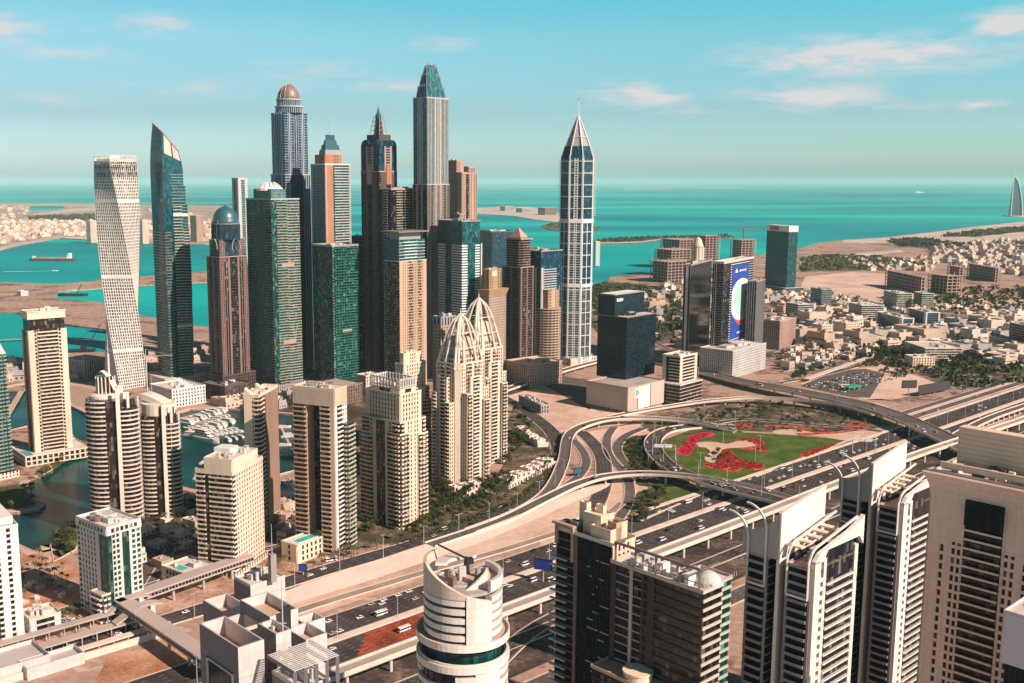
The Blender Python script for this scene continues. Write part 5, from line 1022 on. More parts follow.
# ------------------------------------------------------------------ near towers
# grey cubic complex
def cubes():
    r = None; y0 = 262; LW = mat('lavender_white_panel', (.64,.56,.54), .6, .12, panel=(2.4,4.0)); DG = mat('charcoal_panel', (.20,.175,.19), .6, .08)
    specs = [(199.5,238,264,648,322,7), (203,223,247,612,365,5), (234,250.5,285,588,380,0), (240,270,298,617,345,4), (294,305,325,624,354,6), (222,240,262,630,344,6), (272,300,330,692,315,0), (258,276,291,634,332,3), (286,306,327,640,338,4)]
    f, zt = fityy(*specs[0][:5]); r = tower('cubic_tower', 'grey tower top of stacked open-roofed cubes and slatted frames in the near left foreground', 'tower', f)
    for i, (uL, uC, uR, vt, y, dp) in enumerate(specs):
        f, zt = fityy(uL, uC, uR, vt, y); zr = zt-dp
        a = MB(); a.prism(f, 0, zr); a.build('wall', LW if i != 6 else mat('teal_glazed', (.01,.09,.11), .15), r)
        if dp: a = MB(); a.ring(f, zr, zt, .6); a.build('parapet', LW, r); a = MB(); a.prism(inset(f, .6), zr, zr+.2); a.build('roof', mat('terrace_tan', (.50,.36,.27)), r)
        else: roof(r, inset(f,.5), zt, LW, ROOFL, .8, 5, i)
        sc_ = MB(); sc_.face(f[3], f[0], 0, (f[0]-f[3]).length, .0, .05, 0, zt-.05); sc_.build('side_shade_sheet', mat('shaded_side_panel', (.235,.195,.205), .6, .12, panel=(2.4,4.0)), r)  # thin darker sheet puts the left faces' shade into their colour
        nb = MB()                                    # shadow-gap panel and window openings
        ln = (f[0]-f[3]).length
        if i in (0, 3): nb.face(f[3], f[0], ln*.22, ln*.86, .02, .25, zt-22, zt-11 if i == 0 else zt-13); nb.build('window', GDARK, r); fr = MB(); 
        if i == 0:
            for s in (.2, .86): fr.face(f[3], f[0], ln*s, ln*s+.6, .02, .8, zt-23, zt-10)
            fr.face(f[3], f[0], ln*.2, ln*.86, .02, .8, zt-10.6, zt-10); fr.face(f[3], f[0], ln*.2, ln*.86, .02, .8, zt-23, zt-22); fr.build('window_frame', LW, r)
        a = MB()
        for k in range(1, 24): a.face(f[3], f[0], 0, ln, .0, .09, zr-k*4, zr-k*4+.18)
        l2 = (f[1]-f[0]).length
        for k in range(1, 24): a.face(f[0], f[1], 0, l2, .0, .05, zr-k*4, zr-k*4+.12)
        a.build('panel_joint', DG, r)
        a = MB(); a.face(f[0], f[1], l2*.3, l2*.7, .02, .2, 0, zr-8); 
        if i in (1, 5): a.build('window', GDARK, r)
    # slatted pergola frames over the front
    f, zt = fityy(268, 300, 329, 662, 314); d1, d2 = dirv(41.5), dirv(131.5); zt -= 3
    for k in range(5):
        p = f[0]+d1*(k*4.1-2); a = MB(); a.bar(p+Vector((0,0,zt-22)), p+Vector((0,0,zt)), 1.0, 1.6); a.bar(p+Vector((0,0,zt)), p+d2*16+Vector((0,0,zt)), .9, 1.2); a.build('pergola_frame', DG, r)
    a = MB()
    for k in range(14): p = f[0]+d2*(k*1.15); a.bar(p-d1*2.4+Vector((0,0,zt+.7)), p+d1*15+Vector((0,0,zt+.7)), .28)
    a.build('pergola_slat', LGREY, r)
    for (u, v, y, w) in ((275, 631, 342, 2.2), (286, 612, 346, 3)):
        p = at(u, v, y); a = MB(); a.box((p.x,p.y,p.z-16), w, 1.4, 18, 38); a.build('roof_slab', LW if w < 3 else DARK, r)
    p = at(283, 640, 335); a = MB(); a.tube([p-Vector((0,0,20)), p+Vector((0,0,22))], .35, 6, r1=.15)
    for k in range(3): a.bar(p+Vector((-1.4,0,-2+k*4)), p+Vector((1.4,0,-2+k*4)), .25)
    a.build('antenna_mast', LGREY, r)
    p = at(272, 554, 385); a = MB(); a.box((p.x,p.y,p.z-11), 2.4, 2.4, 11, 38); a.build('stair_tower', mat('stair_grey', (.36,.30,.28)), r); q = p; a = MB(); a.tube([q, q+Vector((0,0,12))], .2, 5, r1=.08); a.build('antenna_mast', LGREY, r)
cubes()
# round white tower
def roundt():
    y = 365; c = at(463, 600, y+15); c.z = 0; r = tower('round_white_tower', 'round white office tower with a cut-open crown and dark ring terrace, foreground centre left', 'tower', [c]); WP = mat('white_panel', (.80,.72,.66), .5, .12, .06, panel=(2.6,3.6))
    zm = zat(463, 645, y); R0, R1 = 17.0, 15.0; zg = zm-8
    def arc(rad, a0, a1, n): return [c+dirv(a0+(a1-a0)*k/n)*rad for k in range(n+1)]
    def sector(mb, r0, r1, a0, a1, z0, z1, n=16, ztop=None):
        o, i = arc(r1, a0, a1, n), arc(r0, a0, a1, n); rows = []
        for k in range(n+1):
            zt_ = z1 if ztop is None else ztop(k/n); rows.append([i[k]+Vector((0,0,z0)), o[k]+Vector((0,0,z0)), o[k]+Vector((0,0,zt_)), i[k]+Vector((0,0,zt_))])
        mb.loft(rows)
    a = MB(); a.prism(circle(c, R0-1, 48), 0, zg); a.build('glazing', GDARK, r)
    for k in range(30):
        z = zg-3.9*k-1.2
        if z < 1: break
        a = MB(); sector(a, R0-1.2, R0+.4, -100 if k % 2 else -360+200, 200 if k % 2 else 200, z-1.1, z+1.1, 48) if k % 4 else sector(a, R0-1.2, R0+.9, -180, 180, z-1.4, z+1.4, 56); a.build('floor_band', WP, r)
    a = MB(); sector(a, R0-3, R0+.3, -75, -38, 0, zg, 8); a.build('wall', WP, r)
    a = MB(); a.prism(circle(c, R1-.5, 48), zg, zm-1); a.build('glazing', glass('glass_ring', (.006,.035,.035), (.01,.09,.09), pale=0), r)
    a = MB(); sector(a, R1-2, R0+.8, -180, 180, zm-1, zm-.2, 56); a.build('terrace', mat('terrace_pink', (.55,.38,.31)), r); a = MB(); sector(a, R0+.4, R0+.9, -180, 180, zm-2.0, zm+.9, 56); a.build('terrace_parapet', WP, r)
    a = MB(); sector(a, R0-.4, R0+.2, -180, 180, zg-.6, zg+1.0, 56); a.build('terrace_parapet', WP, r); a = MB(); sector(a, R1-2, R0+.2, -180, 180, zg-.6, zg-.1, 56); a.build('terrace', ROOFD, r)
    # upper drum: banded left half, blank slab, banded right part
    zt = zat(425, 561, y+12); zr = zat(505, 588, y); z5 = zm+17.6
    a = MB(); a.prism(circle(c, R1-1.6, 40), zm-1, z5); a.build('glazing', GDARK, r)
    for k in range(5):
        z = zm+.6+k*3.4; a = MB(); sector(a, R1-2, R1, -260, -88, z+.4, z+2.5, 26); a.build('floor_band', WP, r); a = MB(); sector(a, R1-2, R1, -45, 40, z+.5, z+2.6, 14); a.build('floor_band', WP, r)
    a = MB(); sector(a, R1-1.2, R1, -225, -84, z5-.6, zt, 30, lambda t: zt if t < .45 else zt-(t-.45)/.55*9.5); a.build('crown_wall', mat('crown_panel_pink', (.70,.54,.46), .55, .08, panel=(1.6,1.6)), r)
    a = MB(); sector(a, R1-3, R1+.25, -86, -46, zm-1, zt-9, 12, lambda t: zt-9.5-3*t); a.build('wall', WP, r)
    a = MB(); sector(a, R1-1.5, R1+.1, -48, 50, zr-3, zr+1, 16); a.build('parapet', WP, r)
    a = MB(); a.prism(circle(c, R1-1.3, 40), z5, z5+1.2); a.build('roof', ROOFG, r); a = MB(); a.prism(arc(R1-1.4, -46, 60, 14)+[c], z5+1, zr-1.5); a.build('roof', mat('terrace_pink', (.5,.36,.3)), r)
    a = MB(); sector(a, 8.6, 9.6, -95, 75, z5, zt-6, 20, lambda t: zt-10+6*math.sin(t*math.pi)); a.build('crown_wall', WP, r)
    a = MB(); a.prism(circle(c+dirv(100)*3, 9.0, 26), z5, zt-10); a.ring(circle(c+dirv(100)*3, 9.2, 26), zt-10, zt-8.6, .5); a.build('crown_core', WP, r)
    a = MB(); sector(a, 6.0, 10.5, 60, 180, zt-3, zt-1.8, 16); a.build('crown_ring', WP, r)
    rnd = random.Random(3)
    for k in range(7):
        t = rnd.uniform(0, 360); q = c+dirv(t)*rnd.uniform(1, 7); a = MB(); a.lathe(q, [(1.3, z5), (1.3, zt-7+rnd.uniform(0, 3)), (.9, zt-6+rnd.uniform(0, 2))], 10) if k % 2 else a.box((q.x,q.y,z5), 2.2, 2.6, zt-7-z5+rnd.uniform(0, 3), t); a.build('roof_plant', rnd.choice([GREY, LGREY, COPPER]), r)
    q = c+dirv(70)*4; a = MB(); a.lathe(q, [(1.4, z5), (1.1, zt-4), (.8, zt-1)], 8); a.bar(q+Vector((2,0,zt-2.5)), q+Vector((-11,3,zt+3)), .6); a.box((q.x+1.0,q.y,zt-3.5), 3.0, 2.2, 2.2, 20); a.build('window_crane', DARK, r)
roundt()
# dark brown tower
def brownt():
    y = 412; f, zt = fityy(557, 612, 634, 547, y); r = tower('dark_brown_tower', 'near-black brown glass tower with cream penthouse boxes on its roof, right of the round tower', 'tower', f)
    tier(r, f, 0, zt, [[(.2,'S'),(.6,'P'),(.2,'S')], [(1,'P')], [(1,'P')], [(.34,'b',BROWN),(.06,'S',BROWN),(.60,'X',DARK)]], GBLACK, CREAM, 3.8, 3.4)
    roof(r, f, zt, CREAM, ROOFL, 1.5, 0)
    p0, p1 = f[3], f[0]; ln = (p1-p0).length
    a = MB(); a.face(p0, p1, -1, ln*.36, .2, 2.2, zt+3, zt+4); a.face(p0, p1, 0, ln*.04, .2, 1.4, zt-6, zt+3.2); a.face(p0, p1, ln*.30, ln*.34, .2, 1.4, zt-12, zt+3.2); a.build('roof_frame', TAN, r)
    a = MB(); a.face(p0, p1, 0, ln*.34, -6, .3, zt-.2, zt+3.4); a.build('roof_block', BROWN, r)
    mk = MB(); mk.face(p0, p1, -2.6, ln*.22, .3, 1.5, zt-12.5, zt-11.9); o = mk.build('balcony', LGREY, r)
    for k in range(1, 30):
        q = o.copy(); C.collection.objects.link(q); q.parent = r; q.location = o.location-Vector((0,0,k*3.8))
    a = MB(); rnd = random.Random(5)
    for k in range(44):
        s = rnd.uniform(.58, .86); z = zt-8-3.8*int(rnd.uniform(0, 26)); a.face(p0, p1, ln*s, ln*s+rnd.uniform(.6, 5), .3, .6, z, z+.35)
    a.build('ledge', LGREY, r)
    for (s0, s1, t0, t1, h, m_) in ((.05,.6,.05,.40,9,CREAM),(.25,.85,.3,.62,15,CREAM),(.3,.55,.05,.2,13,TAN),(.6,.95,.1,.35,11,CREAM),(.4,.6,.62,.75,20,CREAM),(.65,.8,.42,.55,19,CREAM),(.1,.3,.66,.8,7,GREY)):
        g = sub(f, s0, s1, t0, t1); a = MB(); a.prism(g, zt+.3, zt+h*.6); a.ring(g, zt+h*.6, zt+h*.6+1, .3); a.build('penthouse', m_, r)
    for k in range(6): a = MB(); q = sub(f, .1+.13*k, 0, .12, 0)[0]; a.box((q.x,q.y,zt+.3), 1.6, 1.6, 1.8, 38); a.build('roof_plant', STEEL, r)
brownt()
def slabt():
    y = 375; f, zt = fityy(612, 703, 722, 594, y); r = tower('dark_slab_tower', 'wide dark banded slab with a steel frame along its roof edge and green-striped right end', 'tower', f); DB = mat('slab_brown', (.045,.032,.030), .6)
    LR = mat('rail_cream', (.55,.45,.38))
    tier(r, f, 0, zt, [[(1,'B',LR)], [(1,'B')], [(1,'B')], [(.06,'S'),(.16,'b',GREY),(.03,'S',LR),(.10,'b',GREY),(.10,'P',DB),(.05,'S'),(.5,'B')]], glass('glass_slab', (.012,.010,.010), (.03,.024,.022), pale=.05, palec=(.16,.13,.09)), DB, 3.7, 3.4)
    roof(r, f, zt, LR, ROOFL, 1.2, 0)
    g, gz = fityy(703+4, 712, 738, 585, 379); g = [p+dirv(41.5)*6 for p in sub(f, 0, .95, .05, 1)]
    g = [f[1]+dirv(131.5)*2.0, f[1]+dirv(131.5)*2.0+dirv(41.5)*9, f[1]+dirv(131.5)*16+dirv(41.5)*9, f[1]+dirv(131.5)*16]; tier(r, g, 0, zt, [[(1,'B',PALEGREEN)], [(1,'B')], [(1,'B')], [(1,'b')]], GGREEN, LR, 3.7); roof(r, g, zt, LR, ROOFL, 1.2, 0)
    p0, p1 = f[3], f[0]; ln = (p1-p0).length; d = (p1-p0).normalized(); n = dirv(41.5)
    a = MB()
    for k in range(5): q = p0+d*(ln*(.04+.23*k)); a.bar(q+Vector((0,0,zt)), q+Vector((0,0,zt+9)), .8)
    a.bar(p0+d*ln*.03+Vector((0,0,zt+9)), p0+d*ln*.97+Vector((0,0,zt+9)), .9); a.bar(p0+d*ln*.28+Vector((0,0,zt+3.5)), p0+d*ln*.97+Vector((0,0,zt+3.5)), .3); q = p0+d*ln*.04; a.bar(q+Vector((0,0,zt+9)), q+n*12+Vector((0,0,zt+9)), .7); q = p0+d*ln*.97; a.bar(q+Vector((0,0,zt+9)), q+n*12+Vector((0,0,zt+9)), .7); a.build('roof_frame', mat('bronze_steel', (.20,.15,.13), .5), r)
    rnd = random.Random(9)
    for k in range(16):
        s, t = rnd.uniform(.2,.8), rnd.uniform(.08,.85); q = sub(f, s, s, t, t)[0]; h = rnd.uniform(2, 5.5); a = MB(); a.box((q.x,q.y,zt+.3), rnd.uniform(2,4.5), rnd.uniform(2,4), h, 38); a.build('roof_plant', rnd.choice([LGREY, STEEL, WHITE]), r)
    q = sub(f, .75, 0, .1, 0)[0]; a = MB(); a.lathe(q, [(5.5, zt+.3), (5.3, zt+2), (4, zt+4), (2, zt+5.2), (.2, zt+5.5)], 18); a.build('roof_dome', LGREY, r)
    for k in range(14): q = f[0]+dirv(41.5)*(1+k*1.6); a = MB(); a.tube([q+Vector((0,0,zt+1.5)), q+Vector((0,0,zt+3.2))], .12, 5); a.build('rail_post', LGREY, r)
    # lower terrace wing in front
    q0 = p0+d*ln*.0; w = [q0+dirv(221.5)*11+d*ln*.92, q0+d*ln*.92, q0, q0+dirv(221.5)*11]; w = [w[3], w[0], w[1], w[2]]; zw = zat(650, 668, 357)-21; tier(r, w, 0, zw, [[(1,'b')]], GDARK, DB, 3.7); roof(r, w, zw, TAN, mat('terrace_tan', (.5,.36,.27)), 1.1, 0)
    q = q0+d*ln*.42+dirv(221.5)*5; a = MB(); a.lathe(q, [(5.6, zw+.4), (5.6, zw+3.2), (6.0, zw+3.2), (6.0, zw+3.9)], 26); a.build('round_pavilion', CREAM, r)
slabt()
def tubebend(a, pts, w): 
    for i in range(len(pts)-1): a.bar(pts[i], pts[i+1]+(pts[i+1]-pts[i])*.05, w)
def fintower(label, uL, uC, uR, vt, y):
    f, zt = fityy(uL, uC, uR, vt, y); r = tower('finned_tower', label, 'tower', f, group=None); WP = mat('white_panel', (.80,.72,.66), .5, .12, .06, panel=(2.6,3.6)); GS = mat('grey_slab', (.30,.265,.26), .7, .1)
    p3, p0, p1 = f[3], f[0], f[1]; ln = (p0-p3).length; lw = (p1-p0).length; fl = 3.6
    L = lambda t: p3+(p0-p3)*t; back = p1-p0; n = dirv(221.5); d1 = dirv(41.5); d2 = dirv(131.5)
    # left stack, dark gap, right stack
    A = [L(.34), L(.34)+back, f[2], f[3]]; B_ = [f[0], f[1], L(.62)+back, L(.62)]; M_ = [L(.62)+d1*5, L(.62)+back-d1*2, L(.34)+back-d1*2, L(.34)+d1*5]
    tier(r, A, 0, zt-6, [[(1,'b',GS)], [(1,'b',GS)], [(1,'b',GS)], [(.1,'S',GS),(.8,'C',GS),(.1,'S',GS)]], GBLACK, GS, fl)
    tier(r, M_, 0, zt-4, [[(1,'g')]], GBLACK, DARK, fl); tier(r, B_, 0, zt-6, [[(1,'g')], [(1,'b',GS)], [(1,'b',GS)], [(.1,'S',GS),(.8,'C',GS),(.1,'S',GS)]], GBLACK, GS, fl)
    for q in (A, B_): roof(r, q, zt-6, GS, mat('terrace_pink', (.5,.36,.3)), .8, 4)
    # blank penthouse glazing under the arches
    # the lit white end wall with its window column and balcony slot
    e = MB(); hw = lw; cols = [(0,.13),(.20,.26),(.92,1)]
    for (s0, s1) in cols: e.face(p0, p1, lw*s0, lw*s1, -.4, 1.2, 0, zt-2)
    nf = int((zt-6)/fl)
    for k in range(nf): e.face(p0, p1, lw*.12, lw*.21, -.3, 1.1, k*fl, k*fl+1.6)
    n2 = dirv(-48.5)
    rows = []                                     # top of the end wall sweeps up to a point at the far end
    for k in range(13):
        t = k/12; x = lw*t; zt_ = zt-2+(2.0 if k else 0)+5.0*math.sin(min(1, t*1.6)*math.pi/2)*.6+6*t**3; q = p0+(p1-p0)*t*1.12-(p1-p0)*0
        zb = zt-3 if not .24 < t < .93 else zt+1.0
        rows.append([q-n2*.4+Vector((0,0,zb)), q+n2*1.2+Vector((0,0,zb)), q+n2*1.2+Vector((0,0,zt_)), q-n2*.4+Vector((0,0,zt_))])
    e.loft(rows); e.build('end_wall', WP, r)
    g = MB(); g.face(p0, p1, lw*.26, lw*.92, .2, .5, 0, zt+1.2); g.build('lounge_glazing', GDARK, r)
    b = MB(); b.face(p0, p1, lw*.26, lw*.92, .3, 1.9, 1.5, 1.8); b.face(p0, p1, lw*.26, lw*.92, 1.6, 1.9, 1.8, 2.15); o = b.build('balcony', WP, r)
    for k in range(1, int((zt-9)/fl)):
        q = o.copy(); C.collection.objects.link(q); q.parent = r; q.location = o.location+Vector((0,0,k*fl))
    # central blade wall standing above the roof
    a = MB(); q0 = L(.50)+n*.7; q1 = L(.50)+back*.98; h = zt+17
    a.loft([[q0-d2*.7+Vector((0,0,0)), q0+d2*.7, q0+d2*.7+Vector((0,0,h-3)), q0-d2*.7+Vector((0,0,h-3))], [q1-d2*.7, q1+d2*.7, q1+d2*.7+Vector((0,0,h+2)), q1-d2*.7+Vector((0,0,h+2))]]); a.build('blade_wall', WP, r)
    for k in range(5):
        a = MB(); q = L(.62)+back*(.12+.19*k); a.face(q, q+dirv(-48.5)*8, 0, ln*.16, 0, .01, zt, zt) if False else a.bar(q+d2*3+Vector((0,0,zt+1+.5*k)), q-d2*(ln*.16)+Vector((0,0,zt+1+.5*k)), 3.2, .7); a.build('roof_vane', CREAM, r)
    # tubular arch frames: the left stack's lean back to the left, the right stack's sweep over the roof
    for (t0, t1) in ((.03, .31), (.65, .97)):
        for t in (t0, t1):
            a = MB(); q = L(t)+n*1.2; up = zt+(6 if t0 < .5 and t == t1 else 1 if t0 < .5 else -4); pts = [q+Vector((0,0,zt-17)), q+Vector((0,0,up))]
            R_ = 9 if t0 < .5 else 7; dd = d2 if t0 < .5 else d1
            for k in range(1, 9): an = k/8*math.pi/2; pts.append(q+dd*(R_*(1-math.cos(an)))+Vector((0,0,up+R_*math.sin(an))))
            if t0 > .5: pts.append(q+back*1.05+Vector((0,0,zt+8)))
            tubebend(a, pts, .72); a.build('arch_frame', WP if t0 > .5 else mat('warm_steel', (.72,.64,.58), .5), r)
        a = MB(); a.bar(L(t0)+n*1.2+Vector((0,0,zt-17)), L(t1)+n*1.2+Vector((0,0,zt-17)), 1.0); a.build('frame_sill', WP, r)
        a = MB(); a.face(p3, p0, ln*(t0+.02), ln*(t1-.02), .3, .6, zt-16, zt-6); a.build('lounge_glazing', GBLACK, r)
    # concave sail wall running from the blade towards the left arches
    a = MB(); q = L(.50)+n*.7; top = [(0, h-3.2), (3, h-7.5), (6.5, h-10.5), (11, h-12.5), (16, h-13.5)]
    for (x0, z0), (x1, z1) in zip(top, top[1:]):
        a.add([q+d2*x0+Vector((0,0,zt-5)), q+d2*x1+Vector((0,0,zt-5)), q+d2*x1+Vector((0,0,z1)), q+d2*x0+Vector((0,0,z0))]+[p_+d1*.8 for p_ in (q+d2*x0+Vector((0,0,zt-5)), q+d2*x1+Vector((0,0,zt-5)), q+d2*x1+Vector((0,0,z1)), q+d2*x0+Vector((0,0,z0)))], [(0,1,2,3),(7,6,5,4),(0,4,5,1),(1,5,6,2),(2,6,7,3),(3,7,4,0)])
    a.build('sail_wall', mat('sail_grey', (.42,.37,.36), .6, .1), r)
    return r
fintower('nearer of the two dark finned towers with white blade walls, next to the green-striped slab', 748, 813, 856, 557, 379)
fintower('farther of the two dark finned towers, half hidden beside the big cream tower', 842, 902, 934, 499, 465)
def bigt():
    y = 366; d1, d2 = dirv(41.5), dirv(131.5); p = at(1046, 500, y); zt = p.z; f0 = Vector((p.x, p.y, 0)); w2 = spread(p, d2, 931); f = [f0, f0+d1*30, f0+d1*30+d2*w2, f0+d2*w2]
    r = tower('big_cream_tower', 'massive cream tower with columns of small dark windows round a dark balcony bay, right edge', 'tower', f); WP = mat('pink_cream_panel', (.74,.54,.44), .6, .12, panel=(3.0,3.6))
    p3, p0 = f[3], f[0]; ln = (p0-p3).length; fl = 3.6; nf = int(zt/fl)-1
    a = MB(); a.prism(inset(f, .6), 0, zt-1); a.build('glazing', glass('glass_big', (.02,.015,.014), (.05,.04,.035), pale=.06), r)
    wcols = [.13, .235, .285, .70, .755, .86]; wl = MB(); edges = [0]; ww = .032
    xs = [0]
    for c_ in wcols: xs += [c_, c_+ww]
    bay = (.335, .675)
    solid = []; cur = 0
    for c_ in wcols+[None]:
        if c_ is None: solid.append((cur, 1)); break
        solid.append((cur, c_)); cur = c_+ww
    sol2 = []
    for s0, s1 in solid:
        if s0 < bay[0] and s1 > bay[1]: sol2 += [(s0, bay[0]), (bay[1], s1)]
        else: sol2.append((s0, s1))
    for s0, s1 in sol2: wl.face(p3, p0, ln*s0, ln*s1, -.6, 0, 0, zt)
    ztop = zt-26
    for c_ in wcols:
        z1 = ztop if c_ < .2 or c_ > .8 else zt-24
        wl.face(p3, p0, ln*c_, ln*(c_+ww), -.6, -.01, z1, zt)
        for k in range(nf+1):
            if k*fl+1.5 < z1: wl.face(p3, p0, ln*c_, ln*(c_+ww), -.6, -.02, k*fl, k*fl+1.3)
    wl.face(p3, p0, ln*bay[0], ln*bay[1], -.6, -.01, zt-6, zt)
    for (q0, q1) in ((f[0], f[1]), (f[1], f[2]), (f[2], f[3])):
        L_ = (q1-q0).length; wl.face(q0, q1, 0, L_*.3, -.6, 0, 0, zt); wl.face(q0, q1, L_*.7, L_, -.6, 0, 0, zt); wl.face(q0, q1, L_*.3, L_*.7, -.6, -.01, zt-9, zt)
        for k in range(nf): wl.face(q0, q1, L_*.3, L_*.7, -.6, -.02, k*fl, k*fl+1.4)
    wl.build('wall', WP, r)
    b = MB(); b.face(p3, p0, ln*bay[0]+.1, ln*bay[1]-.1, -.5, 1.3, 1.2, 1.5); b.face(p3, p0, ln*bay[0]+.1, ln*bay[1]-.1, 1.0, 1.3, 1.5, 2.0); o = b.build('balcony', WP, r)
    for k in range(1, int((zt-19)/fl)+1):
        q = o.copy(); C.collection.objects.link(q); q.parent = r; q.location = o.location+Vector((0,0,k*fl))
    a = MB(); a.face(p3, p0, ln*bay[0]+.2, ln*bay[1]-.2, .0, 1.4, zt-16, zt-6.2); a.build('lounge_glazing', GBLACK, r)
    # cornice flaring outwards and parapet, roof, tall roof screen
    rows = []
    for k in range(7):
        t = k/6; rows.append([q+Vector((0,0,zt-6+t*8)) for q in inset(f, -.1-2.6*t*t)])
    a = MB(); a.loft(rows); a.build('cornice', WP, r); roof(r, inset(f, 1), zt+1.7, WP, ROOFL, 1.0, 0)
    z2 = zt+3; a = MB(); a.face(f[3], f[0], ln*.06, ln*1.0, -3, -1.5, z2+1, z2+3.2); a.build('roof_beam', WP, r)
    g = sub(f, .42, .60, -.05, .9); zs = zat(950, 437, cen(g).y); a = MB(); a.prism(g, z2-1, zs+1); a.build('roof_screen', mat('screen_tan', (.80,.57,.43), .7, .08), r)
    a = MB()
    for k in range(1, 8): a.ring(inset(g, -.05), z2+k*(zs-z2)/8, z2+k*(zs-z2)/8+.15, .1)
    a.build('screen_joint', TAN, r)
    rnd = random.Random(4)
    for k in range(22):
        s, t = rnd.uniform(.08,.36), rnd.uniform(.15,.85); q = sub(f, s, s, t, t)[0]; h = rnd.uniform(1.5, 4); a = MB(); a.box((q.x,q.y,zt+2), rnd.uniform(1.2,3.6), rnd.uniform(1.2,3), h, 38); a.build('roof_plant', rnd.choice([LGREY, STEEL, CREAM, BROWN, COPPER]), r)
bigt()
def annex():
    y = 328; d1, d2 = dirv(41.5), dirv(131.5); p = at(1006, 613, y); f3 = Vector((p.x, p.y, 0)); f = [f3-d2*26, f3-d2*26+d1*16, f3+d1*16, f3]; zt = p.z; r = tower('corner_block', 'pale lilac block with dark glazing below, cut off by the bottom right corner', 'building', f); LP = mat('lilac_panel', (.66,.60,.66), .5, .06)
    zb = zt-17; tier(r, f, zb, zt, [[(1,'S')]], GDARK, LP); roof(r, f, zt, LP, ROOFL, .8, 2); tier(r, inset(f, .8), 0, zb, [[(1,'X')]], GBLACK, DARK, 3.8)
annex()
# ------------------------------------------------------------------ far landmarks
def sail():
    y = yrow(216); c = at(1017, 200, y); c.z = 0; r = tower('sail_hotel', 'far white sail-shaped hotel with a mast standing in the sea at the right edge', 'hotel', [c]); zt = zat(1017, 176, y)
    rows = []
    for k in range(12):
        t = k/11; w = 70*math.cos(t*math.pi/2)**.6+3; rows.append([c+Vector((-38, 0, zt*t)), c+Vector((-38+w, -26*(1-t), zt*t)), c+Vector((-38+w*1.02, 8, zt*t)), c+Vector((-38, 34*(1-t)+4, zt*t))])
    a = MB(); a.loft(rows); a.build('glazing', glass('glass_sail', (.10,.16,.19), (.2,.26,.28), pale=0), r)
    a = MB(); a.tube([q[1]+Vector((2,-2,0)) for q in rows], 5, 6, r1=3); a.tube([q[0]+Vector((-2,-2,0)) for q in rows], 4, 6, r1=3); a.build('frame', WHITE, r); mast(r, 'mast', c+Vector((-38,0,0)), zt*.9, zat(1017, 168, y), 4, .8, WHITE)
    a = MB(); a.lathe(c, [(95, -3), (90, 4)], 24); a.build('island_base', CONC, r)
sail()
OFF = lambda u: -math.degrees(math.atan((u-CX)/FPX))
def conc(label, uL, uC, uR, vt, vb, rot=40, nfl=None, m=None, craned=False):
    rot = (40 if rot > 40 else max(rot, 25))+OFF(uC); f, zt = fit(uL, uC, uR, vt, vb, rot, cap=260); r = tower('unfinished_block', label, 'construction site', f); m = m or mat('dusty_concrete', (.44,.30,.255), .9, .2)
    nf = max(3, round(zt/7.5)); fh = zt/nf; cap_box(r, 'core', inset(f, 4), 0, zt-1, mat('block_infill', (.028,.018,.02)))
    a = MB(); a.prism(f, fh-1.5, fh); o = a.build('floor_slab', m, r)
    for k in range(1, nf):
        q = o.copy(); C.collection.objects.link(q); q.parent = r; q.location = o.location+Vector((0,0,k*fh))
    a = MB()
    for i in range(4):
        p0, p1 = f[i], f[(i+1)%4]; n = max(2, round((p1-p0).length/13))
        for k in range(n): p = p0.lerp(p1, k/n); a.box((p.x,p.y,0), 1.7, 1.7, zt+5*((k*7+i) % 3 == 0), rot)
    a.build('column', m, r)
    if craned:
        c = cen(f); a = MB(); a.tube([(c.x,c.y,0),(c.x,c.y,zt+32)], 1.6, 4); a.bar((c.x-14,c.y,zt+30),(c.x+42,c.y+12,zt+34),2); a.build('crane', mat('crane_red', (.3,.06,.04)), r)
conc('wide low unfinished concrete block by the bay, left of the beige domed tower', 655, 672, 694, 250, 276); conc('tall unfinished concrete frame standing behind the wide one by the bay', 661, 680, 700, 240, 268)
conc('dark unfinished block directly behind the stone domed tower', 697, 706, 720, 236, 268); conc('reddish unfinished tower right of the stone domed tower with bare columns', 731, 742, 756, 240, 272, craned=True)
conc('low dark podium block under the unfinished frames by the bay', 651, 668, 700, 262, 283)
conc('long unfinished concrete block with a dark gridded front on the right-hand plain', 886, 922, 928, 277, 294, 20); conc('unfinished block with bare slabs next to the long gridded one', 929, 948, 962, 276, 295, 60); conc('farther unfinished block at the rear right of the plain', 968, 996, 1001, 268, 282, 20); conc('unfinished concrete frame in the middle of the plain with a dark recess', 948, 960, 966, 267, 283, 30)
def midblk(name, label, uL, uC, uR, vt, vb, rot=44, st=None, wall=None, gl=None, cat='building', rm=None):
    rot = (42 if rot > 42 else max(rot, 26))+OFF(uC); f, zt = fit(uL, uC, uR, vt, vb, rot); r = tower(name, label, cat, f); tier(r, f, 0, zt, st or [[(1,'P')]], gl or GWIN, wall or CREAM, 4, 4); roof(r, f, zt, wall or CREAM, rm or ROOFL, 1.5, 3); return r
B1 = [[(1,'B')]]
midblk('office_block', 'curved-looking grey office block with bands, left of the two pale green office boxes', 849, 862, 884, 306, 322, 30, B1, LGREY)
midblk('office_block', 'left one of two pale green flat office boxes on the right-hand town edge', 884, 897, 912, 294, 308, 24, B1, mat('pale_green_panel', (.52,.56,.46))); midblk('office_block', 'right one of two pale green flat office boxes on the right-hand town edge', 914, 922, 934, 294, 309, 24, B1, mat('pale_green_panel', (.52,.56,.46)))
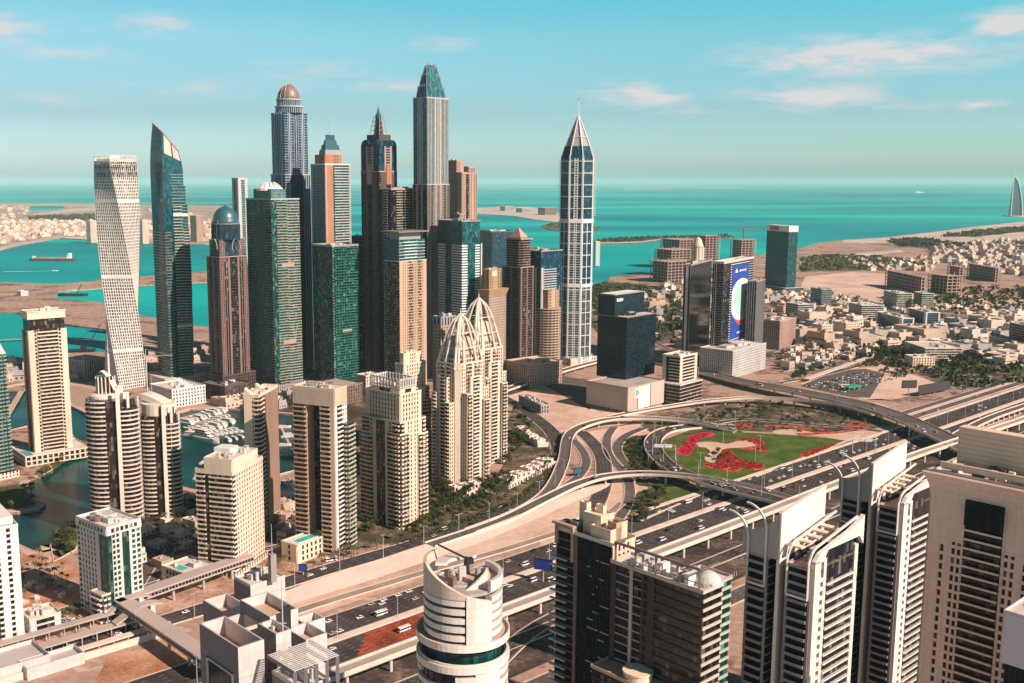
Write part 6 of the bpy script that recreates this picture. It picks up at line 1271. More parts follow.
midblk('office_block', 'low dark-glazed campus building with white frames in the middle of the town', 876, 902, 914, 319, 332, 20, [[(.1,'S',WHITE),(.8,'b',GREY),(.1,'S',WHITE)]], WHITE, GBLUE); midblk('office_block', 'second campus building behind the dark-glazed one with white corner frames', 908, 926, 940, 313, 324, 20, [[(.1,'S',WHITE),(.8,'b',GREY),(.1,'S',WHITE)]], WHITE, GBLUE)
midblk('school_block', 'white two-winged building beside the small green field', 812, 822, 833, 326, 340, 40); midblk('school_block', 'cream block with a stepped front behind the small green field', 833, 846, 860, 324, 340, 40); midblk('office_block', 'grey glass block at the left end of the town, by the teal slab', 786, 798, 814, 305, 322, 36, B1, LGREY, GBLUE); midblk('office_block', 'dark glass cube near the teal slab tower', 811, 822, 832, 290, 306, 30, B1, GREY, GTEAL)
midblk('apartment_block', 'long cream terrace block along the tree belt', 905, 925, 962, 349, 361, 22, B1); midblk('apartment_block', 'cream stepped apartment row left of the tree belt', 905, 913, 935, 358, 368, 30); midblk('low_hall', 'low white hall below the school buildings', 832, 848, 885, 338, 347, 24); midblk('office_block', 'dark grey block at the far right edge of the town', 1010, 1030, 1050, 327, 350, 40, B1, GREY, GDARK)
midblk('hotel_block', 'white terraced resort building at the left of the crescent island', 500, 505, 514, 206.5, 211, 20, B1, WHITE); midblk('hotel_block', 'second white terraced resort building on the crescent island', 516, 522, 530, 208.3, 212.5, 20, B1, WHITE); midblk('hotel_block', 'pinkish resort building with a tall central mass on the crescent island', 532, 545, 557, 208, 215, 20, B1, PINKB)
midblk('white_tower', 'small white tower by the bay right of the spired tower', 594, 596, 600, 242, 266, 30, None, WHITE); midblk('shed', 'large white-roofed industrial shed beyond the cream hotel', 64, 84, 105, 362, 379, 40, [[(1,'W')]], mat('corrugated_pink', (.50,.38,.34))); midblk('shed', 'small cream hut on the sand spit beyond the bay', 17, 21, 28, 292, 296, 30, None, WHITE)
midblk('beach_tower', 'pale beach apartment block left of the twisted tower', 86, 90, 97, 221, 243, 40); midblk('beach_tower', 'cream beach apartment block between the twisted and blade towers', 137, 142, 148, 220, 244, 40); midblk('beach_tower', 'tan beach apartment block right of the blade tower', 190, 196, 203, 216, 242, 40, None, TAN)
midblk('dock_block', 'white terraced block on the quay under the blade tower', 150, 172, 205, 391, 408, 30, None, WHITE)
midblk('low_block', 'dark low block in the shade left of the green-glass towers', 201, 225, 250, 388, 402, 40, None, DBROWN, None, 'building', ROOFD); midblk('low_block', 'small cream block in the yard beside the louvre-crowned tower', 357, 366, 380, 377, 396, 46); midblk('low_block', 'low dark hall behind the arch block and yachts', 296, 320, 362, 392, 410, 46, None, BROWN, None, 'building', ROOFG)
midblk('brown_tower', 'dark brown flat-topped tower half hidden behind the emerald tower', 346, 356, 366, 238, 370, 46, [[(1,'b')]], DBROWN, None, 'building', ROOFD)
midblk('low_block', 'brown podium building at the foot of the pyramid-roofed tower', 506, 530, 562, 366, 388, 44, None, TAN); midblk('bus_shelter_row', 'long low canopy roof on the edge of the sand lot', 519, 541, 549, 406, 414, -28, None, GREY, None, 'canopy')
midblk('mid_block', 'distant navy tower block on the shore left of the pyramid-roofed tower', 480, 492, 513, 232, 300, 20, B1, mat('navy_panel', (.03,.06,.11)), GBLUE)
# ------------------------------------------------------------------ villas on the garden curve
def villa(label, u, v, rot, n, dx, h=7, wl=None, group=None):
    p = G(u, v); r = thing('villa_terrace', label, 'houses', p, group); d1, d2 = dirv(rot), dirv(rot+90); wl = wl or mat('villa_white', (.72,.60,.52))
    rnd = random.Random(int(u))
    for k in range(n):
        q = p+d1*(k*dx)+d2*rnd.uniform(-1, 1); hh = h+rnd.uniform(-1, 1.5); f = [q-d1*dx*.46-d2*6, q+d1*dx*.46-d2*6, q+d1*dx*.46+d2*6, q-d1*dx*.46+d2*6]
        a = MB(); a.prism(f, 0, hh*.55); a.build('wall', wl, r); g = sub(f, .12, .9, .2, 1); a = MB(); a.prism(g, hh*.55, hh); a.ring(inset(g,-.1), hh, hh+.7, .3); a.ring(inset(f,-.1), hh*.55, hh*.55+.8, .3); a.build('upper_storey', wl, r)
        a = MB(); a.face(f[0], f[1], 1.2, 3.4, .02, .12, .6, 2.9); a.face(f[0], f[1], dx*.92-3.4, dx*.92-1.2, .02, .12, .6, 2.9); a.face(g[0], g[1], 1, 3.2, .02, .12, hh*.55+.8, hh-.4); a.build('window', GDARK, r)
        a = MB(); c = cen(g); a.box((c.x,c.y,hh), 2, 2, 1.6, rot); a.build('roof_plant', LGREY, r)
villa('long curved terrace of white villas, lower half of the garden curve', 505, 487, 57, 9, 10.5)
villa('upper end of the curved white villa terrace near the sand lot', 541, 446, 108, 7, 10.5)
villa('white clubhouse villa beside the garden road below the rib-crowned towers', 456, 497, 38, 3, 11, 8); villa('white low villas at the foot of the louvre-crowned tower', 399, 523, 38, 3, 11, 9); villa('cream low villas at the left foot of the louvre-crowned tower', 352, 519, 38, 2, 11, 7)
# ------------------------------------------------------------------ metro footbridge and station
def footbridge():
    T = mat('bridge_taupe', (.47,.38,.34), .6, .08); Z = 9; P = [G(122, 612, 0), G(222, 578, 0)]; far = [Vector((p.x,p.y,Z)) for p in P]
    far = [G(122, 605, Z), G(250, 560, Z)]; near = [G(122, 605, Z), G(215, 668, Z)]
    c = far[0]; r = thing('metro_footbridge', 'enclosed taupe metro footbridge forming a right-angled corner over the road', 'footbridge', (c.x, c.y, 0))
    for A, B in (far, near):
        d = (B-A).normalized(); n = Vector((-d.y, d.x, 0)); w = 4.6
        for name, z0, z1, ww, m in (('floor', 0, 1.0, w, T), ('glazing', 1.0, 3.4, w-.3, GDARK), ('roof', 3.4, 4.6, w+.5, T)):
            a = MB(); a.loft([[q-n*ww+Vector((0,0,z0)), q+n*ww+Vector((0,0,z0)), q+n*ww+Vector((0,0,z1)), q-n*ww+Vector((0,0,z1))] for q in (A-d*4.6, B)]); a.build(name, m, r)
        L_ = (B-A).length; a = MB(); k = 0
        while k < L_:
            for s in (-1, 1): p = A+d*k+n*s*(w-.1); a.box((p.x,p.y,Z+1), .35, .35, 2.5, math.degrees(math.atan2(d.y, d.x)))
            k += 2.6
        a.build('mullion', T, r); k = 14
        while k < L_: a = MB(); p = A+d*k; a.lathe(p, [(1.0, 0), (1.0, Z)], 10); a.build('column', CONC, r); k += 24
    return T
T_ = footbridge()
def station():
    T = T_; c = G(70, 640); r = thing('metro_station', 'long low pink canopies and gabled stair hall of the metro station beside the road', 'station', c); d = dirv(RD)
    e = G(140, 618); n = nR
    for off, w, h, L0, L1 in ((4, 6, 6.5, -92, -14), (-12, 7, 5.0, -88, -2), (-25, 5, 2.6, -110, 4)):
        a = MB(); rows = [[e+d*t+n*(off-w/2)+Vector((0,0,h)), e+d*t+n*(off+w/2)+Vector((0,0,h)), e+d*t+n*(off+w/2)+Vector((0,0,h+1)), e+d*t+n*(off-w/2)+Vector((0,0,h+1))] for t in (L0, L1)]; a.loft(rows); a.build('canopy', T if h > 3 else PARA, r)
        for k in range(int(L0), int(L1), 9):
            for s in (-1, 1): a = MB(); p = e+d*k+n*(off+s*(w/2-.6)); a.box((p.x,p.y,0), .6, .6, h, RD); a.build('column', CONC, r)
    for off in (4, -12):
        a = MB(); pts = [e+d*-22+n*off+Vector((0,0,6)), e+d*-6+n*off+Vector((0,0,13)), e+d*2+n*off+Vector((0,0,13)), e+d*8+n*off+Vector((0,0,11.5))]
        a.loft([[p-n*3.4, p+n*3.4, p+n*3.4+Vector((0,0,1.1)), p-n*3.4+Vector((0,0,1.1))] for p in pts]); a.build('gable_roof', T, r)
        a = MB(); p = e+d*2+n*off; a.box((p.x,p.y,0), 3, 6, 13, RD); a.build('wall', PARA, r)
    for (u, v, w, l, h) in ((6, 672, 26, 20, 9), (52, 668, 14, 16, 7)):
        a = MB(); p = G(u, v); f = [p-d*l-n*w/2, p+d*l-n*w/2, p+d*l+n*w/2, p-d*l+n*w/2]; a.prism(f, 0, h-2.4); a.ring(f, h-2.4, h, .5); a.build('entrance_block', mat('lavender_white_panel', (.6,.56,.56)), r)
    a = MB(); p = e+d*-55+n*-34; a.loft([[q-n*.6, q+n*.6, q+n*.6+Vector((0,0,4)), q-n*.6+Vector((0,0,4))] for q in (p-d*60, p+d*62)]); a.build('screen_wall', PARA, r)
station()
# ------------------------------------------------------------------ signs, cranes, ship
def bill(name, label, u, v, w, h, hp, m, rot, cat='billboard'):
    p = G(u, v); r = thing(name, label, cat, p); a = MB(); a.lathe(p, [(.7, 0), (.5, hp)], 10); a.build('pole', GREY, r); a = MB(); a.box((p.x,p.y,hp), w, .8, h, rot); a.build('panel', m, r); a = MB(); c = p
    d = dirv(rot)*(w/2+.25)
    for s in (-1, 1): a.bar(p+d*s+Vector((0,0,hp-.3)), p+d*s+Vector((0,0,hp+h+.3)), .5, 1.2)
    a.bar(p-d+Vector((0,0,hp+h+.15)), p+d+Vector((0,0,hp+h+.15)), 1.2, .4); a.bar(p-d+Vector((0,0,hp-.15)), p+d+Vector((0,0,hp-.15)), 1.2, .4); a.build('frame', DARK, r)
bill('highway_billboard', 'bright blue billboard beside the highway between the round and dark towers', 543, 582, 12, 7, 9, BLUEPNT, -20)
bill('dark_billboard', 'dark grey billboard on a tall post at the car park corner', 908, 403, 18, 9, 19, mat('billboard_back', (.06,.05,.05)), 5)
bill('blue_sign', 'small blue sign panel beside the road left of the pool block', 303, 575, 4.5, 4.5, 3, BLUEPNT, 0)
bill('blue_hoarding', 'small teal-blue hoarding on the sand between the curving ramps', 578, 476, 9, 5, 2.5, mat('hoarding_blue', (.03,.12,.22)), 30)
bill('dark_hoarding', 'long dark advertising hoarding along the service road by the car park', 934, 394, 66, 11, 3, mat('hoarding_dark', (.05,.04,.042)), 32)
for u, v, l in ((664, 452, 'white overhead road sign gantry on the loop road round the park'), (690, 372, 'white overhead road sign at the start of the widest flyover'), (864, 446, 'white overhead road sign where the widest flyover crosses the highway')):
    p = G(u, v, 8); r = thing('sign_gantry', l, 'road sign', (p.x, p.y, 0)); d = dirv(-6); a = MB()
    for s in (-1, 1): q = p+d*11*s; a.tube([Vector((q.x,q.y,0)), q+Vector((0,0,7))], .4, 6)
    a.bar(p-d*11+Vector((0,0,6.6)), p+d*11+Vector((0,0,6.6)), .5); a.build('frame', STEEL, r)
    for s in (-5, 4): a = MB(); q = p+d*s; a.box((q.x,q.y,12.6), 8-s*.2, .4, 3.2, -6); a.build('panel', WHITE, r)
def gas():
    p = G(852, 390); r = thing('petrol_station', 'small petrol station canopy with a bright green roof at the car park edge', 'petrol station', p); a = MB(); a.box((p.x,p.y,5), 22, 12, 1.1, 20); a.build('canopy', mat('canopy_green', (.02,.38,.22), .4), r)
    for s in (-8, 8):
        for t in (-4, 4): a = MB(); q = p+dirv(20)*s+dirv(110)*t; a.tube([q, q+Vector((0,0,5))], .35, 6); a.build('column', WHITE, r)
    a = MB(); q = p+dirv(110)*14; a.box((q.x,q.y,0), 16, 7, 4.5, 20); a.build('kiosk', CREAM, r)
gas()
def ship():
    p = G(53, 261, -3); r = thing('cargo_barge', 'long brown barge with a white wheelhouse lying in the bay', 'ship', p); d = dirv(-2); n = dirv(88); rows = []
    for t, w in ((-80, 4), (-72, 12), (60, 13), (74, 10), (84, 1)): rows.append([p+d*t-n*w, p+d*t+n*w, p+d*t+n*w+Vector((0,0,9)), p+d*t-n*w+Vector((0,0,9))])
    a = MB(); a.loft(rows); a.build('hull', mat('hull_brown', (.09,.06,.06)), r); a = MB(); q = p-d*4; a.box((q.x,q.y,6), 112, 20, 4.5, -2); a.build('cargo', mat('cargo_tan', (.42,.30,.26)), r); a = MB(); q = p+d*58; a.box((q.x,q.y,6), 12, 16, 14, -2); a.box((q.x+1,q.y,20), 8, 20, 4, -2); a.build('wheelhouse', WHITE, r); a = MB(); q = p-d*66; a.box((q.x,q.y,6), 8, 12, 8, -2); a.build('forecastle', WHITE, r)
    p = G(73, 296, -3); r = thing('dark_barge', 'small dark barge moored by the sand spit left of the twisted tower', 'ship', p); a = MB(); a.loft([[p+d*t-n*w, p+d*t+n*w, p+d*t+n*w+Vector((0,0,h)), p+d*t-n*w+Vector((0,0,h))] for t, w, h in ((-36,2,6),(-28,8,6),(26,8,6),(36,2,7))]); a.build('hull', DARK, r); a = MB(); q = p-d*18; a.box((q.x,q.y,5), 12, 10, 9, 0); a.build('wheelhouse', GREY, r); a = MB(); q = p+d*10; a.tube([q+Vector((0,0,5)), q+Vector((12,0,30))], .8, 5); a.build('derrick', DARK, r)
    p = G(55, 271, -2.6); r = thing('speedboat', 'tiny white speedboat trailing a pale wake across the bay', 'boat', p); a = MB(); a.loft([[p+d*t-n*w, p+d*t+n*w, p+d*t+n*w*1.1+Vector((0,0,2.2)), p+d*t-n*w*1.1+Vector((0,0,2.2))] for t, w in ((-9,2.5),(3,2.5),(10,.3))]); a.build('hull', WHITE, r)
    a = MB(); e = [p+d*-4-n*2+dirv(-170)*0, p+d*-4+n*2]; q = p+dirv(190)*150; a.add([e[0], e[1], q+n*9, q-n*9], [(0,1,2,3)]); a.build('wake', mat('foam', (.55,.72,.72)), r)
    p = G(919, 193, -3); r = thing('distant_ship', 'white ship far out on the sea toward the right', 'ship', p); a = MB(); k = 1.2; a.loft([[p+d*t*k-n*w*k, p+d*t*k+n*w*k, p+d*t*k+n*w*k+Vector((0,0,22)), p+d*t*k-n*w*k+Vector((0,0,22))] for t, w in ((-80,6),(-70,14),(60,14),(84,1))]); a.build('hull', WHITE, r); a = MB(); a.box((p.x-30,p.y,12), 80, 30, 26, 0); a.build('superstructure', WHITE, r)
ship()
def seacrane():
    p = G(80, 352, -2); r = thing('crane_barge', 'black lattice crane on a barge in the inlet right of the cream hotel', 'crane', p); a = MB(); a.box((p.x,p.y,-2), 46, 18, 4, 10); a.build('barge', DARK, r); a = MB(); q = p+Vector((10,0,2))
    for s in (-1.4, 1.4): a.bar(q+Vector((0,s,4)), q+Vector((26,s*.4,44)), .7); a.bar(q+Vector((0,s,4)), q+Vector((-18,s,14)), .6)
    for k in range(8): t = k/8; a.bar(q+Vector((26*t,1.4*(1-t*.7),4+40*t)), q+Vector((26*(t+.125),-1.4*(1-t*.7),4+40*(t+.125))), .35)
    a.bar(q+Vector((26,0,44)), q+Vector((-18,0,14)), .3); a.box((q.x-4,q.y,2), 9, 6, 6, 10); a.build('jib', DARK, r)
    p = G(148, 406); r = thing('tower_crane', 'thin pale tower crane on the quay between the twisted and blade towers', 'crane', p); a = MB(); a.tube([p, p+Vector((0,0,62))], .8, 4); a.bar(p+Vector((-14,4,60)), p+Vector((34,-8,64)), .9); a.bar(p+Vector((0,0,70)), p+Vector((30,-7,64)), .3); a.bar(p+Vector((0,0,60)), p+Vector((0,0,70)), .7); a.build('mast', STEEL, r)
seacrane()
# ------------------------------------------------------------------ yachts
def yacht(name, L_, decks, m=WHITE):
    r = thing(name, 'x', 'yacht', (0,0,0)); W_ = L_*.13; d = Vector((1,0,0)); n = Vector((0,1,0)); rows = []
    for t, w, h in ((-.5,.9,.10),(-.3,1,.10),(.15,1,.115),(.35,.72,.13),(.5,.05,.15)): rows.append([d*L_*t-n*W_*w*.7, d*L_*t+n*W_*w*.7, d*L_*t+n*W_*w+Vector((0,0,L_*h)), d*L_*t-n*W_*w+Vector((0,0,L_*h))])
    a = MB(); a.loft(rows); a.build('hull', m, r)
    for k in range(decks):
        z = L_*.1+k*L_*.07; x0, x1 = -.42+.05*k, .22-.10*k; a = MB(); f = [d*L_*x0-n*W_*.75, d*L_*x1-n*W_*.55, d*L_*x1+n*W_*.55, d*L_*x0+n*W_*.75]; a.prism(f, z, z+L_*.062, top=[p+d*(-L_*.03 if i in (1,2) else 0) for i, p in enumerate(f)]); o = a.build('cabin', m, r)
        b = MB(); b.ring([p*1.0 for p in inset(f, -.06)], z+L_*.022, z+L_*.045, .2); b.build('window', GDARK, o)
    a = MB(); a.tube([(-L_*.1,0,L_*.1+decks*L_*.07), (-L_*.12,0,L_*.2+decks*L_*.07)], .15, 4); a.build('mast', LGREY, r); return r
Y1 = yacht('yacht', 22, 2); Y2 = yacht('yacht', 15, 1); Y3 = yacht('motor_yacht', 40, 3)
boats = [(207,441,3,-38,'largest of the white yachts, moored alone mid basin')]
rnd = random.Random(11)
for row in range(3):
    for k in range(10): boats.append((184+k*4.1+row*4, 424-k*1.5+row*5.5, 1 if row != 1 else 2, 150, None))
for k in range(9): boats.append((194+k*5.2, 437.5-k*.7, 1, -20, None))
for k in range(4): boats.append((228+k*6.5, 440-k*1.5, 2, 120, None))
for k in range(5): boats.append((203+k*7, 463-k*1.0, 2, 78, None))
for k in range(5): boats.append((198-k*1.2+k*3, 478-k*2, 2, 70, None))
for k in range(4): boats.append((283+(k % 2)*7, 428+k*9, 1 if k % 2 else 2, 15, None))
for k in range(3): boats.append((306+k*3, 432+k*12, 1, 15, None))
n_ = 0
for (u, v, kind, rz, lab) in boats:
    p = G(u, v, -2.1); src = {1: Y1, 2: Y2, 3: Y3}[kind]
    row = 'white yachts moored at the marina quays'
    lb = lab or ('white motor yacht berthed in a dense row at the marina quay' if kind == 1 else 'small white motorboat moored in the marina basin')
    dup(src, p, R(rz+rnd.uniform(-6, 6)), lb, None if lab else row, 1 if kind == 3 else rnd.uniform(.8, 1.25))
p = G(80, 452, -2.1); dup(Y3, p, R(22), 'white tour yacht lying by the promenade below the cream hotel', None, .8)
for y_ in (Y1, Y2, Y3):
    for c_ in list(y_.children):
        for g_ in list(c_.children): bpy.data.objects.remove(g_)
        bpy.data.objects.remove(c_)
    bpy.data.objects.remove(y_)
for (a0, b0) in (((178,419),(222,407)),((188,436),(245,431)),((200,468),(245,462)),((280,425),(298,462))):
    A_, B_ = G(*a0, -1.7), G(*b0, -1.7); a = MB(); a.bar(A_, B_, 3, .6); tag(a.build('pontoon', CONC), 'narrow floating pontoon between moored yachts in the marina', 'pontoon', 'marina pontoons')
# ------------------------------------------------------------------ cars
def carmesh(paint, van=False):
    a = MB(); L_, W_ = (4.6, 1.85) if not van else (6.2, 2.1); H = .85 if not van else 1.2
    f = [Vector((-L_/2,-W_/2,0)), Vector((L_/2,-W_/2,0)), Vector((L_/2,W_/2,0)), Vector((-L_/2,W_/2,0))]
    a.prism(f, .35, H, 0, top=[p*.97 for p in f]); g = [Vector((x,y,0)) for x, y in ((-L_*.42,-W_*.44),(L_*.2,-W_*.44),(L_*.2,W_*.44),(-L_*.42,W_*.44))]
    if van: g = [Vector((x,y,0)) for x, y in ((-L_*.48,-W_*.47),(L_*.34,-W_*.47),(L_*.34,W_*.47),(-L_*.48,W_*.47))]
    z1 = 1.42 if not van else 2.3; top = [p+Vector((.5 if i in (0,3) else -.55, 0, 0))*(1 if not van else .4) for i, p in enumerate(g)]; top = [Vector((p.x, p.y*.86, 0)) for p in top]
    a.prism(g, H, z1-.06, 1, top=top); a.prism(top, z1-.06, z1, 0)
    for x in (-L_*.31, L_*.31):
        for s in (-1, 1): a.loft([[Vector((x+.34*math.cos(k*math.pi/4), s*W_*.5-(.2 if j else 0)*s+.02*s, .34+.34*math.sin(k*math.pi/4))) for k in range(8)] for j in (0, 1)], 2)
    o = a.build('car', [paint, GBLACK, DARK]); o.location = (0,0,0); return o
PC = {'white': mat('car_white', (.80,.78,.76), .3, .02), 'silver': mat('car_silver', (.42,.42,.43), .3, .02), 'black': mat('car_black', (.02,.02,.022), .25, .02), 'red': mat('car_red', (.38,.03,.03), .3, .02), 'taxi': mat('car_sand', (.60,.47,.26), .3, .02), 'blue': mat('car_blue', (.04,.08,.2), .3, .02)}
CM = {k: carmesh(m) for k, m in PC.items()}; CM['van'] = carmesh(PC['white'], True)
for o in CM.values(): C.collection.objects.unlink(o)
NCAR = [0]
def putcar(p, ang, where, grp, rnd, s=1.0):
    if NCAR[0] >= 296: return
    k = rnd.choices(['white','silver','black','red','taxi','blue','van'], [10,4,3,1,2,1,2])[0]; src = CM[k]; o = bpy.data.objects.new('van' if k == 'van' else 'car', src.data); C.collection.objects.link(o)
    o.location = p; o.rotation_euler = (0,0,ang); o.scale = (s*1.1,)*3; nm = {'taxi':'sand-coloured car','van':'white van'}.get(k, k+' car'); tag(o, nm+' '+where, 'van' if k == 'van' else 'car', grp+', '+nm+'s'); NCAR[0] += 1
rnd = random.Random(21)
def traffic(n, pts, w, lanes, z, where, grp, rev=None):
    tot = len(pts)-1
    for k in range(n):
        t = rnd.uniform(0, tot-.01); i = int(t); p = pts[i].lerp(pts[i+1], t-i); d = (pts[i+1]-pts[i]).normalized(); nn = Vector((-d.y, d.x, 0)).normalized(); ln = rnd.randrange(lanes); off = -w/2+.8+(ln+.5)*(w-1.6)/lanes
        putcar(p+nn*off+Vector((0,0,z)), math.atan2(d.y, d.x)+(math.pi if (rev is None and off > 0) or rev else 0), where, grp, rnd)
traffic(84, line(505, 265, 1150), 26, 6, .27, 'driving on the far carriageway of the highway', 'cars on the far carriageway', True)
traffic(74, line(472, 265, 1150), 24, 6, .27, 'driving on the near carriageway of the highway', 'cars on the near carriageway', False)
traffic(26, line(505, 1150, 1750), 26, 6, .27, 'driving on the far carriageway beyond the widest flyover', 'far cars on the far carriageway', True); traffic(16, line(472, 1150, 1700), 24, 6, .27, 'driving on the near carriageway beyond the widest flyover', 'far cars on the near carriageway', False)
traffic(10, line(534, 1190, 1750), 11, 3, .27, 'driving on the service road by the car park', 'cars on the service road', True)
traffic(22, mroad[2:80], 17, 4, .32, 'driving on the road curving past the villa gardens', 'cars on the garden road')
lp = PATHSX['flyover']
traffic(24, lp[2][0][6:60], 16, 4, .16, 'driving on the dark loop road round the park', 'cars on the loop road'); traffic(20, lp[3][0][8:], 25, 6, .16, 'driving on the widest flyover', 'cars on the widest flyover'); traffic(5, lp[0][0], 10, 2, .16, 'on the farther curved pale flyover', 'cars on the farther curved flyover', False); traffic(5, lp[1][0][10:], 10, 2, .16, 'on the nearer curved pale flyover', 'cars on the nearer curved flyover', False)
traffic(9, P3([(0,640,0),(60,622,0),(130,602,0)]), 10, 3, .4, 'on the road beside the metro station', 'cars by the station')
pk = MB()
for row in range(10):
    for k in range(14):
        if rnd.random() < .8:
            p = G(806, 386)+dirv(RD)*(row*16)+dirv(RD-90)*(k*4.2); r_ = RD+rnd.uniform(-3, 3); mi = rnd.randrange(3); pk.box((p.x,p.y,.35), 4.4, 1.8, .7, r_, mi); pk.box((p.x-.2,p.y,1.0), 2.3, 1.6, .55, r_, 3)
o = pk.build('parked_cars', [PC['white'], PC['silver'], PC['black'], GBLACK]); o['kind'] = 'stuff'; o['label'] = 'rows of parked cars in the car park behind the widest flyover'; o['category'] = 'cars'
polyfill('car_park', [PX([(800,384),(842,368),(872,362),(905,372),(950,388),(930,392),(880,402),(850,396)])], .18, SAND)
polyfill('car_park_asphalt', [PX([(800,386),(838,370),(866,369),(885,374),(870,398),(850,397)])], .22, ASPHL)
a = MB(); p0_, p1_ = G(806,382), G(868,360); a.bar(p0_+Vector((0,0,4)), p1_+Vector((0,0,4)), 9, .8); tag(a.build('carport', PARA), 'long pale carport roof along the back edge of the car park', 'carport')
def bus(label, u, v, rot, L_=8.6, m=WHITE):
    p = G(u, v, .3); r = thing('bus', label, 'bus', p); d, n = dirv(rot), dirv(rot+90); a = MB(); a.box((p.x,p.y,p.z+.5), L_, 2.6, 2.7, rot); a.build('body', m, r); a = MB(); a.box((p.x,p.y,p.z+1.6), L_*1.002, 2.64, .95, rot); a.build('window', GBLACK, r)
    for s in (-.32, .3):
        for q in (-1, 1): a = MB(); w = p+d*L_*s+n*q*1.15+Vector((0,0,.5)); a.tube([w-n*.2, w+n*.2], .5, 8); a.build('wheel', DARK, r)
bus('white coach on the garden road below the pool block', 331, 561, 30); bus('long white bus in the far highway carriageway beside the small lawn', 688, 503, RD); bus('white bus on the red striped lanes of the highway', 404, 631, RD); bus('white coach on the road beside the metro station', 103, 631, RD); bus('white bus parked behind the car park trees', 949, 361, 20)
bus('white lorry-like bus on the far carriageway left of the round tower', 381, 615, RD); bus('white bus on the station road, farther left', 20, 653, RD)
# ------------------------------------------------------------------ lamp posts
def lamp():
    r = thing('lamp_post', 'x', 'lamp post', (0,0,0)); a = MB(); a.tube([(0,0,0),(0,0,16),(0,0,17)], .22, 6, r1=.12); a.build('pole', STEEL, r); a = MB()
    for s in (-1, 1): a.bar((0,0,16.8), (s*2.6,0,17.2), .16); 
    a.build('arm', STEEL, r); a = MB()
    for s in (-1, 1): a.box((s*2.9,0,17.05), 1.1, .4, .22)
    a.build('lamp_head', LGREY, r); return r
LP_ = lamp()
for k, al in enumerate(range(250, 1750, 46)): dup(LP_, dR*al+nR*488+Vector((0,0,.5)), R(RD+90), 'tall twin-armed lamp post in the median of the highway', 'lamp posts in the highway median')
for k, q in enumerate(resample(lp[2][0], 34)): dup(LP_, q, k, 'twin-armed lamp post standing on the dark loop road', 'lamp posts on the loop road')
for k, q in enumerate(resample(mroad, 38)[3:16]): dup(LP_, q+Vector((9,-6,0)), k, 'lamp post beside the garden road', 'lamp posts on the garden road')
for (u, v) in ((755,462),(723,445),(760,452),(648,468),(700,470)): dup(LP_, G(u, v), 0, 'tall floodlight post around the park lawn', 'floodlights round the park')
for c_ in list(LP_.children): bpy.data.objects.remove(c_)
bpy.data.objects.remove(LP_)
# ------------------------------------------------------------------ trees
def foliage(key, stops):
    if key in MATS: return MATS[key]
    m, nt, b, N, L = newmat(key); oi = N.new('ShaderNodeObjectInfo'); g = N.new('ShaderNodeNewGeometry'); n1 = noise(N, L, .6, 3, g.outputs['Position']); ad = N.new('ShaderNodeMath'); ad.operation = 'MULTIPLY_ADD'; L.new(oi.outputs['Random'], ad.inputs[0]); ad.inputs[1].default_value = .3
    L.new(n1.outputs[0], ad.inputs[2]); r = ramp(N, L, ad.outputs[0], stops); L.new(r.outputs[0], b.inputs['Base Color']); b.inputs['Roughness'].default_value = .7; b.inputs['Specular IOR Level'].default_value = .2; MATS[key] = m; return m
LEAF = foliage('tree_leaves', [(.35,(.018,.030,.009)),(.6,(.045,.058,.016)),(.85,(.12,.115,.045))]); PALM = foliage('palm_leaves', [(.35,(.035,.045,.015)),(.6,(.07,.075,.025)),(.85,(.12,.105,.04))]); BARK = mat('bark', (.13,.09,.065), .9)
def treeproto(seed):
    rn = random.Random(seed); r = thing('tree', 'x', 'tree', (0,0,0)); a = MB(); a.tube([(0,0,0),(.1,0,1.6),(0,.1,3.2)], .28, 6, r1=.16)
    for k in range(4): t = k*1.57+rn.random(); a.tube([(0,0,2.2),(math.cos(t)*1.2,math.sin(t)*1.2,4)], .13, 4, r1=.05)
    a.build('trunk', BARK, r); a = MB(); cl = [(rn.uniform(-2,2), rn.uniform(-2,2), rn.uniform(3.2,6.2), rn.uniform(1.0,1.9)) for _ in range(9)]
    for (cx, cy, cz, cr) in cl:
        for _ in range(46):
            v = Vector((rn.gauss(0,1), rn.gauss(0,1), rn.gauss(0,1))).normalized()*cr*rn.uniform(.55,1.05); c = Vector((cx,cy,cz))+Vector((v.x,v.y,v.z*.75)); x = Vector((rn.gauss(0,1),rn.gauss(0,1),rn.gauss(0,.6))).normalized()*rn.uniform(.28,.55); y = x.cross(Vector((rn.gauss(0,1),rn.gauss(0,1),rn.gauss(0,1)))).normalized()*rn.uniform(.25,.45); a.add([c-x, c+y, c+x, c-y], [(0,1,2,3)])
    a.build('crown', LEAF, r); return r
def palmproto(seed):
    rn = random.Random(seed); r = thing('palm_tree', 'x', 'palm tree', (0,0,0)); h = 7; a = MB(); a.tube([(0,0,0),(.15,0,3),(.1,.1,h)], .26, 6, r1=.18); a.build('trunk', BARK, r); a = MB()
    for k in range(15):
        t = k*2*math.pi/15+rn.random()*.3; e = rn.uniform(-.1,.9); pts = []
        for j in range(6): s = j/5; pts.append(Vector((math.cos(t)*2.9*s, math.sin(t)*2.9*s, h+e*1.6*s-1.9*s*s)))
        w = Vector((-math.sin(t), math.cos(t), 0)); 
        for j in range(5): w0, w1 = .55*(1-abs(j/5-.4)), .55*(1-abs((j+1)/5-.4))*(.1 if j == 4 else 1); a.add([pts[j]-w*w0+Vector((0,0,-.2)), pts[j+1]-w*w1+Vector((0,0,-.2)), pts[j+1], pts[j], pts[j+1]+w*w1+Vector((0,0,-.2)), pts[j]+w*w0+Vector((0,0,-.2))], [(0,1,2,3),(3,2,4,5)])
    a.build('crown', PALM, r); return r
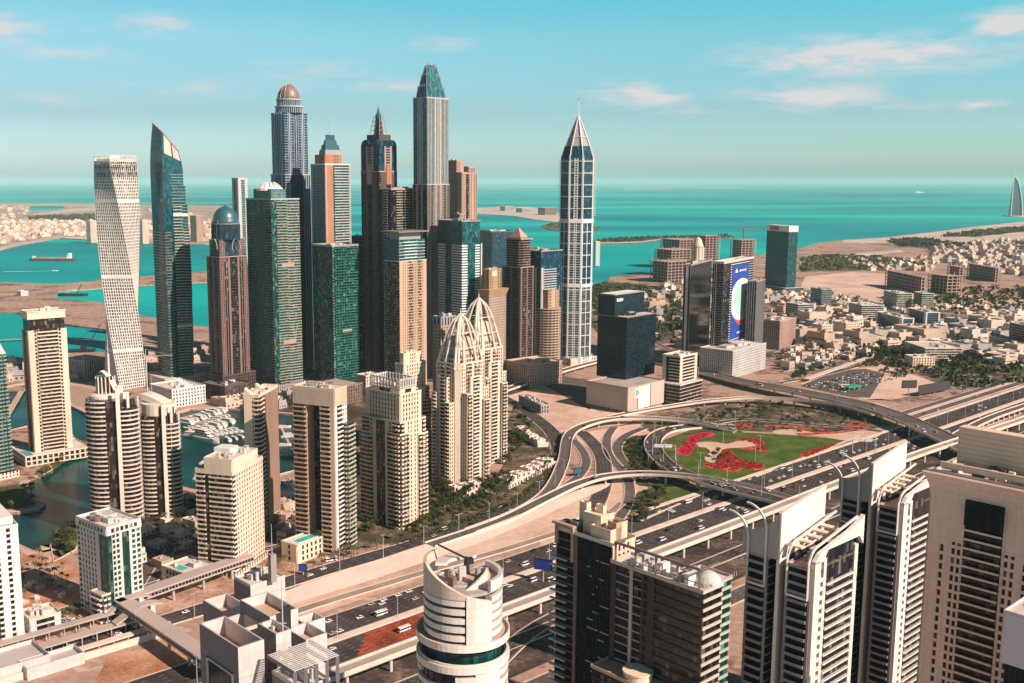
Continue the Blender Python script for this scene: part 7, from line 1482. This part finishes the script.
TP = [treeproto(s) for s in (1,2,3,4)]; PP = [palmproto(s) for s in (1,2)]
def inpoly(p, poly):
    c = False; n = len(poly)
    for i in range(n):
        a_, b_ = poly[i], poly[i-1]
        if (a_[1] > p[1]) != (b_[1] > p[1]) and p[0] < (b_[0]-a_[0])*(p[1]-a_[1])/(b_[1]-a_[1])+a_[0]: c = not c
    return c
rnd = random.Random(31); NT = [0, 0]
def plant(n, poly, src, lab, grp, s0=.8, s1=1.4, px=True):
    us = [q[0] for q in poly]; vs_ = [q[1] for q in poly]; k = 0; tries = 0
    while k < n and tries < 8000:
        tries += 1; u, v = rnd.uniform(min(us), max(us)), rnd.uniform(min(vs_), max(vs_))
        if not inpoly((u, v), poly): continue
        j = 0 if src is TP else 1
        if NT[j] >= 300: return
        dup(rnd.choice(src), G(u, v), rnd.uniform(0, 6.28), lab, grp, rnd.uniform(s0, s1)); k += 1; NT[j] += 1
gardenp = [(352,545),(365,522),(425,482),(500,472),(508,420),(520,408),(543,430),(553,456),(543,478),(508,502),(438,529),(385,542)]
plant(95, [(365,540),(372,528),(425,488),(490,482),(508,455),(512,420),(520,410),(530,428),(524,450),(508,470),(512,485),(500,500),(438,527)], TP, 'bushy green tree in the villa gardens below the rib-crowned towers', 'trees in the villa gardens', .9, 1.7)
plant(40, [(546,430),(556,456),(546,476),(510,502),(440,530),(390,546),(392,540),(438,526),(506,498),(540,474),(548,456)], PP, 'palm tree in the planted verge between villas and garden road', 'palms along the garden road')
plant(26, [(622,442),(640,438),(652,455),(668,472),(688,483),(645,484),(630,468)], TP, 'dark bushy tree in the planting inside the loop road', 'trees inside the loop road', .8, 1.3); plant(22, [(640,495),(666,491),(660,508),(645,524),(628,522)], TP, 'bushy tree beside the small lawn under the nearer flyover', 'trees by the small lawn')
plant(6, [(712,456),(718,453),(730,458),(726,464),(714,463)], TP, 'round shrub-like tree among the red flower beds of the park', 'trees in the park beds', .7, 1)
plant(22, [(690,408),(760,402),(870,416),(880,424),(840,428),(780,422),(700,424)], TP, 'scattered tree between the thin ramp and the park', 'trees behind the park', .7, 1.3)
plant(40, [(855,352),(880,345),(905,352),(900,366),(870,368)], TP, 'dark tree in the tree belt behind the car park', 'trees in the tree belt', 1.1, 1.9); plant(20, [(945,358),(985,352),(990,364),(955,368)], TP, 'dark tree beside the long cream terrace block', 'trees by the terrace block', 1.1, 1.8)
plant(24, [(800,370),(830,362),(845,366),(800,382),(785,380)], TP, 'tree in the rough ground between the pink hotel and the widest flyover', 'trees on the rough ground', .9, 1.5)
plant(20, [(52,470),(95,440),(84,452),(60,465),(45,478),(30,500),(24,495),(40,476)], PP, 'palm tree on the promenade by the cream hotel', 'palms on the promenade', .9, 1.3); plant(12, [(305,572),(345,562),(378,552),(375,545),(340,556)], PP, 'palm tree on the plaza beside the pool block', 'palms on the plaza'); plant(10, [(8,505),(34,500),(36,508),(10,511)], PP, 'palm tree on the round quay point in the marina', 'palms on the quay point'); plant(10, [(55,535),(75,525),(75,555),(58,552)], TP, 'tree on the small point beside the grey-white block', 'trees by the water block'); plant(16, [(176,498),(200,500),(235,490),(225,510),(190,520)], TP, 'tree by the quay behind the cream slab', 'trees behind the cream slab', .7, 1.2)
plant(20, [(0,642),(60,622),(110,606),(110,598),(60,612),(0,632)], PP, 'slim palm on the pavement between station and low white block', 'palms by the station', .6, .9)
plant(26, [(18,548),(60,565),(75,575),(72,600),(20,618),(14,590)], PP, 'palm tree on the terracotta plaza left of the grey-white block', 'palms on the terracotta plaza', .7, 1.1); plant(18, [(215,562),(262,552),(290,560),(285,570),(225,585)], PP, 'palm tree in the forecourt of the cream slab', 'palms in the cream slab forecourt', .7, 1.1); plant(22, [(145,505),(195,500),(215,520),(195,560),(150,570)], PP, 'palm tree in the quay gardens behind the grey-white block', 'palms in the quay gardens', .7, 1.2); plant(16, [(395,400),(425,398),(430,470),(400,490),(395,440)], PP, 'palm tree in the yard between the beige stepped towers', 'palms between the beige towers', .8, 1.2)
for q in TP+PP:
    for c_ in list(q.children): bpy.data.objects.remove(c_)
    bpy.data.objects.remove(q)
# far woods and scrub that read as one mass
def mass(name, label, poly, n, r0, r1, m, seed, h=.8):
    rn = random.Random(seed); a = MB(); us = [q[0] for q in poly]; vs_ = [q[1] for q in poly]; k = 0; P = [G(*q) for q in poly]; xs_ = [p.x for p in P]; ys_ = [p.y for p in P]; P2 = [(p.x, p.y) for p in P]
    while k < n:
        x, y = rn.uniform(min(xs_), max(xs_)), rn.uniform(min(ys_), max(ys_))
        if not inpoly((x, y), P2): continue
        k += 1; rr = rn.uniform(r0, r1)
        for _ in range(10):
            c = Vector((x+rn.gauss(0, rr*.6), y+rn.gauss(0, rr*.6), rn.uniform(.3, 1.3)*rr*h)); v = Vector((rn.gauss(0,1),rn.gauss(0,1),rn.gauss(0,.7))).normalized()*rr*.55; w = v.cross(Vector((rn.gauss(0,1),rn.gauss(0,1),rn.gauss(0,1)))).normalized()*rr*.5; a.add([c-v, c+w, c+v, c-w], [(0,1,2,3)])
    o = a.build(name, m); o['kind'] = 'stuff'; o['label'] = label; o['category'] = 'vegetation'
mass('distant_trees', 'dark scrub and trees along the bay behind the black glass block', [(585,289),(606,283),(655,288),(690,292),(690,345),(640,338),(600,330)], 650, 3, 6.5, LEAF, 1)
mass('distant_trees', 'dark scrub belt near the right-hand coast', [(800,259),(830,255),(905,259),(925,265),(880,269),(800,271)], 420, 4, 9, LEAF, 2); mass('distant_trees', 'dark tree line at the beach to the right', [(885,241),(925,239),(972,246),(960,249),(900,246)], 240, 6, 12, LEAF, 3); mass('distant_trees', 'dark tree belt at the far right shore', [(940,237),(975,232),(1024,228),(1024,232),(975,237)], 260, 8, 14, LEAF, 4)
mass('distant_trees', 'trees scattered over the town on the right', [(845,346),(900,332),(1000,332),(1050,346),(1050,384),(960,390),(900,358)], 700, 2.5, 6, LEAF, 5); mass('distant_trees', 'scattered street trees of the low town', [(790,300),(1040,290),(1050,330),(800,345)], 260, 3, 5.5, LEAF, 6); mass('distant_trees', 'trees on the thin breakwater', [(592,241),(625,238),(730,235.4),(731,237),(660,239),(630,242)], 150, 5, 9, LEAF, 7); mass('distant_trees', 'scrub on the palm-covered far shore at the left', [(28,217),(95,214.5),(95,221),(30,220)], 190, 8, 14, LEAF, 8); mass('distant_trees', 'trees on the low islet beside the spired tower', [(543,226),(560,223),(600,228),(565,230)], 80, 6, 10, LEAF, 9)
# ------------------------------------------------------------------ low town
def house(seed, m):
    rn = random.Random(seed); a = MB(); w, d, h = rn.uniform(12, 20), rn.uniform(10, 16), rn.uniform(6, 10); f = [Vector((x,y,0)) for x, y in ((-w/2,-d/2),(w/2,-d/2),(w/2,d/2),(-w/2,d/2))]; a.prism(f, 0, h*.6); g = sub(f, 0, rn.uniform(.5,.9), .1, 1); a.prism(g, h*.6, h); a.ring(g, h, h+.8, .35); a.ring(f, h*.6, h*.6+.7, .35); a.box((rn.uniform(-3,3),rn.uniform(-2,2),h), 2.5, 2.5, 2, 0)
    for i in range(4):
        ln = (f[(i+1)%4]-f[i]).length
        for k in range(3): a.face(f[i], f[(i+1)%4], ln*(.12+.3*k), ln*(.12+.3*k)+1.8, .0, .1, 1.2, 3, 1)
    o = a.build('town_house', [m, GDARK]); C.collection.objects.unlink(o); return o.data
HM = [house(s, [mat('town_cream', (.60,.47,.38)), mat('town_tan', (.48,.36,.285)), mat('town_grey', (.40,.35,.33)), mat('town_pale', (.68,.57,.49))][s % 4]) for s in range(8)]; rnd = random.Random(77); NH = [0]
def town(n, poly, lab, grp, rots, s0, s1, name='town_house', cap=300, hz=1.0):
    P2 = [tuple(G(*q))[:2] for q in poly]; xs_ = [p[0] for p in P2]; ys_ = [p[1] for p in P2]; k = 0; pts = []
    tries = 0
    while k < n and tries < n*60:
        tries += 1; x, y = rnd.uniform(min(xs_), max(xs_)), rnd.uniform(min(ys_), max(ys_))
        if not inpoly((x, y), P2): continue
        if any((x-a_)**2+(y-b_)**2 < (17*s0)**2 for a_, b_ in pts): continue
        pts.append((x, y)); k += 1
        o = bpy.data.objects.new(name, rnd.choice(HM)); C.collection.objects.link(o); o.location = (x, y, .1); o.rotation_euler = (0,0,R(rnd.choice(rots)+rnd.uniform(-1.5,1.5))); s = rnd.uniform(s0, s1); o.scale = (s, s, s*hz*rnd.uniform(.7, 1.5)); tag(o, lab, 'house', grp)
town(64, [(800,310),(850,312),(905,335),(1000,318),(1040,325),(1040,365),(985,372),(960,352),(905,345),(870,350),(800,352)], 'low flat-roofed house of the town spread beyond the highway', 'houses of the town beyond the highway', (24, 114), 1.7, 2.9, hz=.7)
town(60, [(940,243),(1030,240),(1030,268),(1000,272),(930,262)], 'tiny pale house of the far quarter behind the unfinished blocks', 'houses of the far right quarter', (30, 120), 1.2, 2.2, hz=.8); town(40, [(600,300),(655,292),(690,296),(690,350),(660,345),(610,318)], 'low villa among the scrub by the bay behind the black glass block', 'villas in the scrub by the bay', (10, 80), .8, 1.4); town(26, [(700,300),(760,290),(790,305),(760,330),(700,340)], 'low pale block behind the advert tower', 'low blocks behind the advert tower', (40, 130), .9, 1.5); town(30, [(780,352),(850,345),(870,356),(830,366),(780,372)], 'low cream house between pink hotel and tree belt', 'houses by the pink hotel', (40, 130), .8, 1.2)
town(16, [(205,405),(250,396),(300,398),(300,414),(222,408)], 'low podium building in the shaded yard between the marina towers', 'podium buildings in the shaded yard', (46,136), .8, 1.3)
town(12, [(395,500),(430,478),(425,450),(400,470),(430,410),(436,470)], 'low podium block among the beige stepped towers', 'podium blocks among the beige towers', (46,136), .7, 1.0)
town(14, [(800,335),(812,330),(835,345),(810,352)], 'white low house around the small green field', 'houses round the green field', (40, 130), .8, 1.1)
polyfill('sports_field', [PX([(797,341),(806,337),(830,341),(822,346),(800,345)])], .6, GRASS)
def massblocks(name, label, poly, n, s0, s1, m, seed):
    rn = random.Random(seed); a = MB(); P2 = [tuple(G(*q))[:2] for q in poly]; xs_ = [p[0] for p in P2]; ys_ = [p[1] for p in P2]; k = 0
    while k < n:
        x, y = rn.uniform(min(xs_), max(xs_)), rn.uniform(min(ys_), max(ys_))
        if not inpoly((x, y), P2): continue
        k += 1; s = rn.uniform(s0, s1); r_ = rn.choice((24, 114))+rn.uniform(-2, 2); h = rn.uniform(4, 9)*s/14; mi = rn.randrange(3); a.box((x, y, 0), s, s*rn.uniform(.6, 1), h, r_, mi); a.box((x+1, y+1, h), s*.4, s*.4, 2.5*s/14, r_, mi)
    o = a.build(name, m); o['kind'] = 'stuff'; o['label'] = label; o['category'] = 'houses'
massblocks('town_houses', 'rest of the low pale houses of the town beyond the highway', [(790,312),(850,312),(905,335),(1000,312),(1060,318),(1060,365),(985,372),(960,352),(905,345),(870,350),(800,352)], 130, 8, 22, [mat('town_cream', (.5,.4,.3)), mat('town_grey', (.36,.31,.29)), mat('town_pale', (.6,.5,.4))], 51)
massblocks('town_houses', 'scattered huts, walls and low sheds on the right-hand plain', [(800,292),(840,296),(890,308),(1040,306),(1050,316),(880,312),(800,312)], 150, 7, 18, [CREAM, TAN, GREY], 61)
massblocks('town_houses', 'low pale blocks between the bay and the advert tower', [(655,285),(700,276),(765,285),(800,300),(770,345),(690,350),(640,330)], 150, 9, 26, [GREY, TAN, mat('villa_white', (.7,.6,.5))], 62)
massblocks('town_houses', 'sheds and camps strung along the coast road on the right', [(835,262),(930,256),(960,262),(930,272),(850,270)], 60, 12, 26, [CREAM, TAN, GREY], 63)
massblocks('town_houses', 'rest of the tiny pale houses of the far right quarter', [(930,246),(1060,238),(1060,282),(1000,274),(930,264)], 230, 14, 30, [mat('town_tan', (.42,.31,.25)), mat('town_cream', (.5,.4,.3)), mat('town_grey', (.36,.31,.29))], 52)
massblocks('shore_villas', 'rest of the tiny pale villas covering the far shore at the left', [(-40,223),(30,221),(95,222),(205,222),(275,222),(275,240),(205,242),(95,238),(60,235),(20,241),(-40,252)], 900, 18, 36, [CREAM, PINKB, mat('villa_white', (.7,.6,.5))], 53)
mass('distant_trees', 'dark trees along the streets between town and car park', [(790,345),(850,345),(905,360),(950,372),(900,378),(840,362),(780,372)], 240, 2.5, 5, LEAF, 14)
mass('distant_trees', 'dark scrub patches of the right-hand plain', [(930,290),(1040,286),(1040,312),(900,312)], 200, 4, 8, LEAF, 15)
town(22, [(150,500),(200,500),(240,530),(215,556),(150,575),(135,560)], 'low shop building by the quay among the nearer marina towers', 'shop buildings by the quay', (50,140), .6, .9)
town(16, [(268,500),(292,480),(300,540),(285,545)], 'low annex between the bare-flank tower and the arch block', 'annexes by the arch block', (66,156), .6, .9)
town(14, [(20,560),(60,570),(74,590),(40,612),(20,606)], 'small white kiosk on the terracotta plaza left of the grey-white block', 'kiosks on the terracotta plaza', (50,140), .25, .4, 'kiosk')
mass('distant_trees', 'trees among the far right quarter', [(930,246),(1060,238),(1060,282),(1000,274),(930,264)], 200, 5, 9, LEAF, 16)
FLOW = foliage('flower_heads_red', [(.35,(.20,.02,.012)),(.6,(.46,.04,.03)),(.85,(.60,.12,.08))]); FLOM = foliage('flower_heads_magenta', [(.35,(.26,.008,.03)),(.6,(.55,.02,.07)),(.85,(.68,.06,.12))])
for lab, pl, n_, m_ in (('magenta flowers massed in the left bed of the park', [(689,438),(700,434),(712,434),(703,438),(696,442),(694,448),(689,455),(679,452),(683,447),(688,441)], 420, FLOM),
    ('red flowers ringing the end of the park path', [(732,442),(742,439),(752,438.6),(762,441),(765,447),(767,450.5),(758,450.5),(757,445),(745,441)], 240, FLOW), ('red flowers along the middle bed of the park', [(724,450),(729,449),(735,455),(741,461),(752,462.5),(763,465),(762,469),(750,469.5),(730,464),(706,465),(716,464)], 420, FLOW),
    ('red flowers along the lower edge of the park lawn', [(704,464),(716,464.5),(730,462),(742,466),(735,471),(718,469.5)], 240, FLOW), ('red flowers beside the carriageway edge of the park', [(803,453),(815,449.5),(835,444.5),(838,444),(818,453),(806,457.5)], 160, FLOW)):
    mass('flower_bed_plants', lab, pl, n_, .6, 1.3, m_, n_)
mass('hedge', 'clipped green hedge strip between the villas and the garden road', [(395,545),(440,533),(512,505),(547,478),(553,456),(551,456),(544,478),(509,503),(438,530)], 500, .8, 1.8, LEAF, 33)
mass('hedge', 'scrubby planting round the ramps inside the interchange', [(624,440),(645,437),(655,455),(668,470),(688,483),(642,485),(632,470)], 260, .8, 2.0, LEAF, 34)
mass('hedge', 'low shrubs on the slope between the thin ramp and the park', [(652,430),(720,407),(760,402),(878,417),(886,424),(860,431),(800,432),(700,426)], 380, .8, 2.0, LEAF, 35)
# far shore houses: the nearest ones singly, the rest as a mass
far = [(0,222),(30,221),(95,222),(95,238),(60,235),(20,241),(0,246)]
town(170, far, 'tiny pale villa on the far shore at the left', 'villas on the far shore', (20, 110), 1.3, 2.2, 'shore_villa', hz=.8)
town(40, [(205,222),(275,222),(275,240),(205,242)], 'tiny pale block on the far shore right of the blade tower', 'blocks on the far shore', (20, 110), 1.3, 2.6, 'shore_villa', hz=1.3); town(40, [(100,210),(205,208),(205,240),(100,240)], 'tiny pale block on the far shore behind the twisted tower', 'blocks behind the twisted tower', (20,110), 1.3, 2.6, 'shore_villa', hz=1.3)
town(30, [(0,207),(28,207),(28,218),(0,220)], 'tiny villa on the outermost shore at the left edge', 'villas on the outermost shore', (20,110), 2, 3, 'shore_villa', hz=.8)
town(16, [(0,365),(50,358),(60,372),(0,384)], 'low shed on the works ground left of the twisted tower', 'sheds on the works ground', (20,110), .8, 1.6, 'shed'); town(22, [(60,385),(130,380),(180,372),(230,345),(180,345),(105,365)], 'low site hut on the dusty ground by the twisted tower', 'site huts by the twisted tower', (20,110), .5, .9, 'site_hut')
# ------------------------------------------------------------------ air
def haze():
    a = MB(); f = [Vector((-195000,-4000,0)), Vector((195000,-4000,0)), Vector((195000,195000,0)), Vector((-195000,195000,0))]; a.prism(f, -7.5, 440); m = bpy.data.materials.new('haze_air'); m.use_nodes = True; nt = m.node_tree; nt.nodes.clear(); out = nt.nodes.new('ShaderNodeOutputMaterial'); v = nt.nodes.new('ShaderNodeVolumePrincipled'); v.inputs['Density'].default_value = HAZE; v.inputs['Color'].default_value = (.60,.90,.92,1); v.inputs['Anisotropy'].default_value = -.1; nt.links.new(v.outputs[0], out.inputs['Volume']); o = a.build('haze', m); o['kind'] = 'stuff'
HAZE = 2.1e-5
haze()
for m_ in list(bpy.data.meshes):
    if m_.users == 0: bpy.data.meshes.remove(m_)
